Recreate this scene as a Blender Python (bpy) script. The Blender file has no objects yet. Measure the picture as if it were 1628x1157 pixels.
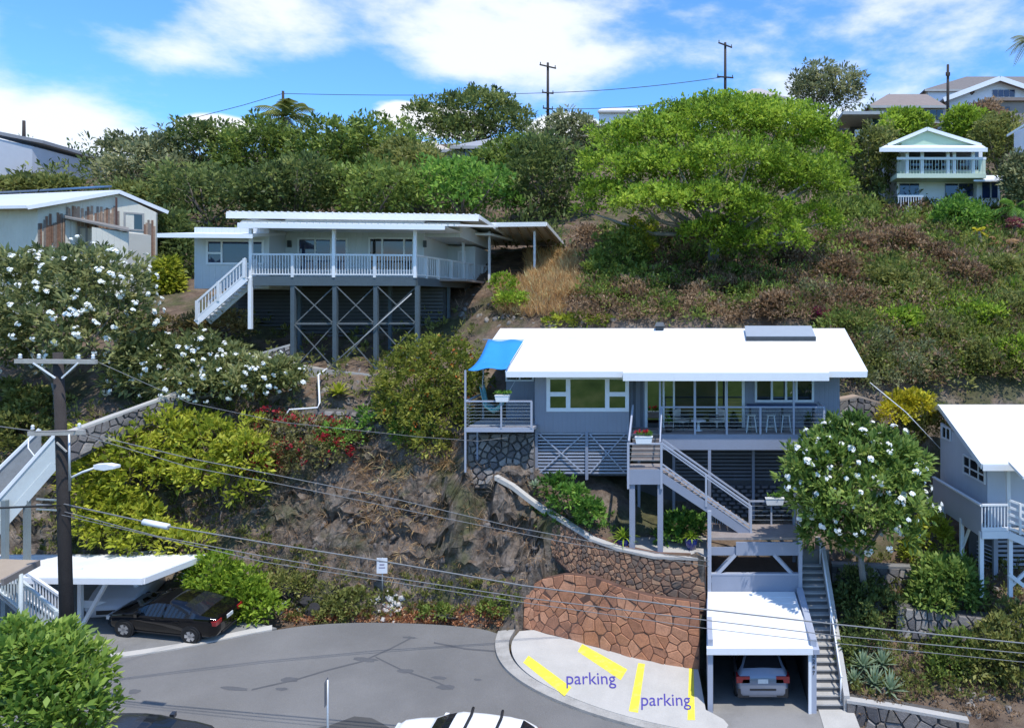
import bpy, math, random
import numpy as np
from mathutils import Vector, Matrix, noise as mnoise

# ---------------------------------------------------------------- camera
SC = bpy.context.scene
COL = SC.collection
F, CX, HZ, H = 1150.0, 1105.0, 480.0, 14.2      # focal length and principal point in photo pixels, eye height in metres
cam_d = bpy.data.cameras.new('camera')
cam = bpy.data.objects.new('camera', cam_d); COL.objects.link(cam)
cam.location = (0, 0, H); cam.rotation_euler = (math.radians(90), 0, 0)
cam_d.sensor_width = 36; cam_d.lens = F / 1628 * 36
cam_d.shift_x = (814 - CX) / 1628; cam_d.shift_y = -(578.5 - HZ) / 1628
cam_d.clip_start = 0.5; cam_d.clip_end = 6000
SC.camera = cam
SC.render.resolution_x, SC.render.resolution_y = 1024, 727

# ---------------------------------------------------------------- light
SUN_EL, SUN_AZ = math.radians(66), math.radians(142)   # azimuth clockwise from +Y
to_sun = Vector((math.sin(SUN_AZ) * math.cos(SUN_EL), math.cos(SUN_AZ) * math.cos(SUN_EL), math.sin(SUN_EL)))
sun_d = bpy.data.lights.new('sun', 'SUN'); sun_d.energy = 2.7; sun_d.angle = math.radians(0.6); sun_d.color = (1, 0.965, 0.91)
sun = bpy.data.objects.new('sun', sun_d); COL.objects.link(sun)
sun.rotation_euler = (-to_sun).to_track_quat('-Z', 'Y').to_euler()
SC.view_settings.view_transform = 'Standard'; SC.view_settings.look = 'None'
SC.view_settings.exposure = 0.72; SC.view_settings.gamma = 1

world = bpy.data.worlds.new('World'); SC.world = world; world.use_nodes = True
def build_world():
    nt = world.node_tree; N = nt.nodes; L = nt.links; N.clear()
    out = N.new('ShaderNodeOutputWorld'); bg = N.new('ShaderNodeBackground'); bg.inputs['Strength'].default_value = 0.15
    sky = N.new('ShaderNodeTexSky'); sky.sky_type = 'NISHITA'; sky.sun_disc = False
    sky.sun_elevation = SUN_EL; sky.sun_rotation = SUN_AZ; sky.altitude = 200
    sky.air_density = 1.0; sky.dust_density = 0.3; sky.ozone_density = 3.0
    tc = N.new('ShaderNodeTexCoord')
    tint = N.new('ShaderNodeMix'); tint.data_type = 'RGBA'; tint.blend_type = 'MULTIPLY'; tint.inputs[0].default_value = 1
    L.new(sky.outputs[0], tint.inputs[6]); tint.inputs[7].default_value = (0.50, 0.84, 1.18, 1)
    # clouds: noise over the sky direction, plus a few banks
    def math_(op, a, b=None, c=None, clamp=False):
        n = N.new('ShaderNodeMath'); n.operation = op; n.use_clamp = clamp
        for i, v in enumerate((a, b, c)):
            if v is None: continue
            if isinstance(v, (int, float)): n.inputs[i].default_value = v
            else: L.new(v, n.inputs[i])
        return n.outputs[0]
    def noise_(scale, detail, rough, vec, dist=0.0):
        n = N.new('ShaderNodeTexNoise'); n.inputs['Scale'].default_value = scale; n.inputs['Detail'].default_value = detail
        n.inputs['Roughness'].default_value = rough; n.inputs['Distortion'].default_value = dist
        L.new(vec, n.inputs['Vector']); return n.outputs['Fac']
    mp = N.new('ShaderNodeMapping'); mp.inputs['Scale'].default_value = (1, 1, 2.3); mp.inputs['Location'].default_value = (0.37, 0.1, 0.2)
    L.new(tc.outputs['Generated'], mp.inputs['Vector'])
    n1 = noise_(3.1, 9, 0.56, mp.outputs[0], 0.15)
    n2 = noise_(13, 8, 0.6, mp.outputs[0], 0.1)
    base = math_('ADD', math_('MULTIPLY', n1, 0.74), math_('MULTIPLY', n2, 0.26))
    def bank(px, py, rx, rz, amp):
        d = Vector(((px - CX) / F, 1, (HZ - py) / F)).normalized()
        m = N.new('ShaderNodeMapping'); m.vector_type = 'TEXTURE'
        m.inputs['Location'].default_value = d; m.inputs['Scale'].default_value = (rx, rx, rz)
        L.new(tc.outputs['Generated'], m.inputs['Vector'])
        g = N.new('ShaderNodeTexGradient'); g.gradient_type = 'QUADRATIC_SPHERE'; L.new(m.outputs[0], g.inputs[0])
        return math_('MULTIPLY', g.outputs['Fac'], amp)
    tot = base
    for b in [(770, 60, 0.33, 0.13, 0.30), (960, 95, 0.30, 0.12, 0.16), (1250, 120, 0.30, 0.16, 0.10), (1500, 70, 0.35, 0.16, 0.10), (440, 10, 0.16, 0.09, 0.14),
              (20, 190, 0.26, 0.14, 0.22), (120, 215, 0.2, 0.08, 0.16), (290, 92, 0.09, 0.05, 0.18), (180, 60, 0.10, 0.05, 0.10), (1420, 160, 0.3, 0.1, 0.12), (560, 110, 0.14, 0.10, -0.16),
              (560, 150, 0.2, 0.06, -0.14), (1030, 40, 0.14, 0.06, -0.12), (1340, 70, 0.16, 0.06, -0.13), (200, 110, 0.2, 0.12, -0.10),
              (1040, 160, 0.2, 0.05, -0.12), (330, 140, 0.1, 0.06, -0.12), (170, 30, 0.22, 0.05, -0.04)]:
        tot = math_('ADD', tot, bank(*b))
    mr = N.new('ShaderNodeMapRange'); mr.interpolation_type = 'SMOOTHSTEP'
    mr.inputs['From Min'].default_value = 0.475; mr.inputs['From Max'].default_value = 0.70; L.new(tot, mr.inputs['Value'])
    # bright cumulus just above the ridge
    cum = None
    for b in [(345, 205, 0.10, 0.042, 1.0), (655, 185, 0.105, 0.042, 1.0), (900, 205, 0.12, 0.05, 1.0), (740, 200, 0.1, 0.045, 0.8)]:
        v = bank(*b); cum = v if cum is None else math_('ADD', cum, v)
    cum = math_('ADD', cum, math_('MULTIPLY', math_('SUBTRACT', n2, 0.5), 0.35))
    cr = N.new('ShaderNodeMapRange'); cr.interpolation_type = 'SMOOTHSTEP'; cr.inputs['From Min'].default_value = 0.28; cr.inputs['From Max'].default_value = 0.42
    L.new(cum, cr.inputs['Value'])
    fac = math_('MAXIMUM', math_('MULTIPLY', mr.outputs[0], 0.86), cr.outputs[0], clamp=True)
    mix = N.new('ShaderNodeMix'); mix.data_type = 'RGBA'
    L.new(fac, mix.inputs[0]); L.new(tint.outputs[2], mix.inputs[6]); mix.inputs[7].default_value = (4.5, 4.65, 4.9, 1)
    L.new(mix.outputs[2], bg.inputs['Color']); L.new(bg.outputs[0], out.inputs[0])
build_world()

# ---------------------------------------------------------------- helpers
R = random.Random(7)
NPR = np.random.default_rng(11)
I4 = Matrix.Identity(4)
def P(px, py, Y): return Vector(((px - CX) / F * Y, Y, H - (py - HZ) / F * Y))     # where the photo's ray meets distance Y
def XZ(px, py, Y): p = P(px, py, Y); return p.x, p.z

def thing(name, label, cat, loc, group=None, rz=0.0):
    o = bpy.data.objects.new(name, None); COL.objects.link(o); o.empty_display_size = 0.2
    o.location = loc; o.rotation_euler = (0, 0, rz); tag(o, label, cat, group); return o
def tag(o, label=None, cat=None, group=None, kind=None):
    for k, v in (('label', label), ('category', cat), ('group', group), ('kind', kind)):
        if v: o[k] = v
    return o
def worg(o):
    v = Vector((0, 0, 0))
    while o is not None:
        v += o.matrix_basis.translation; o = o.parent
    return v
def link(name, mesh, parent, mb=None):
    o = bpy.data.objects.new(name, mesh); COL.objects.link(o)
    if parent is not None: o.parent = parent
    if mb is not None: o.matrix_basis = mb
    return o
def mesh_data(name, verts, faces, mat, smooth=False):
    me = bpy.data.meshes.new(name); me.from_pydata([tuple(v) for v in verts], [], faces); me.update()
    if mat: me.materials.append(mat)
    if smooth: me.polygons.foreach_set('use_smooth', [True] * len(me.polygons))
    return me
def recalc(me):
    import bmesh
    bm = bmesh.new(); bm.from_mesh(me); bmesh.ops.recalc_face_normals(bm, faces=bm.faces); bm.to_mesh(me); bm.free()
def mesh_obj(name, verts, faces, mat, parent=None, smooth=False, fix=False):
    o0 = worg(parent) if parent is not None else Vector((0, 0, 0))
    me = mesh_data(name, [Vector(v) - o0 for v in verts], faces, mat, smooth)
    if fix: recalc(me)
    return link(name, me, parent)
_cubes = {}
def cube(mat):
    if mat.name not in _cubes:
        v = [(x, y, z) for x in (-.5, .5) for y in (-.5, .5) for z in (-.5, .5)]
        f = [(0, 1, 3, 2), (4, 6, 7, 5), (0, 4, 5, 1), (2, 3, 7, 6), (0, 2, 6, 4), (1, 5, 7, 3)]
        _cubes[mat.name] = mesh_data('block', v, f, mat)
    return _cubes[mat.name]
def put(name, mesh, M, parent):
    if parent is not None: M = Matrix.Translation(-worg(parent)) @ M
    # shared boxes carry their size in the object's scale: only ever childless pieces
    return link(name, mesh, parent, M)
def box(name, x0, x1, y0, y1, z0, z1, mat, parent, T=I4):
    M = T @ Matrix.Translation(((x0 + x1) / 2, (y0 + y1) / 2, (z0 + z1) / 2)) @ Matrix.Diagonal((abs(x1 - x0), abs(y1 - y0), abs(z1 - z0), 1))
    return put(name, cube(mat), M, parent)
def boxm(name, x0, x1, y0, y1, z0, z1, mat, parent, T=I4):     # own mesh at the thing's origin: may carry sub-parts
    v = [T @ Vector((x, y, z)) for x in (x0, x1) for y in (y0, y1) for z in (z0, z1)]
    f = [(0, 1, 3, 2), (4, 6, 7, 5), (0, 4, 5, 1), (2, 3, 7, 6), (0, 2, 6, 4), (1, 5, 7, 3)]
    return mesh_obj(name, v, f, mat, parent, fix=True)
def bar(name, p0, p1, w, h, mat, parent, up=(0, 0, 1)):
    p0, p1 = Vector(p0), Vector(p1); d = p1 - p0; L = d.length; d.normalize(); up = Vector(up)
    if abs(d.dot(up)) > .98: up = Vector((0, 1, 0))
    s = up.cross(d).normalized(); u = d.cross(s)
    M = Matrix(((d.x * L, s.x * w, u.x * h, (p0.x + p1.x) / 2), (d.y * L, s.y * w, u.y * h, (p0.y + p1.y) / 2), (d.z * L, s.z * w, u.z * h, (p0.z + p1.z) / 2), (0, 0, 0, 1)))
    return put(name, cube(mat), M, parent)
def slab(name, pts, ext, mat, parent, T=I4):       # polygon extruded by the vector ext
    pts = [T @ Vector(p) for p in pts]; ext = Vector(ext); n = len(pts)
    v = pts + [p + ext for p in pts]
    f = [tuple(range(n)), tuple(range(2 * n - 1, n - 1, -1))] + [(i, (i + 1) % n, n + (i + 1) % n, n + i) for i in range(n)]
    return mesh_obj(name, v, f, mat, parent, fix=True)
def tube_vf(pts, rad, n=6, v=None, f=None, cap=True):
    v = [] if v is None else v; f = [] if f is None else f
    pts = [Vector(p) for p in pts]; b = len(v); k = len(pts)
    for i, p in enumerate(pts):
        d = (pts[min(i + 1, k - 1)] - pts[max(i - 1, 0)]).normalized()
        a = d.cross(Vector((0, 0, 1)) if abs(d.z) < .9 else Vector((1, 0, 0))).normalized(); c = d.cross(a)
        r = rad[i] if isinstance(rad, (list, tuple)) else rad
        for j in range(n):
            t = 2 * math.pi * j / n; v.append(p + a * (r * math.cos(t)) + c * (r * math.sin(t)))
    for i in range(k - 1):
        for j in range(n):
            f.append((b + i * n + j, b + i * n + (j + 1) % n, b + (i + 1) * n + (j + 1) % n, b + (i + 1) * n + j))
    if cap:
        f.append(tuple(b + j for j in range(n))[::-1]); f.append(tuple(b + (k - 1) * n + j for j in range(n)))
    return v, f
def pipe(name, pts, rad, mat, parent, n=6):
    v, f = tube_vf(pts, rad, n); return mesh_obj(name, v, f, mat, parent, smooth=True)
def lathe(name, prof, c, mat, parent, n=14):       # prof: (radius, z)
    c = Vector(c); v = []; f = []
    for r, z in prof:
        for j in range(n):
            t = 2 * math.pi * j / n; v.append(c + Vector((r * math.cos(t), r * math.sin(t), z)))
    for i in range(len(prof) - 1):
        for j in range(n): f.append((i * n + j, i * n + (j + 1) % n, (i + 1) * n + (j + 1) % n, (i + 1) * n + j))
    f.append(tuple(range(n))[::-1]); f.append(tuple((len(prof) - 1) * n + j for j in range(n)))
    return mesh_obj(name, v, f, mat, parent, smooth=True)
def sag(a, b, s, n=14):
    a, b = Vector(a), Vector(b)
    return [a.lerp(b, i / n) - Vector((0, 0, s * 4 * (i / n) * (1 - i / n))) for i in range(n + 1)]

# ---------------------------------------------------------------- materials
MATS = {}
def mat(name, rgb, rough=.65, var=.12, scale=1.5, bump=0., metal=0., spec=.4, fine=25., wave=None, stain=0., stain_rgb=(.1, .09, .07), coat=0.):
    if name in MATS: return MATS[name]
    m = bpy.data.materials.new(name); m.use_nodes = True; nt = m.node_tree; N = nt.nodes; L = nt.links
    b = N['Principled BSDF']; b.inputs['Roughness'].default_value = rough; b.inputs['Metallic'].default_value = metal
    b.inputs['Specular IOR Level'].default_value = spec; b.inputs['Coat Weight'].default_value = coat
    geo = N.new('ShaderNodeNewGeometry'); pos = geo.outputs['Position']
    def nz(s, d=4, r=.55):
        n = N.new('ShaderNodeTexNoise'); n.inputs['Scale'].default_value = s; n.inputs['Detail'].default_value = d; n.inputs['Roughness'].default_value = r
        L.new(pos, n.inputs['Vector']); return n.outputs['Fac']
    def ramp(fac, lo, hi, a, c):
        r = N.new('ShaderNodeValToRGB'); L.new(fac, r.inputs[0]); e = r.color_ramp.elements
        e[0].position = lo; e[0].color = (*a, 1); e[1].position = hi; e[1].color = (*c, 1); return r.outputs[0]
    def mixc(f, a, c, bt='MIX'):
        x = N.new('ShaderNodeMix'); x.data_type = 'RGBA'; x.blend_type = bt
        if isinstance(f, (int, float)): x.inputs[0].default_value = f
        else: L.new(f, x.inputs[0])
        for i, s in ((6, a), (7, c)):
            if isinstance(s, tuple): x.inputs[i].default_value = (*s, 1)
            else: L.new(s, x.inputs[i])
        return x.outputs[2]
    lo = tuple(max(0, c * (1 - var)) for c in rgb); hi = tuple(min(1, c * (1 + var)) for c in rgb)
    c = ramp(nz(scale), .32, .68, lo, hi)
    c = mixc(.5, c, ramp(nz(fine, 3), .3, .7, tuple(max(0, x * (1 - var)) for x in rgb), tuple(min(1, x * (1 + var)) for x in rgb)))
    if stain:
        f = N.new('ShaderNodeMapRange'); L.new(nz(scale * .7, 7, .65), f.inputs[0]); f.inputs[1].default_value = .52; f.inputs[2].default_value = .75
        f.inputs[3].default_value = 0; f.inputs[4].default_value = stain
        c = mixc(f.outputs[0], c, stain_rgb)
    L.new(c, b.inputs['Base Color'])
    h = None
    if bump:
        bn = N.new('ShaderNodeBump'); bn.inputs['Strength'].default_value = bump; bn.inputs['Distance'].default_value = .05
        L.new(nz(fine, 6, .65), bn.inputs['Height']); h = bn
    if wave:      # board grooves: (axis, period in metres)
        w = N.new('ShaderNodeTexWave'); w.wave_profile = 'SIN'; w.bands_direction = wave[0]; w.inputs['Scale'].default_value = 0.314 / wave[1]
        L.new(pos, w.inputs['Vector']); mr = N.new('ShaderNodeMapRange'); L.new(w.outputs['Fac'], mr.inputs[0]); mr.inputs[1].default_value = 0; mr.inputs[2].default_value = .12
        bn = N.new('ShaderNodeBump'); bn.inputs['Strength'].default_value = .5; bn.inputs['Distance'].default_value = .02
        L.new(mr.outputs[0], bn.inputs['Height'])
        if h: L.new(h.outputs[0], bn.inputs['Normal'])
        h = bn
    if h: L.new(h.outputs[0], b.inputs['Normal'])
    MATS[name] = m; return m
def leaf_mat(name, cols, trans=.45, rough=.5, spec=.25):       # cols dark -> light, picked leaf by leaf
    if name in MATS: return MATS[name]
    m = bpy.data.materials.new(name); m.use_nodes = True; nt = m.node_tree; N = nt.nodes; L = nt.links
    b = N['Principled BSDF']; b.inputs['Roughness'].default_value = rough; b.inputs['Specular IOR Level'].default_value = spec
    at = N.new('ShaderNodeAttribute'); at.attribute_name = 'tone'
    r = N.new('ShaderNodeValToRGB'); e = r.color_ramp.elements
    while len(e) < len(cols): e.new(.5)
    cols = [(min(.8, c[0] * 2.65), min(.8, c[1] * 2.3), min(.8, c[2] * 1.85)) for c in cols]
    for i, c in enumerate(cols): e[i].position = i / (len(cols) - 1); e[i].color = (*c, 1)
    L.new(at.outputs['Fac'], r.inputs[0]); L.new(r.outputs[0], b.inputs['Base Color'])
    t = N.new('ShaderNodeBsdfTranslucent'); L.new(r.outputs[0], t.inputs[0])
    mx = N.new('ShaderNodeMixShader'); mx.inputs[0].default_value = trans
    L.new(b.outputs[0], mx.inputs[1]); L.new(t.outputs[0], mx.inputs[2])
    L.new(mx.outputs[0], N['Material Output'].inputs[0]); MATS[name] = m; return m

W_ROOF = mat('white_roof', (.76, .76, .75), .55, .04, .8, stain=.3, stain_rgb=(.5, .48, .44))
W_PAINT = mat('white_paint', (.74, .75, .76), .5, .04, 2, stain=.12, stain_rgb=(.5, .49, .46))
W_TRIM = mat('white_trim', (.78, .79, .80), .45, .03, 2)
GREY_SIDING = mat('grey_siding', (.27, .285, .335), .6, .06, 1.2, wave=('X', .2))
GREY_PAINT = mat('grey_paint', (.255, .28, .345), .55, .06, 2)
GREY_LIGHT = mat('pale_grey_paint', (.36, .385, .45), .5, .06, 2)
DECK_WOOD = mat('deck_wood', (.27, .23, .21), .75, .2, 3, bump=.2)
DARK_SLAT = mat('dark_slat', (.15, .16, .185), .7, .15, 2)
DARK_VOID = mat('void_shade', (.085, .083, .085), .8, .2, 2)  # shade of open hollows put into the colour of their back walls
GLASS = mat('window_glass', (.014, .018, .022), .03, .2, .7, spec=.9)
GLASS_R = mat('mirror_tint_glass', (.24, .27, .26), .03, .1, .7, metal=1.0)
GLASS_BLUE = mat('window_glass_blue', (.014, .03, .085), .03, .2, .7, spec=.8)
CONC = mat('concrete', (.43, .41, .38), .85, .12, 1.2, bump=.25, stain=.35, stain_rgb=(.22, .2, .18))
CONC_PALE = mat('pale_concrete', (.46, .435, .39), .85, .12, 1.1, bump=.2, stain=.3, stain_rgb=(.36, .33, .30))
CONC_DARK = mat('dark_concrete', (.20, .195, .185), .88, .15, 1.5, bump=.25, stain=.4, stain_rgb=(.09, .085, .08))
METAL = mat('galvanised_metal', (.5, .52, .53), .45, .08, 4, metal=.6)
STEEL_DARK = mat('dark_metal', (.07, .075, .08), .5, .15, 4, metal=.4)
# ---------------------------------------------------------------- the ground
RA, RB, RC = 0.12 - 3.0, -0.08, 0.12           # road plane z = RA + RB x + RC y
def road_z(x, y): return RA + RB * x + RC * y
def road_pt(px, py, dz=0.0):
    kx, kz = (px - CX) / F, (py - HZ) / F
    Y = (H - RA - dz) / (kz + RB * kx + RC)
    return Vector((kx * Y, Y, H - kz * Y))

CTRL = [P(*a) for a in [
    # strip beside the road and foot of the bank
    (430, 985, 29.3), (520, 975, 29.6), (620, 962, 30.0), (720, 955, 30.0), (800, 960, 29.6), (560, 930, 30.5), (680, 915, 30.6), (800, 900, 30.0), (450, 950, 30.2),
    # bank
    (450, 850, 31.3), (560, 840, 31.4), (660, 830, 31.2), (760, 820, 30.8), (835, 850, 30.2),
    (470, 770, 32.2), (560, 760, 32.4), (650, 765, 31.8), (740, 758, 30.7), (800, 770, 30.7), (870, 818, 30.1), (940, 862, 29.4), (1000, 880, 29.0), (1060, 888, 28.7), (1120, 889, 28.6),
    (600, 690, 33.3), (680, 700, 33.0), (760, 700, 32.5), (840, 705, 32.2), (500, 660, 34.2), (580, 645, 34.8),
    (470, 578, 37.0), (540, 580, 36.6), (600, 585, 36.4), (520, 612, 35.2), (600, 610, 35.4), (640, 600, 36.5), (700, 560, 38),
    # under the grey house
    (1010, 878, 29.8), (1090, 880, 29.8), (900, 790, 31.6), (960, 780, 31.9), (1050, 800, 33), (1150, 800, 33.6), (1250, 800, 33.6), (1000, 700, 36), (1200, 700, 36), (850, 700, 34),
    # left slope
    (330, 930, 29.5), (250, 890, 30.2), (150, 890, 30.2), (40, 890, 30.2), (350, 800, 31.8), (250, 790, 32.0), (150, 790, 31.5), (0, 790, 31.5), (330, 690, 33.4), (230, 690, 33.0), (130, 720, 31.5), (0, 720, 31),
    (420, 640, 34.6), (300, 640, 34), (200, 650, 33.2), (100, 680, 32), (0, 650, 33), (380, 575, 36), (440, 560, 36.5), (280, 590, 36), (150, 600, 35), (0, 600, 35),
    (300, 510, 39), (200, 500, 40), (100, 480, 41), (0, 470, 42), (250, 470, 42),
    # under and behind the white house
    (420, 560, 38), (550, 550, 40), (650, 530, 40.5), (500, 480, 43), (650, 460, 44), (750, 470, 43), (400, 470, 43), (790, 440, 46), (850, 438, 47), (700, 420, 50), (400, 420, 50),
    (800, 520, 39), (850, 500, 39.5), (900, 470, 41), (930, 520, 38.5), (1000, 518, 38.5), (960, 440, 45),
    # hillside behind the grey house
    (1100, 515, 39), (1250, 515, 39), (1130, 418, 48), (1000, 400, 50), (1280, 430, 48), (1050, 470, 43), (1200, 470, 43), (1330, 520, 40), (1350, 640, 35.5), (1400, 620, 37),
    (1450, 600, 39), (1550, 605, 39), (1628, 610, 39), (1400, 500, 45), (1500, 500, 45), (1628, 500, 45), (1400, 400, 54), (1500, 400, 55), (1628, 420, 54), (1440, 345, 62), (1600, 350, 62), (1350, 360, 58), (1800, 500, 45), (1800, 610, 38),
    # garden at the right
    (1350, 1108, 25.6), (1440, 1118, 25.4), (1540, 1130, 25.2), (1628, 1120, 25.4), (1750, 1120, 25.4), (1370, 1020, 27.5), (1450, 1040, 27.2), (1550, 1050, 27.0), (1628, 1040, 27),
    (1360, 950, 29), (1430, 960, 28.8), (1500, 985, 28.2), (1600, 970, 28.4), (1720, 970, 28.4), (1400, 900, 30.6), (1470, 890, 30.8), (1560, 935, 29.3), (1628, 930, 29.4), (1480, 830, 33), (1560, 830, 33), (1380, 830, 33),
    (1340, 760, 34), (1450, 720, 36), (1600, 720, 36), (1800, 720, 36),
    # upper hill
    (0, 330, 60), (200, 340, 60), (400, 330, 62), (600, 330, 62), (800, 330, 62), (1000, 320, 62), (1200, 320, 62),
    (0, 290, 78), (200, 260, 85), (400, 245, 90), (600, 240, 92), (800, 235, 92), (1000, 220, 95), (1200, 205, 100), (1400, 215, 95), (1550, 210, 95), (1628, 200, 100), (1800, 200, 100), (1400, 270, 78), (1550, 260, 78), (1800, 300, 72),
    (-300, 330, 70), (-600, 300, 80), (-400, 600, 38), (-400, 480, 45), (-400, 800, 30), (2200, 600, 45), (2200, 300, 80),
    (0, 300, 160), (800, 250, 170), (1600, 215, 180), (2400, 260, 170), (-800, 320, 150)]]
for x in (-45, -36, -27, -18, -9, 0, 9, 20, 30): CTRL.append(Vector((x, 14, road_z(x, 14)))); CTRL.append(Vector((x, 22, road_z(x, 22) if x < 3 else 0 - .05 * (x - 3))))
for x in (-45, -34, -26, -20): CTRL.append(Vector((x, 27.5, road_z(max(x, -27), 27.5))))
for a in ((.3, 25), (4, 25), (.5, 28), (4, 28), (2, 26.5)): CTRL.append(Vector((a[0], a[1], -.15)))
for a in ((.6, 28.9), (2.5, 29.8), (4, 29.8)): CTRL.append(Vector((a[0], a[1], 1.8)))
for a in ((1.2, 30.4), (3, 30.6)): CTRL.append(Vector((a[0], a[1], 3.3)))
for x in (-80, -30, 20, 70): CTRL.append(Vector((x, -25, -16))); CTRL.append(Vector((x, -75, 16)))  # unseen slope behind the camera, added to show in window reflections
CP = np.array([[p.x, p.y, p.z] for p in CTRL])
def _phi(a, b):
    d = np.sqrt(((a[:, None, :2] - b[None, :, :2]) ** 2).sum(-1) + .04); return d
_A = _phi(CP, CP); _n = len(CP); _Q = np.c_[np.ones(_n), CP[:, :2]]
_S = np.block([[_A - .12 * np.eye(_n) * 0, _Q], [_Q.T, np.zeros((3, 3))]])
_W = np.linalg.lstsq(_S, np.r_[CP[:, 2], 0, 0, 0], rcond=None)[0]
def ground_np(xy):
    out = np.empty(len(xy))
    for i in range(0, len(xy), 4000):
        q = xy[i:i + 4000]; out[i:i + 4000] = _phi(q, CP) @ _W[:_n] + np.c_[np.ones(len(q)), q] @ _W[_n:]
    return out
def ground(x, y): return float(ground_np(np.array([[x, y]], float))[0])
def inside(poly, x, y):
    c = np.zeros(len(x), bool); j = len(poly) - 1
    for i in range(len(poly)):
        xi, yi = poly[i][0], poly[i][1]; xj, yj = poly[j][0], poly[j][1]
        c ^= ((yi > y) != (yj > y)) & (x < (xj - xi) * (y - yi) / (yj - yi + 1e-12) + xi); j = i
    return c

# outlines on the road plane (photo pixels -> metres)
FAR = [(-260, 1075), (-100, 1066), (60, 1056), (190, 1046), (240, 1039), (300, 1029), (360, 1016), (420, 1004), (470, 996), (520, 991), (580, 989), (650, 990), (720, 994), (770, 1000), (792, 1007)]
KERB = [(792, 1007), (786, 1025), (790, 1048), (806, 1070), (835, 1092), (880, 1115), (940, 1138), (1010, 1158), (1090, 1176), (1160, 1190), (1260, 1200), (1420, 1215), (1700, 1240)]
def chaikin(l, it=2):
    for _ in range(it):
        o = [l[0]]
        for a, b in zip(l[:-1], l[1:]): o += [(a[0] * .75 + b[0] * .25, a[1] * .75 + b[1] * .25), (a[0] * .25 + b[0] * .75, a[1] * .25 + b[1] * .75)]
        l = o + [l[-1]]
    return l
KERB = chaikin(KERB); FAR = FAR[:3] + chaikin(FAR[3:], 1)
road_far = [road_pt(*p) for p in FAR]; road_kerb = [road_pt(*p) for p in KERB]
PADIN = [(826, 1003), (812, 1020), (814, 1042), (828, 1062), (856, 1083), (900, 1105), (958, 1127), (1025, 1146), (1095, 1160), (1150, 1166)]
PADBACK = [(1158, 1152), (1150, 1143), (1132, 1133), (1122, 1128), (1110, 1064), (1060, 1056), (1010, 1046), (960, 1032), (910, 1017), (870, 1008), (848, 1001)]
road_poly = road_far + road_kerb[1:] + [Vector((40, 10, 0)), Vector((-60, 10, 0))]
PADIN = chaikin(PADIN)
pad_poly = [road_pt(*p, .12) for p in PADIN + PADBACK]
drive_poly = [Vector((.4, 20, 0)), Vector((5.6, 20, 0)), Vector((5.6, 25.4, 0)), Vector((4.1, 28.4, 0)), Vector((.4, 28.4, 0))]
lot_poly = [road_pt(*p) for p in [(-260, 1075), (60, 1056), (190, 1046), (300, 1029), (420, 1004), (440, 998)]] + [Vector((-19.0, 28.4, 0)), Vector((-21, 29.6, 0)), Vector((-36, 29.6, 0))]

_xs = np.r_[np.arange(-200, -60, 10), np.arange(-60, -38, 1.5), np.arange(-38, -23, .3), np.arange(-23, -3, .15), np.arange(-3, 18, .28), np.arange(18, 50, 1.5), np.arange(50, 201, 10)]
_ys = np.r_[np.arange(-80, 10, 6), np.arange(10, 24, 1.), np.arange(24, 28.6, .2), np.arange(28.6, 33.6, .055), np.arange(33.6, 40, .2), np.arange(40, 66, .6), np.arange(66, 120, 2.5), np.arange(120, 420, 20)]
gx, gy = np.meshgrid(_xs, _ys); gxy = np.c_[gx.ravel(), gy.ravel()]
gz = ground_np(gxy)
X_, Y_ = gxy[:, 0], gxy[:, 1]
gz = np.minimum(gz, 44)
# rough rock relief on the steep bank, gentler elsewhere
dz = np.gradient(gz.reshape(gx.shape), _ys, axis=0).ravel()
steep = np.clip((dz - .6) / 1.2, 0, 1); near = np.clip((80 - Y_) / 30, 0, 1)
rel = np.zeros(len(gz)); ydis = np.zeros(len(gz))
for i in range(len(gz)):
    if near[i] <= 0 or Y_[i] < 22 or abs(X_[i]) > 70: continue
    p = Vector((X_[i], Y_[i], gz[i]))
    a = mnoise.noise(p * .55) * .6 + mnoise.noise(p * 1.5) * .36 + (abs(mnoise.noise(p * 2.3)) - .25) * .6 * (0.3 + steep[i]) + (abs(mnoise.noise(p * 5.1)) - .25) * .36 * (.3 + steep[i])
    rel[i] = a * (.25 + .4 * steep[i]) * near[i]
    if steep[i] > .05 and Y_[i] < 38:      # broken rock faces push out of the bank
        q = Vector((p.x * .8 + p.z * .25, p.y, p.z * 1.15 - p.x * .2))
        rdg = mnoise.ridged_multi_fractal(q * .75, .95, 2.1, 5, 1.0, 2.0)
        ydis[i] = (-(rdg - 1.0) * .62 * steep[i] - .45 * mnoise.noise(q * .5) * steep[i]) * min(1, max(0, (gz[i] - road_z(p.x, p.y) - 1.0) / 1.6))
flat = inside(road_poly, X_, Y_) | inside(pad_poly, X_, Y_) | inside(lot_poly, X_, Y_)
for sh in ((.6, 0), (-.6, 0), (0, .5), (0, -.5)): flat |= inside(road_poly, X_ + sh[0], Y_ + sh[1]) | inside(pad_poly, X_ + sh[0], Y_ + sh[1])
drive = inside(drive_poly, X_, Y_)
stair = (X_ > 3.9) & (X_ < 5.6) & (Y_ > 24) & (Y_ < 30.2)
terr = (X_ > -3.3) & (X_ < .55) & (Y_ > 28.9) & (Y_ < 31.2)
house1 = (X_ > -7.2) & (X_ < 6.6) & (Y_ > 32) & (Y_ < 38.2)
gz = gz + rel
gz = np.where(terr, 4.0, gz)
gz = np.where(house1, np.minimum(gz, 8.2), gz)
gz = np.where(flat & (Y_ < 31), np.minimum(gz, road_z(X_, Y_) - .25), gz)
ledge = (X_ > -6.2) & (X_ < .5) & (Y_ < 28.6 + np.clip(-X_ - .5, 0, 9) * .215) & (Y_ > 26.9)
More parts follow.
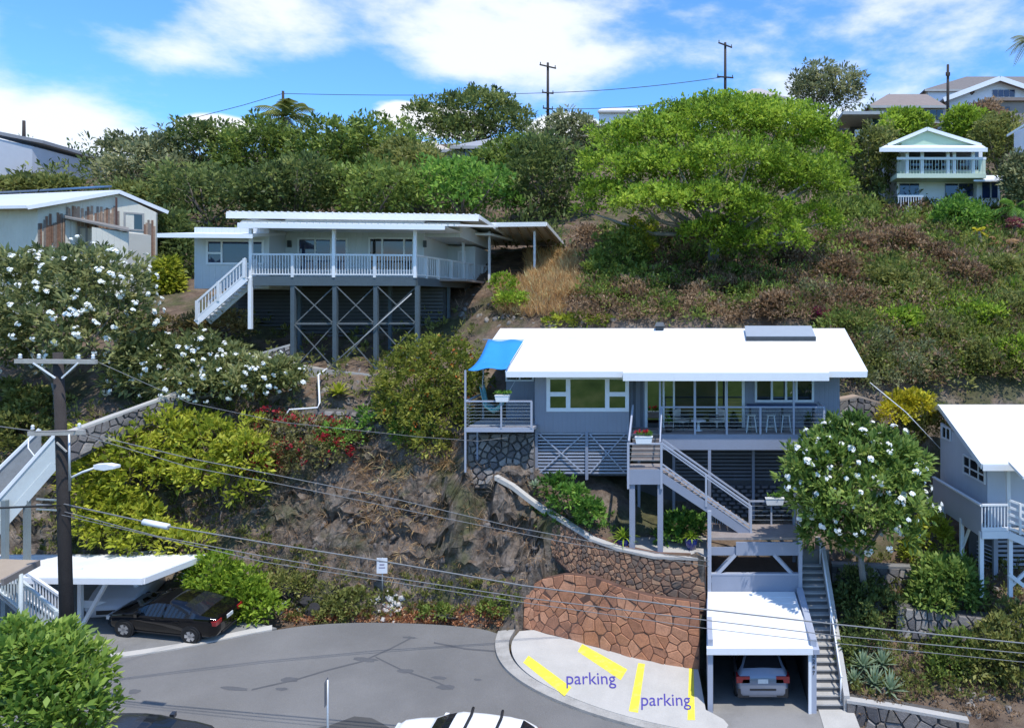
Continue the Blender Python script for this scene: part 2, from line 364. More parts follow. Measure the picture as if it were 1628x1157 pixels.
gz = np.where(ledge, np.minimum(gz, 1.95 + np.clip(-X_, 0, 4.5) * .15), gz)
gz = np.where(drive, -.3, gz)
gz = np.where((X_ > 5.3) & (Y_ > 20) & (Y_ < 25.02 - (X_ - 5.2) * .14), np.minimum(gz, -.9), gz)
gz = np.where(stair, np.minimum(gz, np.clip((Y_ - 25.2) * .78, -.2, 3.4) - .35), gz)
gz = np.where((X_ > .5) & (X_ < 4.1) & (Y_ > 24) & (Y_ < 31.0), -.35, gz)
def terrain_mat():
    m = bpy.data.materials.new('hillside_earth'); m.use_nodes = True; nt = m.node_tree; N = nt.nodes; L = nt.links; b = N['Principled BSDF']
    b.inputs['Roughness'].default_value = .95; b.inputs['Specular IOR Level'].default_value = .1
    geo = N.new('ShaderNodeNewGeometry'); pos = geo.outputs['Position']
    def nz(s, d=6, r=.6):
        n = N.new('ShaderNodeTexNoise'); n.inputs['Scale'].default_value = s; n.inputs['Detail'].default_value = d; n.inputs['Roughness'].default_value = r; L.new(pos, n.inputs['Vector']); return n.outputs['Fac']
    def ramp(f, stops):
        r = N.new('ShaderNodeValToRGB'); L.new(f, r.inputs[0]); e = r.color_ramp.elements
        while len(e) < len(stops): e.new(.5)
        for i, (p, c) in enumerate(stops): e[i].position = p; e[i].color = (*c, 1)
        return r.outputs[0]
    def mix(f, a, c):
        x = N.new('ShaderNodeMix'); x.data_type = 'RGBA'; L.new(f, x.inputs[0]); L.new(a, x.inputs[6]); L.new(c, x.inputs[7]); return x.outputs[2]
    rock = ramp(nz(1.8, 10, .74), [(.3, (.045, .036, .029)), (.45, (.14, .112, .089)), (.57, (.25, .205, .165)), (.72, (.41, .34, .28))])
    soil = ramp(nz(1.3, 8, .65), [(.3, (.07, .05, .038)), (.5, (.15, .105, .075)), (.7, (.25, .18, .125))])
    green = ramp(nz(3.5, 8, .7), [(.3, (.025, .035, .014)), (.55, (.07, .085, .03)), (.75, (.16, .15, .06))])
    sx = N.new('ShaderNodeSeparateXYZ'); L.new(geo.outputs['Normal'], sx.inputs[0])
    sl = N.new('ShaderNodeMapRange'); L.new(sx.outputs[2], sl.inputs[0]); sl.inputs[1].default_value = .5; sl.inputs[2].default_value = .93
    ad = N.new('ShaderNodeMath'); ad.operation = 'ADD'; L.new(sl.outputs[0], ad.inputs[0])
    sc = N.new('ShaderNodeMapRange'); L.new(nz(.9, 6), sc.inputs[0]); sc.inputs[1].default_value = .35; sc.inputs[2].default_value = .65; sc.inputs[3].default_value = -.5; sc.inputs[4].default_value = .4
    L.new(sc.outputs[0], ad.inputs[1]); ad.use_clamp = True
    c = mix(ad.outputs[0], rock, soil)
    g2 = N.new('ShaderNodeMapRange'); L.new(nz(.35, 7), g2.inputs[0]); g2.inputs[1].default_value = .5; g2.inputs[2].default_value = .6; g2.inputs[4].default_value = .7
    c = mix(g2.outputs[0], c, green)
    turf = ramp(nz(.25, 8, .65), [(.3, (.05, .08, .022)), (.5, (.10, .145, .04)), (.7, (.2, .21, .08))])     # unseen green slope, added for the windows to reflect
    sy = N.new('ShaderNodeSeparateXYZ'); L.new(pos, sy.inputs[0]); ty = N.new('ShaderNodeMapRange'); L.new(sy.outputs[1], ty.inputs[0]); ty.inputs[1].default_value = 8; ty.inputs[2].default_value = 2
    c = mix(ty.outputs[0], c, turf); L.new(c, b.inputs['Base Color'])
    bn = N.new('ShaderNodeBump'); bn.inputs['Strength'].default_value = .9; bn.inputs['Distance'].default_value = .12; L.new(nz(5.5, 10, .72), bn.inputs['Height']); L.new(bn.outputs[0], b.inputs['Normal'])
    return m
EARTH = terrain_mat()
nx, ny = len(_xs), len(_ys)
idx = np.arange(nx * ny).reshape(ny, nx)
fc = np.stack([idx[:-1, :-1], idx[:-1, 1:], idx[1:, 1:], idx[1:, :-1]], -1).reshape(-1, 4)
def quick_mesh(name, V, Fq, m, tone=None, smooth=False):
    me = bpy.data.meshes.new(name); V = np.asarray(V, np.float32); Fq = np.asarray(Fq, np.int32); k = Fq.shape[1]
    me.vertices.add(len(V)); me.vertices.foreach_set('co', V.ravel())
    me.loops.add(Fq.size); me.loops.foreach_set('vertex_index', Fq.ravel())
    me.polygons.add(len(Fq)); me.polygons.foreach_set('loop_start', np.arange(0, Fq.size, k, dtype=np.int32))
    if smooth: me.polygons.foreach_set('use_smooth', np.ones(len(Fq), bool))
    me.update(calc_edges=True); me.materials.append(m)
    if tone is not None:
        a = me.attributes.new('tone', 'FLOAT', 'POINT'); a.data.foreach_set('value', np.asarray(tone, np.float32))
    return me
hill = link('hillside', quick_mesh('hillside', np.c_[gxy[:, 0], gxy[:, 1] + np.where(flat | drive | stair | terr | ledge, 0, ydis), gz], fc, EARTH, smooth=True), None); tag(hill, kind='structure')
_sm = ~((steep[fc[:, 0]] > .25) & (Y_[fc[:, 0]] < 38)); hill.data.polygons.foreach_set('use_smooth', _sm)      # rock breaks along flat facets
_gzg = gz.reshape(ny, nx)
def surf(x, y):                                  # height of the built ground
    i = int(np.clip(np.searchsorted(_xs, x) - 1, 0, nx - 2)); j = int(np.clip(np.searchsorted(_ys, y) - 1, 0, ny - 2))
    tx = (x - _xs[i]) / (_xs[i + 1] - _xs[i]); ty = (y - _ys[j]) / (_ys[j + 1] - _ys[j]); z = _gzg
    return float((z[j, i] * (1 - tx) + z[j, i + 1] * tx) * (1 - ty) + (z[j + 1, i] * (1 - tx) + z[j + 1, i + 1] * tx) * ty)
def ray_ground(px, py, y0=24, y1=120):           # first point of the ground along a photo ray
    y = y0
    while y < y1:
        p = P(px, py, y)
        if surf(p.x, p.y) > p.z: return Vector((p.x, p.y, surf(p.x, p.y)))
        y += .1
    return None

# ---------------------------------------------------------------- road, kerbs, pads
def asphalt_mat():
    m = mat('asphalt', (.175, .168, .158), .9, .26, .35, bump=.6, fine=38, stain=.6, stain_rgb=(.13, .125, .118)); return m
ASPH = asphalt_mat()
def sheet(name, poly, dz, m, thick=.2):
    v = [Vector((p[0], p[1], road_z(p[0], p[1]) + dz)) for p in poly]
    o = slab(name, v, (0, 0, -thick), m, None); return o
def kerb_strip(name, line, out, h, m, label=None):
    # raised strip between two polylines of the same length on the road plane
    v = []; f = []; n = len(line)
    for a, b in zip(line, out):
        za, zb = road_z(a.x, a.y), road_z(b.x, b.y)
        v += [Vector((a.x, a.y, za - .2)), Vector((a.x, a.y, za + h)), Vector((b.x, b.y, zb + h)), Vector((b.x, b.y, zb - .2))]
    for i in range(n - 1):
        for k in range(3): f.append((4 * i + k, 4 * i + k + 1, 4 * i + 5 + k, 4 * i + 4 + k))
    f += [(0, 1, 2, 3), (4 * n - 1, 4 * n - 2, 4 * n - 3, 4 * n - 4)]
    return mesh_obj(name, v, f, m, None, fix=True)
road = tag(sheet('road', road_poly, 0, ASPH), kind='structure')
pad = tag(sheet('parking_pad', pad_poly, .13, CONC_PALE), kind='structure')
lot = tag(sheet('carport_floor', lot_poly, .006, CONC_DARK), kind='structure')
inner = [road_pt(px, py) for px, py in chaikin([(820, 1003), (808, 1022), (810, 1045), (825, 1066), (853, 1087), (897, 1109), (955, 1131), (1023, 1150), (1096, 1166), (1164, 1180), (1262, 1190), (1421, 1205), (1700, 1230)])]
kerb = tag(kerb_strip('kerb', road_kerb, inner, .11, mat('kerb_concrete', (.37, .35, .315), .9, .28, 2.2, bump=.4, fine=30, stain=.55, stain_rgb=(.2, .18, .155))), kind='structure')
_kl = [p for p in FAR if 0 <= p[0] < 440]; kin = [road_pt(*p) for p in _kl]; kout = [road_pt(px, py - 7) for px, py in _kl]
kerb2 = tag(kerb_strip('kerb', kin, kout, .05, CONC_PALE), kind='structure')
drv = tag(slab('driveway', [(.45, 20, -.004), (5.45, 20, -.004), (5.45, 25.15, -.004), (4.0, 25.15, -.004), (4.0, 31, -.004), (.62, 31, -.004), (.62, 25.15, -.004), (.45, 25.15, -.004)], (0, 0, -.25), mat('driveway_concrete', (.25, .24, .225), .88, .16, .8, bump=.25, stain=.5, stain_rgb=(.12, .115, .105)), None), kind='structure')
# darker asphalt patch and oil marks are laid as thin sheets
PATCH = mat('asphalt_patch', (.075, .072, .068), .92, .15, 2, bump=.3, fine=60)
def patch(px, py, rx, ry, seed, m=PATCH, dz=.005, rot=0.):
    rr = random.Random(seed); c = road_pt(px, py); pts = []
    for k in range(14):
        t = 2 * math.pi * k / 14; q = rr.uniform(.75, 1.15); a, b_ = rx * q * math.cos(t), ry * q * math.sin(t)
        x, y = c.x + a * math.cos(rot) - b_ * math.sin(rot), c.y + a * math.sin(rot) + b_ * math.cos(rot)
        pts.append((x, y, road_z(x, y) + dz))
    return tag(mesh_obj('asphalt_patch', pts, [tuple(range(14))], m, None), kind='structure')
patch(560, 1165, 1.25, .75, 3)
for i, (px, py, a, b_) in enumerate([(581, 1048, .5, .12), (460, 1080, .3, .14), (645, 1066, .3, .13), (708, 1092, .35, .14), (448, 1095, .22, .08), (652, 1013, .28, .07), (698, 1077, .3, .09), (213, 1099, .2, .12), (372, 1094, .5, .1), (759, 1080, .15, .06)]):
    patch(px, py, a, b_, 10 + i, mat('tyre_stain', (.10, .10, .103), .9, .15, 3), .005 + i * .0002)
# crack seals: long thin lines
for i, ln in enumerate([[(400, 1095), (470, 1079), (520, 1064), (575, 1050), (620, 1030), (655, 1012)], [(597, 1043), (640, 1064), (690, 1081), (720, 1094)], [(690, 1020), (740, 1030), (790, 1034)]]):
    v = []; f = []
    for px, py in ln:
        p = road_pt(px, py); p2 = road_pt(px, py + 2.2)
        v += [(p.x, p.y, road_z(p.x, p.y) + .009), (p2.x, p2.y, road_z(p2.x, p2.y) + .009)]
    for k in range(len(ln) - 1): f.append((2 * k, 2 * k + 1, 2 * k + 3, 2 * k + 2))
    tag(mesh_obj('road_crack_seal', v, f, mat('crack_seal', (.095, .095, .098), .85, .15, 3), None), kind='structure')
# yellow caption lines and word, added as flat marks on the pad
YEL = mat('caption_yellow', (.78, .66, .06), .7, .12, 6, stain=.7, stain_rgb=(.5, .45, .25))
PUR = mat('caption_purple', (.07, .055, .30), .6, .06, 6)
for k, (a, b_, w0, w1) in enumerate([((836, 1047), (903, 1099), 7, 9), ((922, 1029), (992, 1072), 7, 10), ((1020, 1054), (1007, 1131), 5.5, 7.5), ((1099, 1061), (1099, 1144), 3.5, 6)]):
    d = Vector((b_[0] - a[0], b_[1] - a[1])).normalized(); n = Vector((-d.y, d.x)); q = []
    for (c, w, s) in ((a, w0, 1), (b_, w1, 1), (b_, w1, -1), (a, w0, -1)):
        p = road_pt(c[0] + n.x * w * s, c[1] + n.y * w * s, .134); q.append((p.x, p.y, road_z(p.x, p.y) + .135))
    o = mesh_obj('caption_line', q, [(0, 1, 2, 3)], YEL, None); tag(o, kind='structure')
def ground_text(s, px0, px1, py, hpx):
    cu = bpy.data.curves.new('caption_word', 'FONT'); cu.body = s; cu.size = 1; cu.materials.append(PUR)
    o = bpy.data.objects.new('caption_word', cu); COL.objects.link(o)
    bpy.context.view_layer.update()
    a, b_ = road_pt(px0, py, .14), road_pt(px1, py, .14); c = road_pt(px0, py - hpx, .14)
    ux = (b_ - a) / o.dimensions.x; uy = (c - a) / .72; uz = ux.cross(uy).normalized()
    a.z += .004
    M = Matrix(((ux.x, uy.x, uz.x, a.x), (ux.y, uy.y, uz.y, a.y), (ux.z, uy.z, uz.z, a.z), (0, 0, 0, 1)))
    me = bpy.data.meshes.new_from_object(o); bpy.data.objects.remove(o)
    me.transform(M); tag(link('caption_word', me, None), kind='structure')
ground_text('parking', 899, 978, 1087, 20); ground_text('parking', 1018, 1097, 1121, 20)
# ---------------------------------------------------------------- building helpers
def window(parent, T, x0, x1, y, z0, z1, cols, fm, gm, fw=.07, rows=None, proud=.05, casing=.1, depth=.04):
    # a window set in the plane y = const of frame T (outside towards -y): casing > panes, mullions; cols are fractions
    # casing ring
    o = [(x0, z0), (x1, z0), (x1, z1), (x0, z1)]; i = [(x0 + casing, z0 + casing), (x1 - casing, z0 + casing), (x1 - casing, z1 - casing), (x0 + casing, z1 - casing)]
    v = []
    for yy in (y - proud, y + .01):
        v += [T @ Vector((a, yy, b)) for a, b in o] + [T @ Vector((a, yy, b)) for a, b in i]
    f = []
    for k in range(4):
        q = (k + 1) % 4
        f += [(k, q, 4 + q, 4 + k), (8 + k, 12 + k, 12 + q, 8 + q), (k, 8 + k, 8 + q, q), (4 + k, 4 + q, 12 + q, 12 + k)]
    w = mesh_obj('window', v, f, fm, parent, fix=True)
    a0, a1, b0, b1 = x0 + casing, x1 - casing, z0 + casing, z1 - casing
    edges = [0] + list(cols) + [1]
    rows = rows or {}
    for k in range(len(edges) - 1):
        l, r = a0 + (a1 - a0) * edges[k], a0 + (a1 - a0) * edges[k + 1]
        if k > 0: box('mullion', l - fw / 2, l + fw / 2, y - proud + .01, y + .02, b0, b1, fm, w, T)
        cuts = [0] + list(rows.get(k, [])) + [1]
        for j in range(len(cuts) - 1):
            c0, c1 = b0 + (b1 - b0) * cuts[j], b0 + (b1 - b0) * cuts[j + 1]
            if j > 0: box('mullion', l, r, y - proud + .012, y + .02, c0 - fw / 2, c0 + fw / 2, fm, w, T)
            g = gm[k] if isinstance(gm, list) else gm
            box('pane', l + (.0 if k == 0 else fw / 2), r - (.0 if k == len(edges) - 2 else fw / 2), y - .012, y - .004, c0, c1, g, w, T)
    return w
def railing(parent, pts, hgt, m, post=.07, nc=5, cable=True, posts=True, top=.06, cm=None):
    for a, b in zip(pts[:-1], pts[1:]):
        a, b = Vector(a), Vector(b); u = Vector((0, 0, hgt))
        bar('top_rail', a + u, b + u, top * 1.3, top, m, parent)
        if cable:
            for k in range(nc):
                q = Vector((0, 0, hgt * (k + 1) / (nc + 1))); bar('cable', a + q, b + q, .014, .014, cm or METAL, parent)
    if posts:
        for p in pts: bar('railing_post', p, Vector(p) + Vector((0, 0, hgt)), post, post, m, parent)
def roof_grid(name, a, b, c, d, th, m, parent, fascia=None):     # a-b front edge (left, right), c-d back edge (right, left)
    return slab(name, [a, b, c, d], (0, 0, -th), m, parent)

# ---------------------------------------------------------------- grey house in the middle
gh = thing('grey_house', 'blue grey hillside house with white low roof and deck above the garage', 'house', (-.4, 33, 8))
FL = 8.54
box('wall', -7.0, -2.89, 31.6, 33.2, 8.5, 11.42, GREY_SIDING, gh)
box('wall', -8.67, 6.52, 33.2, 37.4, 8.5, 11.9, GREY_SIDING, gh)
box('wall', -2.89, 6.52, 32.6, 33.2, 8.0, 11.6, GREY_SIDING, gh)
for x in (-8.67, 6.52):
    slab('gable', [(x, 33.2, 11.9), (x, 35.3, 12.6), (x, 37.4, 11.9)], (.05, 0, 0), GREY_SIDING, gh)
# roof: front slope with the strip that runs on over the left wing, back slope
e0, e1 = 11.28, 12.91
def rz(y): return e0 + (y - 30.5) * (e1 - e0) / 4.8
rf = slab('roof', [(-7.96, 30.5, e0), (7.24, 30.5, e0), (7.24, 35.3, e1), (-9.5, 35.3, e1), (-9.5, 33.95, rz(33.95)), (-7.96, 33.95, rz(33.95))], (0, 0, -.14), W_ROOF, gh)
slab('roof', [(-9.5, 35.303, e1), (7.24, 35.303, e1), (7.24, 38.0, 12.0), (-9.5, 38.0, 12.0)], (0, 0, -.14), W_ROOF, gh)
for k in range(1, 12):
    x = -7.96 + k * 1.28; bar('roof_seam', (x, 30.6, rz(30.6) + .004), (x, 35.2, rz(35.2) + .004), .03, .012, W_ROOF, rf)
for k in (1, 2, 3): bar('roof_lap', (-7.9, 30.5 + k * 1.2, rz(30.5 + k * 1.2) + .004), (7.2, 30.5 + k * 1.2, rz(30.5 + k * 1.2) + .004), .025, .01, W_ROOF, rf)
bar('fascia', (-7.96, 30.47, e0 - .13), (-3.0, 30.47, e0 - .13), .05, .24, W_TRIM, gh)
bar('fascia', (5.6, 30.47, e0 - .13), (7.24, 30.47, e0 - .13), .05, .24, W_TRIM, gh)
for x, s, y0 in ((-7.96, -1, 30.5), (7.24, 1, 30.5)):
    bar('barge_board', (x + s * .022, y0, e0 - .1), (x + s * .022, 33.9 if s < 0 else 35.3, (rz(33.9) if s < 0 else e1) - .1), .04, .22, W_TRIM, gh)
bar('barge_board', (-9.5, 33.925, rz(33.95) - .12), (-7.98, 33.925, rz(33.95) - .12), .04, .24, W_TRIM, gh)
slab('porch_roof', [(-3.0, 30.12, e0 - .02), (5.58, 30.12, e0 - .02), (5.58, 31.1, rz(31.1) + .05), (-3.0, 31.1, rz(31.1) + .05)], (0, 0, -.12), W_ROOF, gh)
bar('fascia', (-3.0, 30.10, e0 - .19), (5.58, 30.10, e0 - .19), .05, .34, W_TRIM, gh)
box('soffit', -7.9, 7.18, 30.5, 32.6, 11.06, 11.10, W_PAINT, gh)
bar('porch_beam', (-2.85, 31.0, 10.95), (5.5, 31.0, 10.95), .1, .2, GREY_LIGHT, gh)
# solar water heater panel, vents
sp = thing('solar_panel', 'flat grey solar panel lying on the white roof of the grey house', 'solar panel', (4.0, 34.2, rz(34.2)))
sl_ = .34
slab('collector', [(2.4, 33.75, rz(33.75) + .22), (5.62, 33.75, rz(33.75) + .22), (5.62, 34.95, rz(34.95) + .26), (2.4, 34.95, rz(34.95) + .26)], (0, 0, -.12), mat('panel_glass', (.33, .36, .40), .35, .05, 3, spec=.6), sp)
bar('panel_frame', (2.38, 33.73, rz(33.75) + .10), (5.64, 33.73, rz(33.75) + .10), .05, .2, STEEL_DARK, sp)
for x in (2.7, 5.3): bar('bracket', (x, 34.3, rz(34.3) - .02), (x, 34.3, rz(34.3) + .2), .06, .06, METAL, sp)
for (px, w, lab) in ((1049, .48, 'dark grey louvred roof vent on the ridge of the grey house'),):
    x = (px - CX) / F * 35.2; v = thing('roof_vent', lab, 'vent', (x, 35.2, e1))
    box('vent_base', x - w / 2 + .05, x + w / 2 - .05, 35.0, 35.4, e1 - .1, e1 + .12, STEEL_DARK, v)
    slab('vent_hood', [(x - w / 2, 34.9, e1 + .12), (x + w / 2, 34.9, e1 + .12), (x + w / 2 - .08, 34.95, e1 + .3), (x - w / 2 + .08, 34.95, e1 + .3)], (0, .5, 0), mat('vent_grey', (.12, .125, .13), .6), v)
# windows
def hwin(px0, px1, py0, py1, Y, cols, rows=None, gm=GLASS, fm=W_TRIM, casing=.11, fw=.1, parent=None, T=I4):
    x0, z1 = XZ(px0, py0, Y); x1, z0 = XZ(px1, py1, Y)
    return window(parent or gh, T, x0, x1, Y, z0, z1, cols, fm, gm, fw=fw, rows=rows, casing=casing)
hwin(869, 1000, 597, 654, 31.6, [.24, .76], {0: [.48], 2: [.48]}, gm=GLASS_R, casing=.16, fw=.19)
hwin(804, 849, 588, 606, 33.2, [.5], casing=.08, fw=.08)
hwin(1025, 1184, 594, 684, 32.6, [.17, .28, .50, .735, .83], gm=[GLASS_R, GLASS_R, GLASS, GLASS, GLASS_R, GLASS_R], casing=.13, fw=.09)
hwin(1200, 1294, 594, 639, 32.6, [.27, .53, .72], gm=[GLASS, GLASS_R, GLASS_R, GLASS], casing=.1, fw=.1)
# a lamp and dark trellis strips beside the doors
for px in (1007, 1018): box('trim_board', *sorted([(px - CX) / F * 32.6, (px + 4 - CX) / F * 32.6]), 32.55, 32.6, 8.6, 11.0, DARK_SLAT, gh)
# deck
dk = boxm('deck', -2.85, 5.56, 31.06, 32.6, FL - .1, FL, DECK_WOOD, gh)
for k in range(10): box('deck_board', -2.85, 5.56, 31.07 + k * .152, 31.21 + k * .152, FL, FL + .012, DECK_WOOD, dk)
box('deck_fascia', -1.5, 5.58, 30.99, 31.055, 7.87, 8.52, GREY_PAINT, gh)
box('deck_fascia', 5.5, 5.56, 31.06, 32.6, 7.87, 8.42, GREY_PAINT, gh)
PX = [-1.5, 0.0, 1.36, 2.8, 4.23, 5.53]
for k, x in enumerate(PX):
    bar('porch_post', (x, 31.0, 8.52), (x, 31.0, 11.0 if k in (0, 1, 2, 4) else 9.68), .085, .085, GREY_LIGHT, gh)
railing(gh, [(x, 31.0, FL + .04) for x in PX], 1.12, GREY_LIGHT, posts=False, nc=6)
railing(gh, [(5.53, 31.0, FL + .04), (5.53, 32.5, FL + .04)], 1.12, GREY_LIGHT, posts=False, nc=6)
# posts and screens under the deck
for x in (.62, 4.35): bar('deck_post', (x, 31.06, 3.9), (x, 31.06, 7.9), .13, .13, GREY_PAINT, gh)
for x in (-2.5, -.95, 2.6, 5.4): bar('deck_post', (x, 32.3, 4.5), (x, 32.3, 8.3), .12, .12, GREY_PAINT, gh)
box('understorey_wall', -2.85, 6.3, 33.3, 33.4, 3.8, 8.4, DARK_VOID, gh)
for k in range(14): box('screen_slat', -.95, 5.4, 32.9, 32.93, 6.1 + k * .165, 6.1 + k * .165 + .10, DARK_SLAT, gh)
# slatted skirt under the left wall
box('skirt_backing', -6.9, -2.9, 32.5, 32.6, 6.4, 8.5, mat('skirt_shade', (.13, .135, .15), .8, .15, 2), gh)  # backing added behind the slats; the hollow's shade is in its colour
for k in range(13): box('skirt_slat', -6.95, -2.88, 31.62, 31.65, 6.70 + k * .142, 6.70 + k * .142 + .072, GREY_LIGHT, gh)
for px in (853, 933, 999): x = (px - CX) / F * 31.6; bar('skirt_post', (x, 31.6, 6.45), (x, 31.6, 8.52), .12, .1, GREY_PAINT, gh)
for a, b_ in ((853, 933), (933, 999)):
    xa, xb = (a + 5 - CX) / F * 31.6, (b_ - 5 - CX) / F * 31.6
    bar('skirt_brace', (xa, 31.555, 6.75), (xb, 31.555, 8.45), .02, .05, GREY_LIGHT, gh); bar('skirt_brace', (xa, 31.53, 8.45), (xb, 31.53, 6.75), .02, .05, GREY_LIGHT, gh)
# left side deck with blue shade cloth
LX0, LX1, LY0, LY1, LZ = -9.72, -6.85, 30.62, 33.2, 8.86
ld = boxm('side_deck', LX0, LX1, LY0 + .05, LY1, LZ - .1, LZ, GREY_PAINT, gh)
for k in range(15): box('deck_board', LX0, LX1, LY0 + .06 + k * .17, LY0 + .21 + k * .17, LZ, LZ + .014, mat('grey_deck', (.33, .33, .35), .7, .15, 3), ld)
box('deck_fascia', LX0 - .05, LX1 + .02, LY0 - .02, LY0 + .045, LZ - .16, LZ + .02, GREY_LIGHT, gh)
bar('corner_post', (LX0, LY0, 7.0), (LX0, LY0, 11.32), .07, .07, GREY_LIGHT, gh)
bar('corner_post', (LX0, LY1, 8.6), (LX0, LY1, 11.2), .07, .07, GREY_LIGHT, gh)
bar('deck_post', (LX0 + .3, LY0 + .7, 7.4), (LX0 + .3, LY0 + .7, LZ - .1), .07, .07, GREY_PAINT, gh)
for x in (-8.2, -6.92): bar('railing_post', (x, LY0, LZ), (x, LY0, LZ + 1.12), .08 if x > -7 else .06, .08, GREY_LIGHT, gh)
railing(gh, [(LX0, LY0, LZ), (-6.9, LY0, LZ)], 1.14, GREY_LIGHT, posts=False, nc=7)
railing(gh, [(LX0, LY0, LZ), (LX0, LY1, LZ)], 1.14, GREY_LIGHT, posts=False, nc=7)
BLUE = mat('blue_cloth', (.025, .25, .68), .8, .08, 2, bump=.1, fine=80)
def cloth():
    A, B, C_, D = P(744, 588, 30.5), P(806, 585, 30.45), P(834, 541, 33.9), P(776, 541, 33.9); v = []; f = []; n = 9
    for i in range(n):
        for j in range(n):
            s, t = i / (n - 1), j / (n - 1); p = A.lerp(B, s).lerp(D.lerp(C_, s), t)
            p.z -= .28 * 4 * t * (1 - t) * (.6 + .4 * s) * .6 + .05 * math.sin(9 * s + 5 * t)
            p.x += .10 * math.sin(math.pi * t) * (.5 - s) * 1.2
            v.append(p)
    for i in range(n - 1):
        for j in range(n - 1): f.append((i * n + j, (i + 1) * n + j, (i + 1) * n + j + 1, i * n + j + 1))
    c0 = thing('shade_cloth', 'bright blue shade cloth stretched over the side deck of the grey house', 'awning', P(776, 541, 33.9))
    o = mesh_obj('cloth', v, f, BLUE, c0, smooth=True); so = o.modifiers.new('thick', 'SOLIDIFY'); so.thickness = .012
    pipe('edge_pole', [D + Vector((-.25, .05, .03)), C_ + Vector((.1, .05, .03))], .03, GREY_LIGHT, c0)
    pipe('edge_rope', [B + Vector((.02, 0, .0)), C_ + Vector((.02, 0, 0))], .012, STEEL_DARK, c0)
cloth()
# stone wall under the side deck is built with the other walls; stairs and landing
lx0, lx1, ly0, ly1, lz = -2.70, -1.36, 29.3, 30.25, 7.45
box('landing_floor', lx0, lx1, ly0, ly1, lz - .1, lz, DECK_WOOD, gh)
box('landing_fascia', lx0 - .03, lx1 + .03, ly0 - .06, ly0 - .005, lz - .62, lz - .02, GREY_PAINT, gh)
box('landing_fascia', lx0 - .06, lx0 - .005, ly0, ly1, lz - .5, lz - .1, GREY_PAINT, gh)
for x in (lx0 + .1, lx1 - .1):
    bar('landing_post', (x + .05, ly0 + .12, 3.95), (x + .05, ly0 + .12, lz - .1), .22, .22, GREY_PAINT, gh); bar('landing_post', (x, ly1 - .1, 4.0), (x, ly1 - .1, lz - .1), .14, .14, GREY_PAINT, gh)
for x in (lx0, lx1): bar('newel', (x, ly0 - .03, lz - .8), (x, ly0 - .03, lz + 1.05), .09, .09, GREY_LIGHT, gh)
bar('top_rail', (lx0, ly0 - .03, lz + 1.02), (lx1, ly0 - .03, lz + 1.02), .1, .06, GREY_LIGHT, gh)
for k in range(5): bar('cable', (lx0, ly0 - .03, lz + .17 * (k + 1)), (lx1, ly0 - .03, lz + .17 * (k + 1)), .014, .014, METAL, gh)
for k in range(6):     # flight from the landing up to the deck
    zz = lz + (FL - lz) * (k + 1) / 6; box('tread', lx0 + .02, lx1 - .12, ly1 + k * .16, ly1 + k * .16 + .2, zz - .05, zz, DECK_WOOD, gh)
    box('riser', lx0 + .03, lx1 - .13, ly1 + k * .16 + .17, ly1 + k * .16 + .19, zz - .02, zz + .14, mat('deck_wood_dark', (.16, .135, .125), .8, .2, 3), gh)
bar('hand_rail', (lx0 + .02, ly0 + .05, lz + 1.05), (lx0 + .02, 31.25, FL + 1.14), .07, .22, GREY_LIGHT, gh)
bar('hand_rail', (lx1 - .06, ly0 + .05, lz + 1.05), (lx1 - .06, 31.0, FL + 1.14), .05, .07, GREY_LIGHT, gh)
# flight down to the lower deck
sx0, sx1, sz0, sz1 = lx1, 2.26, lz, 4.90
n = 14
for k in range(n):
    t = (k + .5) / n; x = sx0 + (sx1 - sx0) * t; z = sz0 + (sz1 - sz0) * (k + 1) / (n + .5)
    box('tread', x - .14, x + .14, ly0 + .02, ly1 - .05, z - .045, z, DECK_WOOD, gh)
for y in (ly0 - .02, ly1): bar('stringer', (sx0 - .05, y, sz0 - .30), (sx1 + .06, y, sz1 - .20), .05, .34, GREY_PAINT, gh)
for dz, h in ((1.05, .07), (.93, .05), (.22, .05), (.08, .04)): bar('hand_rail', (sx0, ly0 - .03, sz0 + dz), (sx1, ly0 - .03, sz1 + dz - (.0 if dz > .5 else .02)), .06, h, GREY_LIGHT, gh)
bar('hand_rail', (sx0, ly1, sz0 + 1.0), (sx1, ly1, sz1 + 1.0), .06, .07, GREY_LIGHT, gh)
for t in (.5, 1.0): x = sx0 + (sx1 - sx0) * t; z = sz0 + (sz1 - sz0) * t; bar('newel', (x, ly0 - .03, z - .25), (x, ly0 - .03, z + 1.05), .085, .085, GREY_LIGHT, gh)
# lower deck over the garage
dx0, dx1, dy0, dy1, dzz = .57, 4.22, 28.62, 30.4, 4.87
box('lower_deck', dx0, dx1, dy0 + .06, dy1, dzz - .1, dzz, DECK_WOOD, gh)
box('deck_fascia', dx0 + 1.05, dx1 + .05, dy0 - .02, dy0 + .05, dzz - .68, dzz - .16, GREY_PAINT, gh)
box('deck_fascia', dx0, dx1, dy0 + .055, dy0 + .10, dzz - .70, dzz - .38, GREY_PAINT, gh)
for x, zt in ((.57, 5.95), (4.16, 7.2)): bar('deck_post', (x, dy0, 2.5), (x, dy0, zt), .15, .15, GREY_LIGHT, gh)
bar('deck_post', (4.16, dy1, 3.3), (4.16, dy1, 8.0), .12, .12, GREY_PAINT, gh)
for s, x in ((1, .62), (-1, 4.1)):
    for yy, w in ((dy0 + .02, .12), (dy0 + .35, .10)): bar('knee_brace', (x, yy, 3.15), (x + s * .98, yy, 4.2), .08, w, GREY_LIGHT, gh)
railing(gh, [(2.28, dy1 - .05, dzz), (3.2, dy1 - .05, dzz), (4.16, dy1 - .05, dzz)], .98, GREY_LIGHT, nc=4)
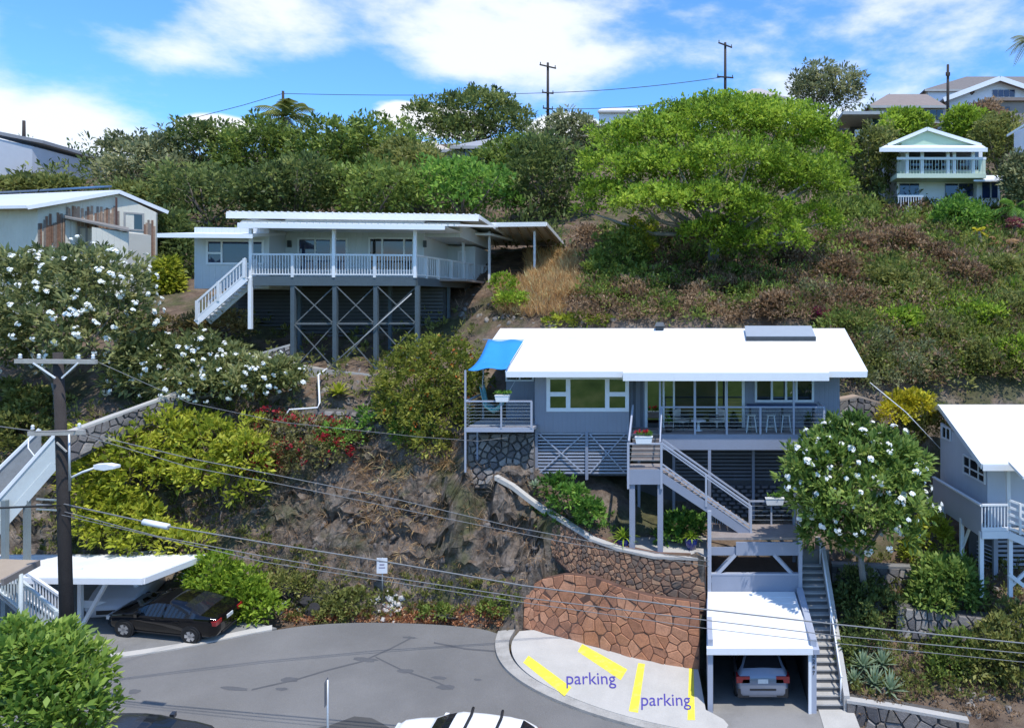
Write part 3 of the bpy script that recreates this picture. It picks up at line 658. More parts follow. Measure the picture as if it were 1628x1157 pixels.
for k in range(12): bar('baluster', (.75 + k * .1, dy1, dzz - .2), (.75 + k * .1, dy1, dzz + .35), .03, .03, GREY_LIGHT, gh)
# grey retaining wall behind the garage roof
rw0 = thing('block_wall', 'plain grey painted wall behind the garage roof under the lower deck', 'wall', (2.5, 29.3, 2.6))
box('wall_face', .66, 4.1, 28.58, 28.7, 2.6, 3.42, GREY_PAINT, rw0); box('wall_cap', .64, 4.12, 28.565, 28.73, 3.42, 3.48, GREY_LIGHT, rw0)
# open breeze-block wall under the house
bw = thing('breeze_block_wall', 'dark open-work block wall under the deck of the grey house', 'wall', (2.9, 32.6, 4.4))
blk = mat('dark_block', (.16, .16, .175), .85, .18, 3, bump=.2)
for r_ in range(8):
    for c_ in range(13):
        x = .75 + c_ * .37 + (.185 if r_ % 2 else 0); put('block', cube(blk), Matrix.Translation((x, 32.75, 4.55 + r_ * .185)) @ Matrix.Diagonal((.25, .14, .10, 1)), bw)
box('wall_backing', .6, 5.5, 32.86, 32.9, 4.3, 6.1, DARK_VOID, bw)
# ---------------------------------------------------------------- garage
ga = thing('garage', 'open white roofed garage with pale posts under the lower deck', 'garage', (2.3, 26.7, 0))
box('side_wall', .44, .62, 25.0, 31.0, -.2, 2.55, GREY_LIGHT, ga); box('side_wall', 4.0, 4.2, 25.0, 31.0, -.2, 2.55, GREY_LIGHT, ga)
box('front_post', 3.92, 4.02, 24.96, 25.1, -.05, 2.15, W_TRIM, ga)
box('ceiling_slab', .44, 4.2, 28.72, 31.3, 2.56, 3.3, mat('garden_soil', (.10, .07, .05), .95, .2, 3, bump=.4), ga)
box('back_wall', .62, 4.0, 30.9, 31.0, -.2, 2.5, mat('garage_shade', (.035, .035, .038), .9), ga)  # interior darkness painted into the back wall, inner faces and ceiling
for sx in (.625, 3.985): box('inner_wall', sx, sx + .01, 25.15, 30.9, 0, 2.2, mat('garage_shade', (.09, .09, .095), .9), ga)
box('ceiling', .62, 4.0, 25.05, 30.9, 2.07, 2.09, mat('garage_shade', (.035, .035, .038), .9), ga)
gr = slab('roof', [(.40, 24.9, 2.30), (4.06, 24.9, 2.30), (3.92, 28.55, 2.78), (.50, 28.55, 2.78)], (0, 0, -.12), W_ROOF, ga)
bar('fascia', (.40, 24.88, 2.19), (4.06, 24.88, 2.19), .04, .22, W_TRIM, ga)
for k in range(1, 9):
    t = k / 9; y = 24.9 + 3.65 * t; z = 2.30 + .48 * t; bar('roof_lap', (.41 + .09 * t, y, z + .006), (4.05 - .13 * t, y, z + .006), .03, .012, W_TRIM, gr)
slab('roof_upstand', [(4.07, 24.85, 2.26), (4.28, 24.85, 2.26), (4.24, 28.5, 2.95), (4.0, 28.5, 2.95)], (0, 0, -.16), GREY_LIGHT, ga)

def digits(s, x, y, z0, step, size, m, parent):
    for k, ch in enumerate(s):
        cu = bpy.data.curves.new('house_number', 'FONT'); cu.body = ch; cu.size = size; cu.extrude = .006
        o = bpy.data.objects.new('n', cu); COL.objects.link(o); me = bpy.data.meshes.new_from_object(o); bpy.data.objects.remove(o)
        me.transform(Matrix.Translation((x, y, z0 - k * step)) @ Matrix.Rotation(math.pi / 2, 4, 'X')); me.materials.clear(); me.materials.append(m)
        o0 = worg(parent); me.transform(Matrix.Translation(-o0)); link('house_number', me, parent)
digits('2247', 4.05, 24.985, 1.93, .2, .2, STEEL_DARK, ga)
# ---------------------------------------------------------------- stairs at the right of the garage
st = thing('concrete_stairs', 'long straight flight of concrete steps climbing beside the garage', 'stairs', (4.7, 25, 0))
ns = 19
def stair_top(y): return (y - 25.25) / 4.4 * 3.5
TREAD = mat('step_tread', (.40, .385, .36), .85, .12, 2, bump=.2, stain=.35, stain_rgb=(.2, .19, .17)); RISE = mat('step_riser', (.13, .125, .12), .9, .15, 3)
for k in range(ns):
    y = 25.25 + k * 4.4 / ns; z = (k + 1) * 3.5 / ns
    box('step', 4.24, 5.16, y, y + 4.4 / ns + .02, z - .4, z - .05, RISE, st); box('step_nosing', 4.23, 5.17, y - .03, y + 4.4 / ns, z - .05, z, TREAD, st)
slab('stair_wall', [(5.17, 25.1, -.3), (5.17, 25.1, .55), (5.17, 29.8, 4.1), (5.17, 31.2, 4.1), (5.17, 31.2, -.3)], (.2, 0, 0), CONC, st)
box('top_wall', 4.2, 5.5, 29.72, 29.9, 2.8, 4.0, CONC_DARK, st)
hr = [(5.12, 25.25, 1.12)] + [(5.12, 25.4 + t * 4.2, stair_top(25.4 + t * 4.2) + 1.02) for t in (.0, .35, .7, 1.0)]
pipe('hand_rail', hr, .032, W_TRIM, st)
for t in (0, .45, 1.0): y = 25.4 + 4.2 * t; pipe('rail_post', [(5.12, y, stair_top(y) - .05), (5.12, y, stair_top(y) + 1.0)], .03, W_TRIM, st)
box('bottom_pad', 4.3, 5.5, 24.1, 25.2, -.1, .02, CONC_PALE, st)
# ---------------------------------------------------------------- white house on stilts
def frame(O, ang):
    return Matrix.Translation(O) @ Matrix.Rotation(ang, 4, 'Z')
WO = P(660, 440, 36.5); T2 = frame(WO, math.radians(6)); T2i = T2.inverted()
def L2(px, py, Y): return T2i @ P(px, py, Y)
def at_b(T, px, py, b):                     # point on photo ray where local y == b
    Ti = T.inverted(); o = Ti @ Vector((0, 0, H)); d = (Ti.to_3x3()) @ Vector(((px - CX) / F, 1, -(py - HZ) / F)); t = (b - o.y) / d.y; return o + d * t
wh = thing('stilt_house', 'long white house on dark stilts with wrap-around deck and white railing', 'house', (WO.x - 5, WO.y + 4, WO.z - 4.5))
WALL2 = mat('pale_siding', (.60, .62, .62), .6, .04, 1.5, wave=('X', .3)); TEAL = mat('teal_grey_paint', (.075, .10, .115), .6, .12, 2); BRACE = mat('brace_grey', (.12, .13, .13), .7, .15, 3)
def B2(*a): return at_b(T2, *a)
wl = B2(309, 378, 1.2).x; dl = B2(399, 440, 0).x
wb = 3.0; right = -.35
box('wall', wl, dl + .3, 1.2, 14, -.6, 2.5, WALL2, wh, T2)
box('wall', dl + .3, right, wb, 14, -.3, 3.2, WALL2, wh, T2)
box('wall', right, 1.3, 8.5, 14, -.3, 2.2, WALL2, wh, T2)
def W2(px0, px1, py0, py1, b, cols, gm=GLASS_BLUE, rows=None):
    p, q = B2(px0, py0, b), B2(px1, py1, b); window(wh, T2, p.x, q.x, b, q.z, p.z, cols, W_TRIM, gm, fw=.09, casing=.1, rows=rows)
W2(328, 420, 381, 421, 1.2, [.25], GLASS_BLUE, {0: [.45]})
W2(473, 553, 378, 432, wb, [.34, .68]); W2(586, 659, 377, 432, wb, [.28, .8], GLASS)
for px in (461, 676):
    p = B2(px, 388, wb); box('wall_lamp', p.x - .08, p.x + .08, wb - .15, wb, p.z - .18, p.z + .18, STEEL_DARK, wh, T2)
window(wh, T2, .25, .75, 8.5, 0, 1.9, [], W_TRIM, mat('white_door', (.7, .71, .72), .5), casing=.08)
# deck
box('deck', dl, 0, .05, wb, -.12, 0, DECK_WOOD, wh, T2); box('deck', -.36 + .0, 1.9, wb, 14, -.12, -.001, DECK_WOOD, wh, T2)
box('deck_edge_beam', dl, .03, -.03, .04, -.46, -.02, TEAL, wh, T2)
def deckpt(b): return .03 * 0 + b * .0
bar('deck_edge_beam', T2 @ Vector((0, .05, -.24)), T2 @ Vector((1.9, 13.5, -.24)), .08, .4, TEAL, wh)
slab('deck', [(0, .05, -.01), (1.9, 13.5, -.01), (-.3, 13.5, -.01), (-.3, .05, -.01)], (0, 0, -.1), DECK_WOOD, wh, T2)
# railing: front and receding side
def balus(p, q, n, hgt, m, parent, posts):
    p, q = Vector(p), Vector(q)
    for dz, hh in ((hgt, .09), (.1, .06)): bar('rail', p + Vector((0, 0, dz)), q + Vector((0, 0, dz)), .08, hh, m, parent)
    for k in range(n + 1):
        c = p.lerp(q, k / n); bar('baluster', c + Vector((0, 0, .1)), c + Vector((0, 0, hgt)), .035, .035, m, parent)
    for t in posts:
        c = p.lerp(q, t); bar('rail_post', c - Vector((0, 0, .05)), c + Vector((0, 0, hgt + .04)), .13, .13, m, parent)
RAILW = mat('rail_white', (.66, .67, .68), .5, .05, 3)
balus(T2 @ Vector((dl, 0, 0)), T2 @ Vector((0, 0, 0)), 58, 1.08, RAILW, wh, [.25, .5, .75, 1])
balus(T2 @ Vector((0, 0, 0)), T2 @ Vector((1.9, 13.5, 0)), 50, 1.08, RAILW, wh, [.1, .22, .36, .55, .75, 1])
for t in (0, .5, 1.0): bar('porch_post', T2 @ Vector((dl * (1 - t), 0, -.05)), T2 @ Vector((dl * (1 - t), 0, 2.35)), .14, .14, W_TRIM, wh)
bar('porch_post', T2 @ Vector((.95, 6.8, 0)), T2 @ Vector((.95, 6.8, 2.3)), .12, .12, W_TRIM, wh)
bar('porch_post', T2 @ Vector((dl, -.05, -2.6)), T2 @ Vector((dl, -.05, -.05)), .16, .16, W_TRIM, wh)
# stilts and cross braces
px_ = [465, 532, 597, 663]; xs_ = [B2(p, 520, 0).x for p in px_]; zb = -4.6
for x in xs_: bar('stilt', T2 @ Vector((x, .1, zb - .4)), T2 @ Vector((x, .1, -.45)), .2, .2, TEAL, wh)
for k, x in enumerate((dl + 1.2, dl + 3, -2)): bar('stilt', T2 @ Vector((x, 2.6, zb)), T2 @ Vector((x, 2.6, -.2)), .16, .16, TEAL, wh)
for t in (.35, .55, .75): bar('stilt', T2 @ Vector((1.9 * t - .1, 13.5 * t, -3.2 + t * 1.6)), T2 @ Vector((1.9 * t - .1, 13.5 * t, -.4)), .15, .15, TEAL, wh)
for i in range(3):
    a, b_ = xs_[i] + .1, xs_[i + 1] - .1
    for (za, zc) in ((-.5, -2.3), (-2.4, -4.5)):
        bar('cross_brace', T2 @ Vector((a, .0, za)), T2 @ Vector((b_, .0, zc)), .03, .05, BRACE, wh); bar('cross_brace', T2 @ Vector((a, .2, zc)), T2 @ Vector((b_, .2, za)), .03, .05, BRACE, wh)
    bar('tie_beam', T2 @ Vector((a, .1, -2.35)), T2 @ Vector((b_, .1, -2.35)), .04, .09, BRACE, wh)
pipe('drain_pipe', [T2 @ Vector((-.15, -.08, -.85)), T2 @ Vector((xs_[2] - .4, -.1, -2.9)), T2 @ Vector((xs_[1] - .3, -.1, -4.6))], .03, mat('pipe_grey', (.36, .36, .35), .5), wh)
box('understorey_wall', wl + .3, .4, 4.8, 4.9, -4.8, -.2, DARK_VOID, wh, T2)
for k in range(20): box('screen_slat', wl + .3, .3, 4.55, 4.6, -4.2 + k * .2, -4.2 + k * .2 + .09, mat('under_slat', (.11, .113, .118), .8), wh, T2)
# roofs
RF2 = mat('corrugated_white', (.72, .71, .68), .5, .05, 1.2, stain=.3, stain_rgb=(.5, .47, .42))
def R2(px, py, b): return at_b(T2, px, py, b)
def roof2(name, fl, fr, br, bl, th, m, ribs=0, par=None):
    o = slab(name, [fl, fr, br, bl], (0, 0, -th), m, wh, T2)
    for k in range(ribs):
        t = (k + .5) / ribs; p = T2 @ (Vector(fl).lerp(Vector(fr), t) + Vector((0, -.02, .012))); q = T2 @ (Vector(bl).lerp(Vector(br), t) + Vector((0, 0, .012))); bar('roof_rib', p, q, .07, .05, m, o)
    return o
z1 = R2(300, 372, -.5).z
A, B_ = R2(250, 371, -.6), R2(402, 371, -.6)
roof2('roof', A, (B_.x, -.6, A.z), (B_.x, 4, A.z + .55), (A.x + 1.6, 4, A.z + .55), .14, W_ROOF)
bar('fascia', T2 @ Vector((A.x, -.62, A.z - .1)), T2 @ Vector((B_.x, -.62, A.z - .1)), .04, .2, W_TRIM, wh)
A, B_ = R2(378, 354, -.7), R2(737, 354, -.7)
roof2('patio_roof', (A.x, -.7, A.z), (B_.x - .3, -.7, A.z), (B_.x + 1.0, 3.4, A.z + .38), (A.x + 1, 3.4, A.z + .38), .07, RF2, 34)
bar('fascia', T2 @ Vector((A.x, -.72, A.z - .13)), T2 @ Vector((B_.x - .9, -.72, A.z - .13)), .05, .24, W_TRIM, wh)
slab('soffit', [(A.x, -.6, A.z - .1), (B_.x - .8, -.6, A.z - .1), (B_.x - .8, 3, A.z - .05), (A.x, 3, A.z - .05)], (0, 0, -.03), W_PAINT, wh, T2)
A, B_ = R2(360, 336, 2.7), R2(761, 333, 2.7)
roof2('upper_roof', (A.x, 2.7, A.z), (B_.x, 2.7, A.z), (B_.x + .3, 14, A.z - .35), (A.x, 14, A.z - .35), .08, RF2, 40)
bar('fascia', T2 @ Vector((A.x, 2.67, A.z - .22)), T2 @ Vector((B_.x, 2.67, A.z - .22)), .05, .3, RF2, wh); bar('barge_board', T2 @ Vector((B_.x, 2.7, A.z - .12)), T2 @ Vector((B_.x + .3, 14, A.z - .47)), .05, .22, W_TRIM, wh)
box('clerestory', A.x + .5, B_.x - 1.1, 3.2, 13, A.z - 1.2, A.z - .4, WALL2, wh, T2)
A, B_ = R2(716, 370, 7.5), R2(780, 372, 7.5)
roof2('annex_roof', (A.x, 7.5, A.z), (B_.x, 7.5, A.z), (B_.x + .9, 14, A.z + .1), (A.x, 14, A.z + .3), .14, W_ROOF)
# carport behind it
A, B_ = P(770, 354, 44), P(868, 353, 44); C_, D = P(899, 389, 52), P(780, 389, 52)
cpn = thing('patio_carport', 'open shed roof on thin posts beyond the white stilt house', 'carport', (A.x + 2, 46, 16))
cpr = slab('roof', [A, B_, C_, D], (0, 0, -.08), RF2, cpn); bar('fascia', A + Vector((0, -.03, -.14)), B_ + Vector((0, -.03, -.14)), .05, .26, RF2, cpn); bar('barge_board', B_ + Vector((.03, 0, -.12)), C_ + Vector((.03, 0, -.12)), .05, .22, W_TRIM, cpn)
for k in range(7):
    t = (k + .5) / 7; bar('rafter', A.lerp(B_, t) + Vector((0, .1, -.16)), D.lerp(C_, t) + Vector((0, 0, -.16)), .08, .15, mat('rafter_tan', (.42, .36, .29), .7), cpn)
for (px, Y) in ((850, 45), (884, 51), (778, 45)): p = P(px, 380, Y); bar('post', (p.x, Y, 15.4), (p.x, Y, 18.6), .13, .13, W_PAINT, cpn)
box('back_screen', D.x, C_.x - .5, 51.6, 51.7, 15.0, 17.9, mat('back_screen_grey', (.14, .13, .12), .8), cpn)
# stairs at its left front
ws = thing('white_stairs', 'white wooden stairs with baluster railing at the end of the stilt house', 'stairs', T2 @ Vector((dl - 2, -1.2, -2.2)))
p0, p1 = T2 @ Vector((dl - .1, -.3, .0)), T2 @ Vector((B2(312, 505, -.3).x, -.3, -2.15))
for s in (0.0, .9):
    q = Vector((0, s, 0)); bar('stringer', p0 + q - Vector((0, 0, .12)), p1 + q - Vector((0, 0, .12)), .06, .3, W_PAINT, ws); balus(p0 + q, p1 + q, 16, .86, RAILW, ws, [.02, .55, .98])
for k in range(13): t = (k + .5) / 13; c = p0.lerp(p1, t); box('tread', c.x - .15, c.x + .15, c.y, c.y + .9, c.z - .05, c.z, W_PAINT, ws)
slb = tag(slab('patio_slab', [P(468, 577, 37.6), P(600, 590, 36.9), P(604, 596, 35.9), P(466, 582, 35.9)], (0, 0, -.5), CONC, None), kind='structure')
stp = thing('slab_steps', 'two low concrete steps at the left end of the slab under the stilts', 'steps', P(485, 577, 38.4))
for k in range(3): p = P(472 + 3 * k, 574 - 6 * k, 37.6 + .4 * k); box('step', p.x, p.x + 1.7 - .2 * k, p.y, p.y + .5, p.z - .2, p.z, CONC, stp)

# ---------------------------------------------------------------- weathered house at the left
CREAM = mat('cream_siding', (.62, .58, .48), .7, .07, 1.5, wave=('X', .25), stain=.25, stain_rgb=(.4, .33, .24))
BARE = mat('bare_wood', (.22, .12, .075), .85, .35, 5, stain=.5, stain_rgb=(.10, .06, .04), fine=14)
BARES = [BARE, mat('bare_wood_pale', (.33, .22, .15), .85, .3, 5, fine=14), mat('bare_wood_grey', (.20, .16, .13), .85, .3, 5, fine=14)]
oh = thing('weathered_house', 'weathered cream house with peeling brown boards at the far left', 'house', P(150, 470, 43))
g0, g1, g2, g3, g4 = P(60, 520, 40), P(60, 330, 40), P(184, 307, 42.4), P(248, 338, 43.8), P(248, 520, 43.8)
slab('gable_wall', [g0, g1, g2, g3, g4], (-.1, .25, 0), CREAM, oh)
slab('wall', [P(-140, 520, 41), P(-140, 330, 41), g1, g0], (0, .2, 0), CREAM, oh)
ROOF1 = mat('metal_roof_pale', (.58, .59, .60), .5, .05, 1)
ra, rb = P(44, 327, 39.3), P(190, 302, 42.3)
slab('roof', [ra, rb, rb + Vector((-9, 8.5, .9)), P(-160, 316, 47), P(-160, 331, 39.8)], (0, 0, -.12), ROOF1, oh)
slab('roof', [rb + Vector((0, 0, .004)), P(268, 335, 44.6), P(268, 335, 44.6) + Vector((-9, 8.5, .6)), rb + Vector((-9, 8.5, .9))], (0, 0, -.12), ROOF1, oh)
bar('barge_board', ra + Vector((0, -.03, -.12)), rb + Vector((0, -.03, -.12)), .05, .2, W_PAINT, oh); bar('barge_board', rb + Vector((0, -.03, -.12)), P(268, 335, 44.6) + Vector((0, -.03, -.12)), .05, .2, W_PAINT, oh)
bar('gutter', P(-140, 330, 39.9) + Vector((0, -.05, -.08)), ra + Vector((0, -.05, -.08)), .1, .16, W_PAINT, oh)
# peeling boards: bare planks standing a little proud where paint has gone
d_ = (g3 - g1); d_.z = 0; du = d_.normalized(); out = Vector((du.y, -du.x, 0))
rr = random.Random(5)
for px in range(62, 247, 3):
    kk = (px - CX) / F; t = (kk * g1.y - g1.x) / ((g3.x - g1.x) - kk * (g3.y - g1.y)); base = P(px, 400, g1.y + (g3.y - g1.y) * t)
    if px <= 105: top, bot = 352 - (px - 60) * .25 + rr.uniform(-10, 12), 394 + rr.uniform(-8, 10)
    elif px < 190: top, bot = 333 + rr.uniform(-6, 7), 352 + (px - 105) * .2 + rr.uniform(0, 5)
    elif px > 228: top, bot = 352 + rr.uniform(-8, 10), 420 + rr.uniform(-15, 10)
    else: continue
    if rr.random() < .12: continue
    Y = base.y; a, b_ = P(px, top, Y), P(px, bot, Y); bar('bare_plank', a + out * .04, b_ + out * .04, .105, .04, rr.choice(BARES), oh, up=out)
for (x0, x1, y0, y1, t) in ((196, 229, 337, 368, .8), (123, 139, 360, 395, .38)):
    a, b_ = P(x0, y0, 40 + 3.8 * (x0 - 60) / 190), P(x1, y1, 40 + 3.8 * (x1 - 60) / 190)
    Tm = frame(a, math.atan2(d_.y, d_.x)); wdt = (Vector((b_.x, b_.y)) - Vector((a.x, a.y))).length
    window(oh, Tm, 0, wdt, -.06, b_.z - a.z, 0, [], mat('old_frame', (.3, .29, .27), .7), GLASS, casing=.1)
hwin(-20, 19, 343, 374, 40.95, [.5], parent=oh, fm=mat('old_frame', (.3, .29, .27), .7))
bar('down_pipe', P(185, 314, 42.2), P(185, 360, 42.2), .07, .07, mat('rust_brown', (.12, .06, .045), .7), oh)
# solar array rows
for k, (a, b_, c) in enumerate([((-40, 318), (60, 312), 42.2), ((62, 311.5), (125, 307), 43.2), ((-40, 309), (60, 304), 46), ((62, 303.8), (178, 297), 47)]):
    p, q = P(a[0], a[1], c), P(b_[0], b_[1], c + 1); s = thing('solar_panel', ['dark solar panels on the lower left of the weathered house roof', 'dark solar panels lower right on the weathered house roof', 'upper left row of dark solar panels on the weathered house roof', 'upper right row of dark solar panels on the weathered house roof'][k], 'solar panel', p)
    slab('panel', [p, q, q + Vector((-.9, 1.1, .28)), p + Vector((-.9, 1.1, .28))], (0, 0, -.06), mat('solar_black', (.02, .022, .03), .2, .1, 3, spec=.6), s); bar('panel_leg', p + Vector((.3, .3, -.3)), p + Vector((.3, .3, .02)), .05, .05, METAL, s); bar('panel_leg', q + Vector((-.4, .3, -.35)), q + Vector((-.4, .3, .02)), .05, .05, METAL, s)
# cream lean-to with a shed roof in front of the gable
a, b_ = P(146, 361, 39.8), P(203, 370, 40.4)
slab('lean_to', [a, b_, P(203, 470, 40.4), P(146, 470, 39.8)], (.1, 1.6, 0), CREAM, oh)
slab('lean_to_wall', [P(104, 350, 39.8), P(120, 352, 40.2), P(120, 440, 40.2), P(104, 440, 39.8)], (0, .1, 0), CREAM, oh)
slab('lean_to_roof', [P(103, 344, 39.5), P(205, 366, 40.2), P(205, 362, 42), P(103, 342, 41.4)], (0, 0, -.1), mat('old_roofing', (.2, .185, .165), .85, .3, 4), oh)
slab('lower_wall', [P(203, 408, 42.2), P(247, 408, 43.5), P(247, 480, 43.5), P(203, 480, 42.2)], (0, .2, 0), mat('grey_old_wall', (.30, .28, .26), .85, .2, 2), oh)

# ---------------------------------------------------------------- pale house at the right
rh = thing('pale_house', 'pale house with white gable roof and raised walkway at the right edge', 'house', (13, 30, 5))
PALE = mat('pale_lavender_siding', (.60, .62, .67), .6, .05, 1.5, wave=('Y', .3))
def side(py, Y): return P(0, 0, 1)
# gable wall recedes; corner nearest at px 1575
wa, wb2 = P(1495, 760, 33.2), P(1572, 800, 28.6)
slab('gable_wall', [P(1495, 770, 33.2), P(1495, 672, 33.2), P(1570, 724, 28.7), P(1570, 835, 28.7)], (.12, .1, 0), PALE, rh)
slab('front_wall', [P(1570, 835, 28.7), P(1570, 735, 28.7), P(1640, 735, 28.7), P(1640, 835, 28.7)], (0, .15, 0), PALE, rh)
pk = P(1493, 643, 33.4); ev = P(1562, 737, 27.6)
slab('roof', [pk, ev, P(1760, 737, 27.6), P(1760, 643, 33.4)], (0, 0, -.12), W_ROOF, rh)
slab('roof', [pk + Vector((0, .004, 0)), P(1760, 643, 33.404), P(1760, 662, 36), P(1461, 658, 36)], (0, 0, -.12), W_ROOF, rh)
bar('barge_board', pk + Vector((-.03, 0, -.1)), ev + Vector((-.03, 0, -.1)), .05, .22, W_TRIM, rh); bar('barge_board', pk + Vector((-.03, 0, -.1)), P(1461, 658, 36) + Vector((-.03, 0, -.1)), .05, .22, W_TRIM, rh); bar('fascia', ev + Vector((0, -.03, -.14)), P(1760, 737, 27.6) + Vector((0, -.03, -.14)), .04, .24, W_TRIM, rh)
gd = (P(1570, 735, 28.7) - P(1495, 672, 33.2)); gdir = Vector((gd.x, gd.y, 0)).normalized(); gang = math.atan2(gdir.y, gdir.x)
def gwin(px0, px1, py0, py1, cols, rows=None):
    la, lb_ = P(1495, 0, 33.2), P(1570, 0, 28.7); sv = lambda px: ((px - CX) / F * la.y - la.x) / ((lb_.x - la.x) - (px - CX) / F * (lb_.y - la.y)); t0, t1 = sv(px0), sv(px1)
    Y0 = 33.2 - 4.5 * t0; Y1 = 33.2 - 4.5 * t1; a = P(px0, py0, Y0); b_ = P(px1, py1, Y1); w = (Vector((b_.x, b_.y)) - Vector((a.x, a.y))).length
    window(rh, frame(a, gang), 0, w, -.03, b_.z - a.z, 0, cols, W_TRIM, GLASS, casing=.07, fw=.06, rows=rows)
gwin(1499, 1513, 675, 702, [.5]); gwin(1533, 1568, 721, 770, [.3, .72], {0: [.4], 1: [.4], 2: [.4]})
# raised walkway with solid side and baluster end
k0, k1 = P(1484, 802, 32.6), P(1561, 843, 28)
k0.z = k1.z = 5.35
kd = (k1 - k0).normalized(); kn = Vector((kd.y, -kd.x, 0)) * -1
slab('walkway', [k0, k1, k1 + Vector((1.7, .1, 0)), k0 + Vector((1.2, .2, 0))], (0, 0, -.14), CONC, rh)
bar('parapet', k0 + Vector((0, 0, .35)), k1 + Vector((0, 0, .35)), .06, 1.2, GREY_LIGHT, rh); bar('parapet_cap', k0 + Vector((0, 0, .97)), k1 + Vector((0, 0, .97)), .14, .06, W_TRIM, rh)
e_ = k1 + Vector((1.02, .05, 0))
for dz, hh in ((1.0, .08), (.06, .14)): bar('rail', k1 + Vector((0, 0, dz)), e_ + Vector((0, 0, dz)), .08, hh, W_TRIM, rh)
for k in range(9): c = k1.lerp(e_, k / 8); bar('baluster', c, c + Vector((0, 0, 1.0)), .04, .04, W_TRIM, rh)
bar('walkway_beam', k1 + Vector((0, -.02, -.16)), e_ + Vector((.1, -.02, -.16)), .06, .28, W_TRIM, rh)
for (px, py, Y) in ((1529, 882, 29.8), (1560, 936, 28.1), (1606, 935, 28.1), (1500, 830, 31.5)):
    p = P(px, py, Y); bar('post', (p.x, p.y, p.z - .3), (p.x, p.y, 5.3), .15, .15, W_TRIM, rh)
bar('porch_post', P(1604, 842, 28.2), P(1602, 735, 28.0), .14, .14, W_TRIM, rh); bar('wall_post', P(1582, 920, 29.8), P(1582, 845, 29.8), .18, .18, GREY_LIGHT, rh)
bar('post_brace', P(1530, 870, 29.8), P(1542, 838, 29.3), .08, .1, W_TRIM, rh)
slab('porch_roof', [P(1603, 733, 27.3), P(1760, 733, 26.4), P(1760, 760, 25.2), P(1626, 757, 25.6)], (0, 0, -.1), W_ROOF, rh)
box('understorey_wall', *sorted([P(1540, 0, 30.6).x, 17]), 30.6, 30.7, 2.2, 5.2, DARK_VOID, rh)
for k in range(14): box('screen_slat', P(1584, 0, 30.3).x, 17, 30.3, 30.33, 2.6 + k * .19, 2.6 + k * .19 + .1, GREY_LIGHT, rh)
for k in range(14): p = P(1553, 860 + k * 6, 30.2); bar('screen_slat', p, p + Vector((.7, .05, -.28)), .03, .03, GREY_LIGHT, rh)
# front stairs going out of frame at the right
for k in range(5): a = P(1605, 795 + k * 11, 28); bar('stair_rail', a, a + Vector((3.0, -1.2, -1.0)), .05, .09, W_TRIM, rh)
bar('stringer', P(1604, 850, 28), P(1604, 850, 28) + Vector((3, -1.2, -1.1)), .06, .28, W_TRIM, rh)
for k in range(3): a = P(1622 + 22 * k, 800 + 6 * k, 27.8 - .25 * k); bar('newel', a, a - Vector((0, 0, 1.2)), .08, .08, W_TRIM, rh)
bar('post_brace', P(1608, 930, 28.1), P(1640, 900, 28.1), .1, .12, W_TRIM, rh); bar('post_brace', P(1604, 912, 28.0), P(1640, 940, 28.0), .1, .14, W_TRIM, rh)
cyc = pipe('service_wire', [P(1383, 608, 33), P(1440, 655, 32.8), P(1495, 713, 33)], .02, W_PAINT, None, 5); tag(cyc, 'thin pale wire running down to the pale house from the hill', 'wire')

# ---------------------------------------------------------------- houses up the hill
GREENP = mat('mint_siding', (.42, .55, .40), .6, .05, 1.5); MINT = mat('mint_pale', (.55, .63, .50), .6, .05, 1.5)
mg = thing('mint_house', 'pale green two-storey house with gable front and balcony up the hill', 'house', P(1485, 335, 62))
Y = 62
def bx(name, px0, px1, py0, py1, Y0, Y1, m, par): a, b_ = P(px0, py0, Y0), P(px1, py1, Y0); return box(name, a.x, b_.x, Y0, Y1, b_.z, a.z, m, par)
bx('wall', 1426, 1562, 232, 336, 62, 72, W_PAINT, mg); bx('upper_band', 1427, 1561, 272, 280, 61.7, 62, MINT, mg)
a, b_, c = P(1398, 236, 59.5), P(1570, 236, 59.5), P(1474, 205, 61)
slab('gable', [P(1418, 232, 61.2), P(1553, 232, 61.2), P(1474, 207, 61.2)], (0, .1, 0), GREENP, mg)
slab('roof', [P(1412, 231, 61), c, c + Vector((0, 11, 0)), P(1412, 231, 61) + Vector((0, 11, 0))], (0, 0, .14), mat('green_roof', (.22, .28, .22), .7), mg); slab('roof', [c + Vector((.003, 0, 0)), P(1560, 231, 61), P(1560, 231, 61) + Vector((0, 11, 0)), c + Vector((.003, 11, 0))], (0, 0, .14), mat('green_roof', (.22, .28, .22), .7), mg)
for q in (P(1412, 231, 60.95), P(1560, 231, 60.95)): bar('barge_board', q, c + Vector((0, -.05, 0)), .06, .28, W_TRIM, mg)
slab('eave', [a, b_, P(1560, 230, 61.5), P(1410, 230, 61.5)], (0, 0, -.12), W_TRIM, mg)
bar('fascia', a + Vector((0, 0, -.12)), b_ + Vector((0, 0, -.12)), .06, .34, W_TRIM, mg)
bx('opening', 1440, 1556, 240, 270, 61.95, 62, GLASS, mg)
for px in (1440, 1464, 1505, 1515, 1545): bx('column', px, px + 5, 238, 278, 60.1, 60.3, W_TRIM, mg)
bx('balcony', 1426, 1568, 276, 283, 59.9, 62, MINT, mg)
for px in range(1432, 1566, 5): bx('baluster', px, px + .6, 253, 276, 60.0, 60.03, MINT, mg)
bx('top_rail', 1426, 1568, 250, 254, 59.98, 60.1, W_TRIM, mg); bx('side_panel', 1556, 1567, 250, 276, 60, 60.1, MINT, mg)
for (p0_, p1_) in ((1431, 1446), (1447, 1461), (1503, 1523), (1525, 1547)): bx('window', p0_, p1_, 292, 325 if p0_ < 1450 else 312, 61.9, 62, GLASS_BLUE, mg)
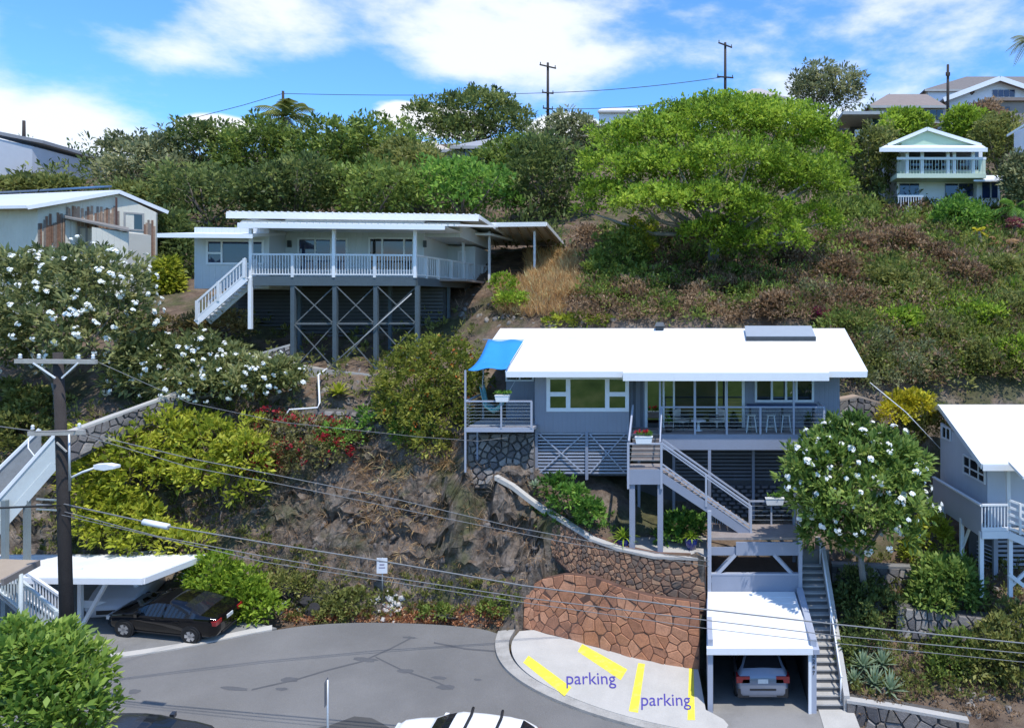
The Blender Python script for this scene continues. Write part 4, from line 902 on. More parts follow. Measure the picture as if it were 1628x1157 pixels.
bx('annex', 1553, 1590, 285, 328, 61.2, 64, W_PAINT, mg); bx('window', 1562, 1574, 290, 315, 61.1, 61.19, GLASS_BLUE, mg); bx('window', 1577, 1586, 290, 315, 61.1, 61.19, GLASS_BLUE, mg)
slab('annex_roof', [P(1548, 286, 60), P(1602, 286, 60), P(1600, 279, 64), P(1556, 279, 64)], (0, 0, -.14), W_TRIM, mg)
bx('lower_balcony', 1427, 1470, 333, 339, 60.4, 62, W_TRIM, mg); bx('top_rail', 1427, 1468, 310, 313, 60.4, 60.5, W_TRIM, mg)
for px in range(1428, 1468, 4): bx('baluster', px, px + 1, 312, 334, 60.42, 60.46, W_TRIM, mg)
# white gabled house on the crest
cg = thing('crest_house', 'white gabled house with dark roof on the crest at the upper right', 'house', P(1570, 200, 95))
WHS = mat('bluish_white_wall', (.66, .68, .74), .6, .04)
ax, bx2, pk2 = P(1500, 160, 94), P(1690, 160, 94), P(1590, 126, 94)
slab('wall', [P(1508, 215, 95), P(1508, 158, 95), P(1590, 128, 95), P(1680, 160, 95), P(1680, 215, 95)], (0, 8, 0), WHS, cg)
DRF = mat('brown_shingle', (.17, .15, .14), .85, .15, 3)
slab('roof', [ax, pk2, pk2 + Vector((0, 12, 0)), ax + Vector((0, 12, 0))], (0, 0, .3), DRF, cg); slab('roof', [pk2 + Vector((.004, 0, 0)), bx2, bx2 + Vector((0, 12, 0)), pk2 + Vector((.004, 12, 0))], (0, 0, .3), DRF, cg)
bar('barge_board', ax + Vector((0, -.06, .1)), pk2 + Vector((0, -.06, .1)), .06, .6, W_TRIM, cg); bar('barge_board', pk2 + Vector((0, -.06, .1)), bx2 + Vector((0, -.06, .1)), .06, .6, W_TRIM, cg)
def sq(par, px0, px1, py0, py1, Y, m=GLASS, n=1):
    for k in range(n):
        w = (px1 - px0) / n; bx('window', px0 + k * w + .6, px0 + (k + 1) * w - .6, py0, py1, Y, Y + .06, m, par)
sq(cg, 1578, 1614, 143, 154, 94.9, GLASS_BLUE, 4); sq(cg, 1576, 1598, 166, 176, 94.9, GLASS_BLUE, 3)
pipe('attic_window', [P(1543, 145, 94.9), P(1543, 145, 95.02)], .55, GLASS, cg, 12)
# long grey roof behind it, brown roof house, dark shed, others
def simple_house(name, label, cx0, cx1, top, eave, base, Y, dep, wall, roofm, ridge=(.3, .7), win=(), over=.03):
    h = thing(name, label, 'house', P((cx0 + cx1) / 2, base, Y)); w = cx1 - cx0
    bx('wall', cx0 + w * over, cx1 - w * over, eave, base, Y + .4, Y + dep, wall, h)
    a, b_ = P(cx0, eave, Y), P(cx1, eave, Y); r0, r1 = P(cx0 + w * ridge[0], top, Y + dep * .5), P(cx0 + w * ridge[1], top, Y + dep * .5)
    A2, B2_ = P(cx0, eave, Y) + Vector((0, dep, 0)), P(cx1, eave, Y) + Vector((0, dep, 0))
    slab('roof', [a, b_, r1, r0], (0, 0, -.15), roofm, h); slab('roof', [A2, r0, r1, B2_], (0, 0, -.15), roofm, h)
    slab('roof_hip', [a, r0, A2], (0, 0, -.14), roofm, h); slab('roof_hip', [b_, B2_, r1], (0, 0, -.14), roofm, h)
    bar('fascia', a + Vector((0, -.04, -.15)), b_ + Vector((0, -.04, -.15)), .05, .3, mat('fascia_grey', (.4, .39, .37), .7), h)
    for (x0, x1, y0, y1, n_) in win: sq(h, x0, x1, y0, y1, Y + .3, GLASS, n_)
    return h
BRN = mat('tan_brown_roof', (.24, .19, .165), .85, .12, 2)
simple_house('brown_roof_house', 'low house with broad brown hip roof below the crest house', 1381, 1504, 150, 168, 196, 88, 9, mat('tan_wall', (.42, .38, .34), .7), BRN, (.25, .75), [(1456, 1500, 175, 190, 4)])
simple_house('long_roof_house', 'long dark roofed house seen behind the white gabled crest house', 1470, 1660, 122, 142, 190, 104, 10, WHS, DRF, (.35, .95))
simple_house('grey_roof_house', 'small grey roofed house between dense trees at upper centre', 716, 845, 219, 232, 262, 72, 8, mat('greybrown_wall', (.25, .22, .2), .7), mat('slate_roof', (.30, .30, .31), .75), (.55, .8), [(737, 775, 236, 255, 1)])
simple_house('cream_roof_house', 'cream roofed house beside the grey roofed one above the trees', 664, 716, 225, 238, 262, 74, 7, mat('tan_wall', (.42, .38, .34), .7), mat('cream_roof', (.50, .44, .36), .75), (.05, .5))
simple_house('peak_roof_house', 'house on the ridge showing only its pale hip roof beside a pole', 1168, 1250, 141, 154, 190, 108, 9, mat('tan_wall', (.42, .38, .34), .7), mat('pale_tan_roof', (.40, .36, .33), .75), (.35, .5))
simple_house('ridge_house', 'white house low on the ridge behind the spreading green tree', 950, 1035, 172, 176, 200, 105, 8, W_PAINT, W_ROOF, (.1, .9))
sh = thing('dark_green_shed', 'dark green open shed with flat roof above the spreading tree', 'shed', P(1378, 222, 78))
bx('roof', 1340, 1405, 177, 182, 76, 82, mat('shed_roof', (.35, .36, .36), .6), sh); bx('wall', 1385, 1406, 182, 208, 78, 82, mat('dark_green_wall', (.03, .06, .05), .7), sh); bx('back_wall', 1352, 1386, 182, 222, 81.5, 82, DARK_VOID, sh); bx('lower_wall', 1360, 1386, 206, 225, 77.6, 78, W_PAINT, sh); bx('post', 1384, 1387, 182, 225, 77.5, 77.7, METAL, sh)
gv = thing('tan_house', 'tan house with dark windows on the slope at the far right edge', 'house', P(1620, 190, 86))
bx('wall', 1572, 1660, 158, 205, 88, 94, mat('tan_wall2', (.30, .25, .23), .7), gv); bx('roof', 1568, 1664, 155, 160, 87.5, 95, BRN, gv); sq(gv, 1584, 1606, 170, 184, 87.9)
bl = thing('blue_white_house', 'bluish white house corner cut by the right edge of the picture', 'house', P(1630, 250, 66))
slab('wall', [P(1612, 210, 66), P(1640, 198, 63), P(1640, 250, 63), P(1612, 246, 66)], (.6, .6, 0), WHS, bl); bar('fascia', P(1601, 216, 66), P(1640, 192, 62), .08, .2, W_TRIM, bl)
# long white building upper left
lh = thing('long_white_building', 'long white building with a strip of dark windows at the upper left', 'building', P(60, 290, 72))
LW = mat('cool_white_wall', (.62, .64, .68), .6, .04)
def lp(px, py): return P(px, py, 60 + (px + 60) * .085)
slab('wall', [lp(-60, 208), lp(140, 259), lp(140, 292), lp(-60, 275)], (.3, 6, 0), LW, lh)
slab('roof', [lp(-62, 197), lp(152, 257), lp(152, 257) + Vector((.5, 7, .2)), lp(-62, 197) + Vector((.5, 7, .2))], (0, 0, -.3), mat('grey_flat_roof', (.32, .32, .33), .7), lh)
for a, b_ in ((14, 27), (31, 56), (60, 73), (103, 126)):
    o_ = Vector((.02, -.1, 0)); slab('window', [lp(a, 231 + (a - 14) * .26) + o_, lp(b_, 231 + (b_ - 14) * .26) + o_, lp(b_, 238 + (b_ - 14) * .26) + o_, lp(a, 238 + (a - 14) * .26) + o_], (0, .06, 0), GLASS, lh)
slab('lower_storey', [lp(-60, 276), lp(118, 290), lp(118, 306), lp(-60, 300)], (.3, 5, 0), mat('lower_brown', (.16, .11, .1), .8), lh)
bar('ledge', lp(-60, 262) + Vector((0, -.2, 0)), lp(137, 290) + Vector((0, -.2, 0)), .5, .25, LW, lh)
for px in (22, 44): bar('post', lp(px, 268) + Vector((0, -.3, 0)), lp(px, 300) + Vector((0, -.3, 0)), .2, .2, LW, lh)
# ---------------------------------------------------------------- stone walls: every stone its own piece
def clip_poly(poly, px, py, nx_, ny_):
    out = []
    for i in range(len(poly)):
        a, b = poly[i], poly[(i + 1) % len(poly)]
        da = (a[0] - px) * nx_ + (a[1] - py) * ny_; db = (b[0] - px) * nx_ + (b[1] - py) * ny_
        if da <= 0: out.append(a)
        if da * db < 0: t = da / (da - db); out.append((a[0] + (b[0] - a[0]) * t, a[1] + (b[1] - a[1]) * t))
    return out
def along(pts, s):
    s = max(0, min(1, s)) * (len(pts) - 1); i = min(int(s), len(pts) - 2); return pts[i].lerp(pts[i + 1], s - i)
def stone_wall(name, label, base, top, n, mats, mortar, seed=1, gap=.03, proud=.09, rows=4, thick=.5, cap=None, capw=.3):
    rr = random.Random(seed); base = [Vector(p) for p in base]; top = [Vector(p) for p in top]
    L = sum((b - a).length for a, b in zip(base[:-1], base[1:])); Hm = sum((along(top, k / 6) - along(base, k / 6)).length for k in range(7)) / 7
    root = thing(name, label, 'wall', along(base, .5))
    def pt(s, t, off=0.):
        q = along(base, s).lerp(along(top, s), t); d = along(base, min(1, s + .03)) - along(base, max(0, s - .03)); nn = Vector((d.y, -d.x, 0)).normalized()
        return q + nn * off
    # backing
    k = 16; v = []; f = []
    for i in range(k + 1):
        s = i / k; v += [pt(s, -.08), pt(s, 1), pt(s, 1, -thick), pt(s, -.08, -thick)]
    for i in range(k):
        for j in range(4): f.append((4 * i + j, 4 * i + (j + 1) % 4, 4 * i + 4 + (j + 1) % 4, 4 * i + 4 + j))
    f += [(0, 1, 2, 3), (4 * k + 3, 4 * k + 2, 4 * k + 1, 4 * k)]
    mesh_obj('mortar_bed', v, f, mortar, root, fix=True)
    cols = max(2, round(n / rows)); sites = []
    for r_ in range(n):          # spread out at random, wider than high
        best = None
        for q in range(7):
            c = (rr.uniform(0, L), rr.uniform(0, Hm)); dd = min([math.hypot((c[0] - s[0]) * .75, c[1] - s[1]) for s in sites], default=9) * rr.uniform(.7, 1)
            if best is None or dd > best[0]: best = (dd, c)
        sites.append(best[1])
    o0 = worg(root)
    for i, (sx, sy) in enumerate(sites):
        poly = [(0, 0), (L, 0), (L, Hm), (0, Hm)]
        for j, (tx, ty) in enumerate(sites):
            if i == j or abs(tx - sx) > 3 * L / cols + .5: continue
            dx, dy = tx - sx, ty - sy; poly = clip_poly(poly, (sx + tx) / 2, (sy + ty) / 2, dx, dy)
            if len(poly) < 3: break
        if len(poly) < 3: continue
        cx = sum(p[0] for p in poly) / len(poly); cy = sum(p[1] for p in poly) / len(poly)
        size = max(math.hypot(p[0] - cx, p[1] - cy) for p in poly); k1 = max(.3, 1 - gap / size * 1.6); k2 = k1 * .9; pr = proud * rr.uniform(.6, 1.25)
        ring = []; tilt = (rr.uniform(-.2, .2), rr.uniform(-.2, .2))
        for kk, off in ((k1, -.03), (k1, pr * .55), (k2, pr)):
            ring += [pt((cx + (p[0] - cx) * kk) / L, (cy + (p[1] - cy) * kk) / Hm, off + ((p[0] - cx) * tilt[0] + (p[1] - cy) * tilt[1]) * (.5 if off > 0 else 0)) for p in poly]
        m_ = len(poly); ff = [(a * m_ + q, a * m_ + (q + 1) % m_, (a + 1) * m_ + (q + 1) % m_, (a + 1) * m_ + q) for a in (0, 1) for q in range(m_)] + [tuple(2 * m_ + q for q in range(m_))]
        mesh_obj('stone', ring, ff, rr.choice(mats), root, fix=True)
    if cap:
        v = []; f = []; k = 20
        for i in range(k + 1):
            s = i / k; v += [pt(s, 1, .08) + Vector((0, 0, -.05)), pt(s, 1, .08) + Vector((0, 0, .05)), pt(s, 1, -capw) + Vector((0, 0, .05)), pt(s, 1, -capw) + Vector((0, 0, -.05))]
        for i in range(k):
            for j in range(4): f.append((4 * i + j, 4 * i + (j + 1) % 4, 4 * i + 4 + (j + 1) % 4, 4 * i + 4 + j))
        f += [(0, 1, 2, 3), (4 * k + 3, 4 * k + 2, 4 * k + 1, 4 * k)]
        mesh_obj('cap', v, f, cap, root, fix=True)
    return root
def stone_set(pref, cols): return [mat(f'{pref}_{i}', c, .9, .28, 3.5, bump=.5, fine=18, stain=.3, stain_rgb=tuple(x * .45 for x in c)) for i, c in enumerate(cols)]
REDST = stone_set('red_stone', [(.39, .175, .092), (.42, .195, .105), (.36, .16, .088), (.45, .22, .125), (.33, .155, .09)])
BRST = stone_set('brown_rubble', [(.29, .16, .095), (.22, .13, .085), (.34, .20, .12), (.165, .115, .085)])
GRST = stone_set('grey_stone', [(.17, .155, .145), (.23, .21, .195), (.12, .11, .108), (.27, .245, .22), (.19, .165, .14)])
MORT = mat('dark_mortar', (.12, .064, .044), .95, .2, 4); MORTG = mat('grey_mortar', (.10, .092, .085), .95, .2, 4); MORTR = mat('red_mortar', (.15, .085, .06), .95, .2, 4)
base = [road_pt(px, py, .1) for px, py in [(832, 998), (858, 1004), (900, 1015), (950, 1030), (1000, 1044), (1055, 1056), (1112, 1065)]]
tops = [(834, 936), (862, 920), (900, 912), (944, 917), (990, 935), (1040, 948), (1112, 957)]
top = [P(px, py, b.y + .35) for (px, py), b in zip(tops, base)]
stone_wall('flagstone_wall', 'reddish brown flagstone retaining wall curving along the concrete parking pad', base, top, 100, REDST, MORT, 4, gap=.014, proud=.03, rows=5, thick=.2)
capl = [(868, 812), (900, 832), (940, 857), (985, 873), (1040, 885), (1122, 888)]; capy = [30.0, 29.6, 29.2, 28.95, 28.75, 28.6]
foot = [(878, 880), (903, 906), (944, 932), (985, 950), (1040, 963), (1122, 972)]
stone_wall('rubble_wall', 'brown rubble wall with pale concrete cap above the flagstone wall', [P(px, py, y - .25) for (px, py), y in zip(foot, capy)], [P(px, py, y) for (px, py), y in zip(capl, capy)], 280, BRST, MORTR, 9, gap=.022, proud=.05, rows=11, thick=.6, cap=CONC, capw=.25)
kp = [(788, 757), (815, 772), (842, 793), (868, 812)]
path = [P(px, py, y) for (px, py), y in zip(kp, (30.6, 30.5, 30.3, 30.0))]
v = []; f = []
for i, p in enumerate(path):
    v += [p + Vector((-.03, -.08, -.14)), p + Vector((-.03, -.08, .05)), p + Vector((.08, .12, .05)), p + Vector((.08, .12, -.14))]
for i in range(3):
    for j in range(4): f.append((4 * i + j, 4 * i + (j + 1) % 4, 4 * i + 4 + (j + 1) % 4, 4 * i + 4 + j))
f += [(0, 1, 2, 3), (15, 14, 13, 12)]
tag(mesh_obj('garden_kerb', v, f, CONC_PALE, None, fix=True), kind='structure')
tag(slab('terrace_floor', [(-3.4, 29.15, 4.06), (-1.9, 28.85, 4.06), (.5, 28.72, 4.06), (.5, 31.4, 4.06), (-3.4, 31.4, 4.06)], (0, 0, -.3), CONC, None), kind='structure')
stone_wall('deck_stone_wall', 'grey rubble stone wall under the side deck with the blue cloth', [P(745, 770, 31.2), P(800, 768, 31.2), P(850, 762, 31.3)], [P(745, 690, 31.6), P(800, 688, 31.6), P(850, 688, 31.6)], 70, GRST, MORTG, 3, rows=6, gap=.03, proud=.12)
stone_wall('garden_front_wall', 'low grey stone wall at the foot of the garden beside the stairs', [P(1346, 1185, 25.0), P(1420, 1195, 24.7), P(1540, 1210, 24.4)], [P(1346, 1113, 25.1), P(1420, 1124, 24.8), P(1540, 1146, 24.5)], 34, GRST, MORTG, 5, rows=4, cap=CONC, capw=.2)
stone_wall('garden_terrace_wall', 'dark stone terrace wall in the garden below the pale house', [P(1425, 1012, 27.6), P(1500, 1018, 27.4), P(1600, 1022, 27.2), P(1700, 1030, 27)], [P(1425, 962, 27.8), P(1500, 974, 27.6), P(1600, 984, 27.4), P(1700, 990, 27.2)], 60, GRST, MORTG, 6, rows=4)
stone_wall('upper_garden_wall', 'short stone wall at the top of the stairs under the flowering tree', [P(1322, 925, 29.8), P(1380, 935, 29.6), P(1450, 940, 29.5)], [P(1322, 897, 29.9), P(1380, 900, 29.7), P(1450, 902, 29.6)], 30, GRST, MORTG, 7, rows=3, cap=CONC_DARK, capw=.25)
stone_wall('corner_stone_wall', 'grey stone wall beside the right end of the grey house', [P(1334, 690, 33.8), P(1365, 680, 34.2), P(1398, 672, 34.6)], [P(1334, 636, 34), P(1365, 630, 34.4), P(1398, 640, 34.8)], 30, GRST, MORTG, 8, rows=5, cap=mat('tan_cap', (.36, .27, .2), .9, .15), capw=.5)
stone_wall('path_wall', 'stone wall with pale sloping cap climbing to the stilt house', [P(105, 735, 28.4), P(200, 690, 30.5), P(290, 655, 32.3)], [P(105, 690, 28.6), P(200, 655, 30.6), P(290, 622, 32.4)], 44, GRST, MORTG, 10, rows=4, cap=CONC_PALE, capw=.3)
stone_wall('slab_wall', 'grey stone wall with curved pale cap left of the stilts', [P(380, 610, 35.2), P(420, 600, 35.5), P(462, 592, 35.8)], [P(380, 580, 35.4), P(420, 560, 35.7), P(462, 548, 36)], 36, GRST, MORTG, 12, rows=4, cap=CONC_PALE, capw=.3)
stone_wall('stilt_terrace_wall', 'low dark stone wall across the slope below the stilts', [P(440, 690, 33.2), P(520, 688, 33.4), P(610, 690, 33.4)], [P(440, 655, 33.6), P(520, 652, 33.8), P(610, 655, 33.8)], 48, GRST, MORTG, 13, rows=3, gap=.05, proud=.16)

# ---------------------------------------------------------------- cars
def car(name, label, loc, heading, paint, kind, details=True, group=None, slope=(0, 0)):
    # local: +x front; stations (x, half width, z sill, z belt, z top)
    root = thing(name, label, 'car', loc, group, heading); root.rotation_euler = (slope[0], slope[1], heading)
    if kind == 'sedan':
        Lh = 2.28; ST = [(-2.28, .62, .42, .78, .80), (-2.22, .76, .28, .98, 1.0), (-2.0, .85, .24, 1.02, 1.06), (-1.62, .88, .24, 1.02, 1.10), (-1.15, .89, .24, 1.0, 1.30), (-.72, .89, .24, .98, 1.42), (-.2, .89, .24, .96, 1.46), (.25, .89, .24, .95, 1.44), (.62, .89, .24, .94, 1.33), (1.12, .88, .24, .93, 1.02), (1.5, .87, .24, .88, .95), (1.95, .82, .24, .78, .84), (2.2, .70, .28, .66, .70), (2.28, .55, .36, .58, .60)]
        xw = (.40, 1.12); xr = (-1.62, -.85); pill = [-.18]; wheel = .32; wx = (-1.32, 1.36)
    else:
        Lh = 2.25; ST = [(-2.25, .70, .45, .92, .94), (-2.2, .82, .34, 1.02, 1.04), (-2.05, .87, .30, 1.05, 1.22), (-1.75, .89, .30, 1.05, 1.52), (-1.3, .90, .30, 1.04, 1.60), (-.6, .90, .30, 1.02, 1.63), (.1, .90, .30, 1.0, 1.62), (.5, .90, .30, .99, 1.50), (1.05, .89, .30, .99, 1.10), (1.5, .87, .30, .96, 1.03), (1.95, .83, .30, .88, .93), (2.2, .72, .34, .72, .78), (2.25, .58, .42, .62, .66)]
        xw = (.28, 1.05); xr = (-2.12, -1.72); pill = [-.25, -1.15]; wheel = .35; wx = (-1.32, 1.34)
    # refine stations
    xs = [s[0] for s in ST]; X = np.unique(np.r_[np.linspace(-Lh, Lh, 60), [xw[0], xw[1], xr[0], xr[1]], xs]); arr = np.array(ST)
    g = [np.interp(X, arr[:, 0], arr[:, k]) for k in range(1, 5)]
    n = len(X); V = []; K = 9
    for i in range(n):
        hw, zs, zb, zt = g[0][i], g[1][i], g[2][i], g[3][i]; gh_ = max(zt - zb, .02); ins = min(.26, gh_ * .5)
        pts = [(hw * .90, zs), (hw * .985, zs + .12 * (zb - zs)), (hw, zs + .45 * (zb - zs)), (hw * .995, zs + .8 * (zb - zs)), (hw * .955, zb), (hw * .955 - ins, zb + gh_ * .84), (hw * .955 - ins - .09, zb + gh_ * .95), (hw * .42, zt), (0, zt + .012)]
        V += [(X[i], -y, z) for y, z in pts] + [(X[i], y, z) for y, z in pts[:-1][::-1]]
    W = 2 * K - 1; groups = {'body': [], 'windscreen': [], 'rear_window': [], 'side_window': []}
    for i in range(n - 1):
        xm = (X[i] + X[i + 1]) / 2; zt = (g[3][i] + g[3][i + 1]) / 2; zb = (g[2][i] + g[2][i + 1]) / 2
        for j in range(W - 1):
            q = (i * W + j, i * W + j + 1, (i + 1) * W + j + 1, (i + 1) * W + j); jj = j if j < K - 1 else W - 2 - j; cls = 'body'
            if jj >= 6 and xw[0] < xm < xw[1] - .06: cls = 'windscreen'
            elif jj >= 6 and xr[0] + .05 < xm < xr[1] and zt - zb > .06: cls = 'rear_window'
            elif jj == 4 and xr[0] + .18 < xm < xw[1] - .22 and zt - zb > .16 and not any(abs(xm - p) < .05 for p in pill): cls = 'side_window'
            groups[cls].append(q)
    # underside
    for i in range(n - 1): groups['body'].append((i * W, (i + 1) * W, (i + 1) * W + W - 1, i * W + W - 1))
    groups['body'].append(tuple(range(W))); groups['body'].append(tuple((n - 1) * W + j for j in range(W)))
    TINT = mat('car_glass', (.012, .014, .018), .06, .1, 3, spec=.8)
    for cname, fs in groups.items():
        if cname == 'side_window':
            half = [[f for f in fs if V[f[0]][1] < 0], [f for f in fs if V[f[0]][1] >= 0]]
        else: half = [fs]
        for hf in half:
            if not hf: continue
            used = sorted({k for f in hf for k in f}); mp = {k: a for a, k in enumerate(used)}
            me = mesh_data(cname, [V[k] for k in used], [tuple(mp[k] for k in f) for f in hf], paint if cname == 'body' else TINT, True); recalc(me)
            o = link(cname, me, root)
    TYRE = mat('tyre', (.018, .018, .018), .85, .1, 5); RIM = mat('alloy_rim', (.55, .56, .58), .3, .05, 5, metal=.8); BLK = mat('black_trim', (.02, .02, .022), .6, .1, 5)
    def cyl(name_, c, r, w, m, par, nn=20):
        v, f = tube_vf([Vector((c[0], c[1] - w / 2, c[2])), Vector((c[0], c[1] + w / 2, c[2]))], r, nn); me = mesh_data(name_, v, f, m, False); return link(name_, me, par)
    for x in wx:
        for s in (-1, 1):
            y = s * .80; a = cyl('wheel_arch', (x, s * .835, wheel + .02), wheel + .07, .125, BLK, root)
            w = cyl('wheel', (x, y + s * .02, wheel), wheel, .22, TYRE, root); cyl('rim', (x, y + s * .125, wheel), wheel * .66, .03, mat('rim_dark', (.06, .06, .065), .5), w, 16)
            for k in range(5):
                t = 2 * math.pi * k / 5; d = Vector((math.cos(t), 0, math.sin(t))); c = Vector((x, y + s * .145, wheel)); sd = Vector((-math.sin(t), 0, math.cos(t)))
                me = mesh_data('spoke', [c + sd * .05, c - sd * .05, c + d * wheel * .64 - sd * .07, c + d * wheel * .64 + sd * .07], [(0, 1, 2, 3)], RIM); link('spoke', me, w)
    if details:
        RED = mat('tail_lamp', (.32, .015, .02), .15, .1, 5, spec=.7); LMP = mat('head_lamp', (.6, .62, .65), .1, .05, 5, spec=.8); PLT = mat('plate', (.7, .7, .68), .5)
        def bxl(nm, x0, x1, y0, y1, z0, z1, m): v = [(x, y, z) for x in (x0, x1) for y in (y0, y1) for z in (z0, z1)]; me = mesh_data(nm, v, [(0, 1, 3, 2), (4, 6, 7, 5), (0, 4, 5, 1), (2, 3, 7, 6), (0, 2, 6, 4), (1, 5, 7, 3)], m); recalc(me); return link(nm, me, root)
        bk = -Lh
        zt = .80 if kind == 'sedan' else .86
        for s in (-1, 1):
            a, b = sorted((s * .46, s * .80)) if kind == 'sedan' else sorted((s * .44, s * .885)); bxl('tail_lamp', bk + .0, bk + (.22 if kind == 'sedan' else .34), a, b, zt - .04, zt + (.14 if kind == 'sedan' else .17), RED); a, b = sorted((s * .42, s * .74)); bxl('head_lamp', Lh - .28, Lh - .06, a, b, .56 if kind == 'sedan' else .68, .70 if kind == 'sedan' else .82, LMP)
            a, b = sorted((s * .9, s * 1.05)); bxl('mirror', .72, .84, a, b, .95, 1.08, paint)
            if kind != 'sedan': a, b = sorted((s * .46, s * .84)); bxl('bumper_trim', bk + .02, bk + .4, a, b, .34, .62, BLK)
        bxl('number_plate', bk - .012, bk + .05, -.17, .17, zt - .05, zt + .09, PLT); bxl('grille', Lh - .1, Lh + .01, -.35, .35, .42, .58, BLK)
        bxl('bumper_trim', bk - .01, bk + .06, -.44, .44, .58 if kind != 'sedan' else .3, .64 if kind != 'sedan' else .36, BLK)
        if kind == 'sedan':
            for s in (-1, 1): bxl('sill_trim', -1.0, 1.0, s * .872 - .02, s * .872 + .02, .26, .30, BLK)
        for s in (-1, 1):
            for x in ((-.75, .2) if kind == 'sedan' else (-.85, .1)): a = s * .885; bxl('door_handle', x - .09, x + .09, a - .018, a + .018, .84, .875, paint)
    return root
PB = mat('black_paint', (.003, .003, .004), .08, .1, 3, spec=.4, coat=.3); PS = mat('silver_paint', (.46, .49, .54), .3, .05, 3, metal=.1, coat=.5)
PW = mat('white_car_paint', (.80, .80, .80), .25, .02, 3, coat=.4); PL = mat('pale_silver_paint', (.21, .235, .29), .28, .04, 3, metal=.3, coat=.5)
PD = mat('charcoal_paint', (.03, .033, .04), .2, .1, 3, coat=.5)
rwh, fwh = road_pt(303, 1024), road_pt(198, 1013); d = (fwh - rwh); d.z = 0; d.normalize(); hd = math.atan2(d.y, d.x); mid = (rwh + fwh) / 2 + Vector((-d.y, d.x, 0)) * -.85
if (mid.y < rwh.y): mid = (rwh + fwh) / 2 + Vector((-d.y, d.x, 0)) * .85
def slope_for(h): gx_, gy_ = RB, RC; return (math.atan(-gx_ * math.sin(h) + gy_ * math.cos(h)), -math.atan(gx_ * math.cos(h) + gy_ * math.sin(h)))
def on_road(x, y, dz=0.012): return (x, y, road_z(x, y) + dz)
car('parked_car', 'glossy black sedan parked in front of the small carport', on_road(mid.x, mid.y), hd, PB, 'sedan', slope=slope_for(hd)).scale = (.93, .93, .93)
c_ = road_pt(172, 992); h2 = math.radians(-76); cx_, cy_ = c_.x - 2.2 * math.cos(h2), c_.y - 2.2 * math.sin(h2)
car('parked_car', 'silver car parked nose out under the carport behind the black sedan', on_road(cx_, cy_), h2, PS, 'sedan', slope=slope_for(h2))
car('parked_car', 'pale silver crossover parked in the open garage with its tail outwards', (2.38, 27.65, 0), math.radians(90), PL, 'suv').scale = (1.04, 1.05, 1.07)
wc = car('parked_car', 'white car with two dark roof racks at the bottom edge of the road', on_road(-7.0, 21.42), math.radians(178), PW, 'suv', slope=slope_for(math.radians(178)))
for x in (-.15, -1.05):
    v, f = tube_vf([Vector((x, -.62, 1.66)), Vector((x - .06, -.3, 1.70)), Vector((x - .06, .3, 1.70)), Vector((x, .62, 1.66))], .045, 6); link('roof_rack', mesh_data('roof_rack', v, f, mat('black_trim', (.02, .02, .022), .6, .1, 5), True), wc)
car('parked_car', 'dark car cut off by the bottom edge beside the leafy bush', on_road(-16.2, 20.5), math.radians(8), PD, 'sedan', slope=slope_for(math.radians(8)))

# ---------------------------------------------------------------- small carport at the left
cp = thing('carport', 'small carport with flat white roof and braced posts beside the black sedan', 'carport', road_pt(190, 985))
a, b_, c_, d_ = P(-40, 916, 25.6), P(228, 918, 25.9), P(325, 881, 29.2), P(-20, 881, 29.2)
slab('roof', [a, b_, c_, d_], (0, 0, -.1), W_ROOF, cp); bar('fascia', a + Vector((0, -.03, -.12)), b_ + Vector((0, -.03, -.12)), .05, .22, W_TRIM, cp); bar('fascia', b_ + Vector((.03, 0, -.12)), c_ + Vector((.03, 0, -.12)), .05, .22, W_TRIM, cp)
for k in range(1, 9): t = k / 9; bar('roof_seam', a.lerp(d_, t) + Vector((0, 0, .008)), b_.lerp(c_, t) + Vector((0, 0, .008)), .04, .02, W_TRIM, cp)
def cpost(px, Y, zt):
    x = (px - CX) / F * Y; bar('post', (x, Y, road_z(x, Y) - .2), (x, Y, zt), .13, .13, W_PAINT, cp); return Vector((x, Y, road_z(x, Y)))
q1 = cpost(128, 26.6, 4.25); q2 = cpost(217, 28.0, 4.1); q3 = cpost(293, 29.0, 4.0); cpost(40, 26.6, 4.25); cpost(60, 29, 4.0)
bar('brace', q1 + Vector((.05, -.05, .1)), P(174, 918, 26.4), .1, .12, W_PAINT, cp); bar('brace', q3 + Vector((0, -.05, 1.25)), P(273, 902, 28.2), .09, .1, W_PAINT, cp); bar('side_beam', q1 + Vector((0, .1, 2.2)), P(-20, 925, 26.7), .08, .15, W_PAINT, cp); bar('side_board', q1 + Vector((-.1, .1, .95)), q1 + Vector((.9, .9, .55)), .05, .25, W_PAINT, cp)

# ---------------------------------------------------------------- steel stairs and gangway at the left
PALEG = mat('pale_green_steel', (.50, .54, .53), .55, .08, 3, stain=.2, stain_rgb=(.3, .3, .28))
mesh_m = mat('grating_grey', (.27, .28, .28), .7, .15, 6)
ss = thing('gangway_stairs', 'pale steel gangway stairs with solid sides behind the utility pole', 'stairs', P(40, 860, 27))
n0, n1, f0, f1 = P(88, 690, 27.6), P(-30, 822, 26), P(63, 682, 28.7), P(-30, 772, 27.2)
for (a, b_, m, hh) in ((n0, n1, PALEG, 1.15), (f0, f1, mesh_m, 1.15)):
    slab('side_panel', [a, b_, b_ - Vector((0, 0, hh)), a - Vector((0, 0, hh))], (.02, .05, 0), m, ss); bar('hand_rail', a, b_, .1, .09, W_PAINT, ss)
slab('stair_floor', [n0 - Vector((0, 0, 1.1)), n1 - Vector((0, 0, 1.1)), f1 - Vector((0, 0, 1.1)), f0 - Vector((0, 0, 1.1))], (0, 0, -.08), mesh_m, ss)
bar('stringer', n0 - Vector((0, .02, 1.15)), n1 - Vector((0, .02, 1.15)), .08, .3, PALEG, ss)
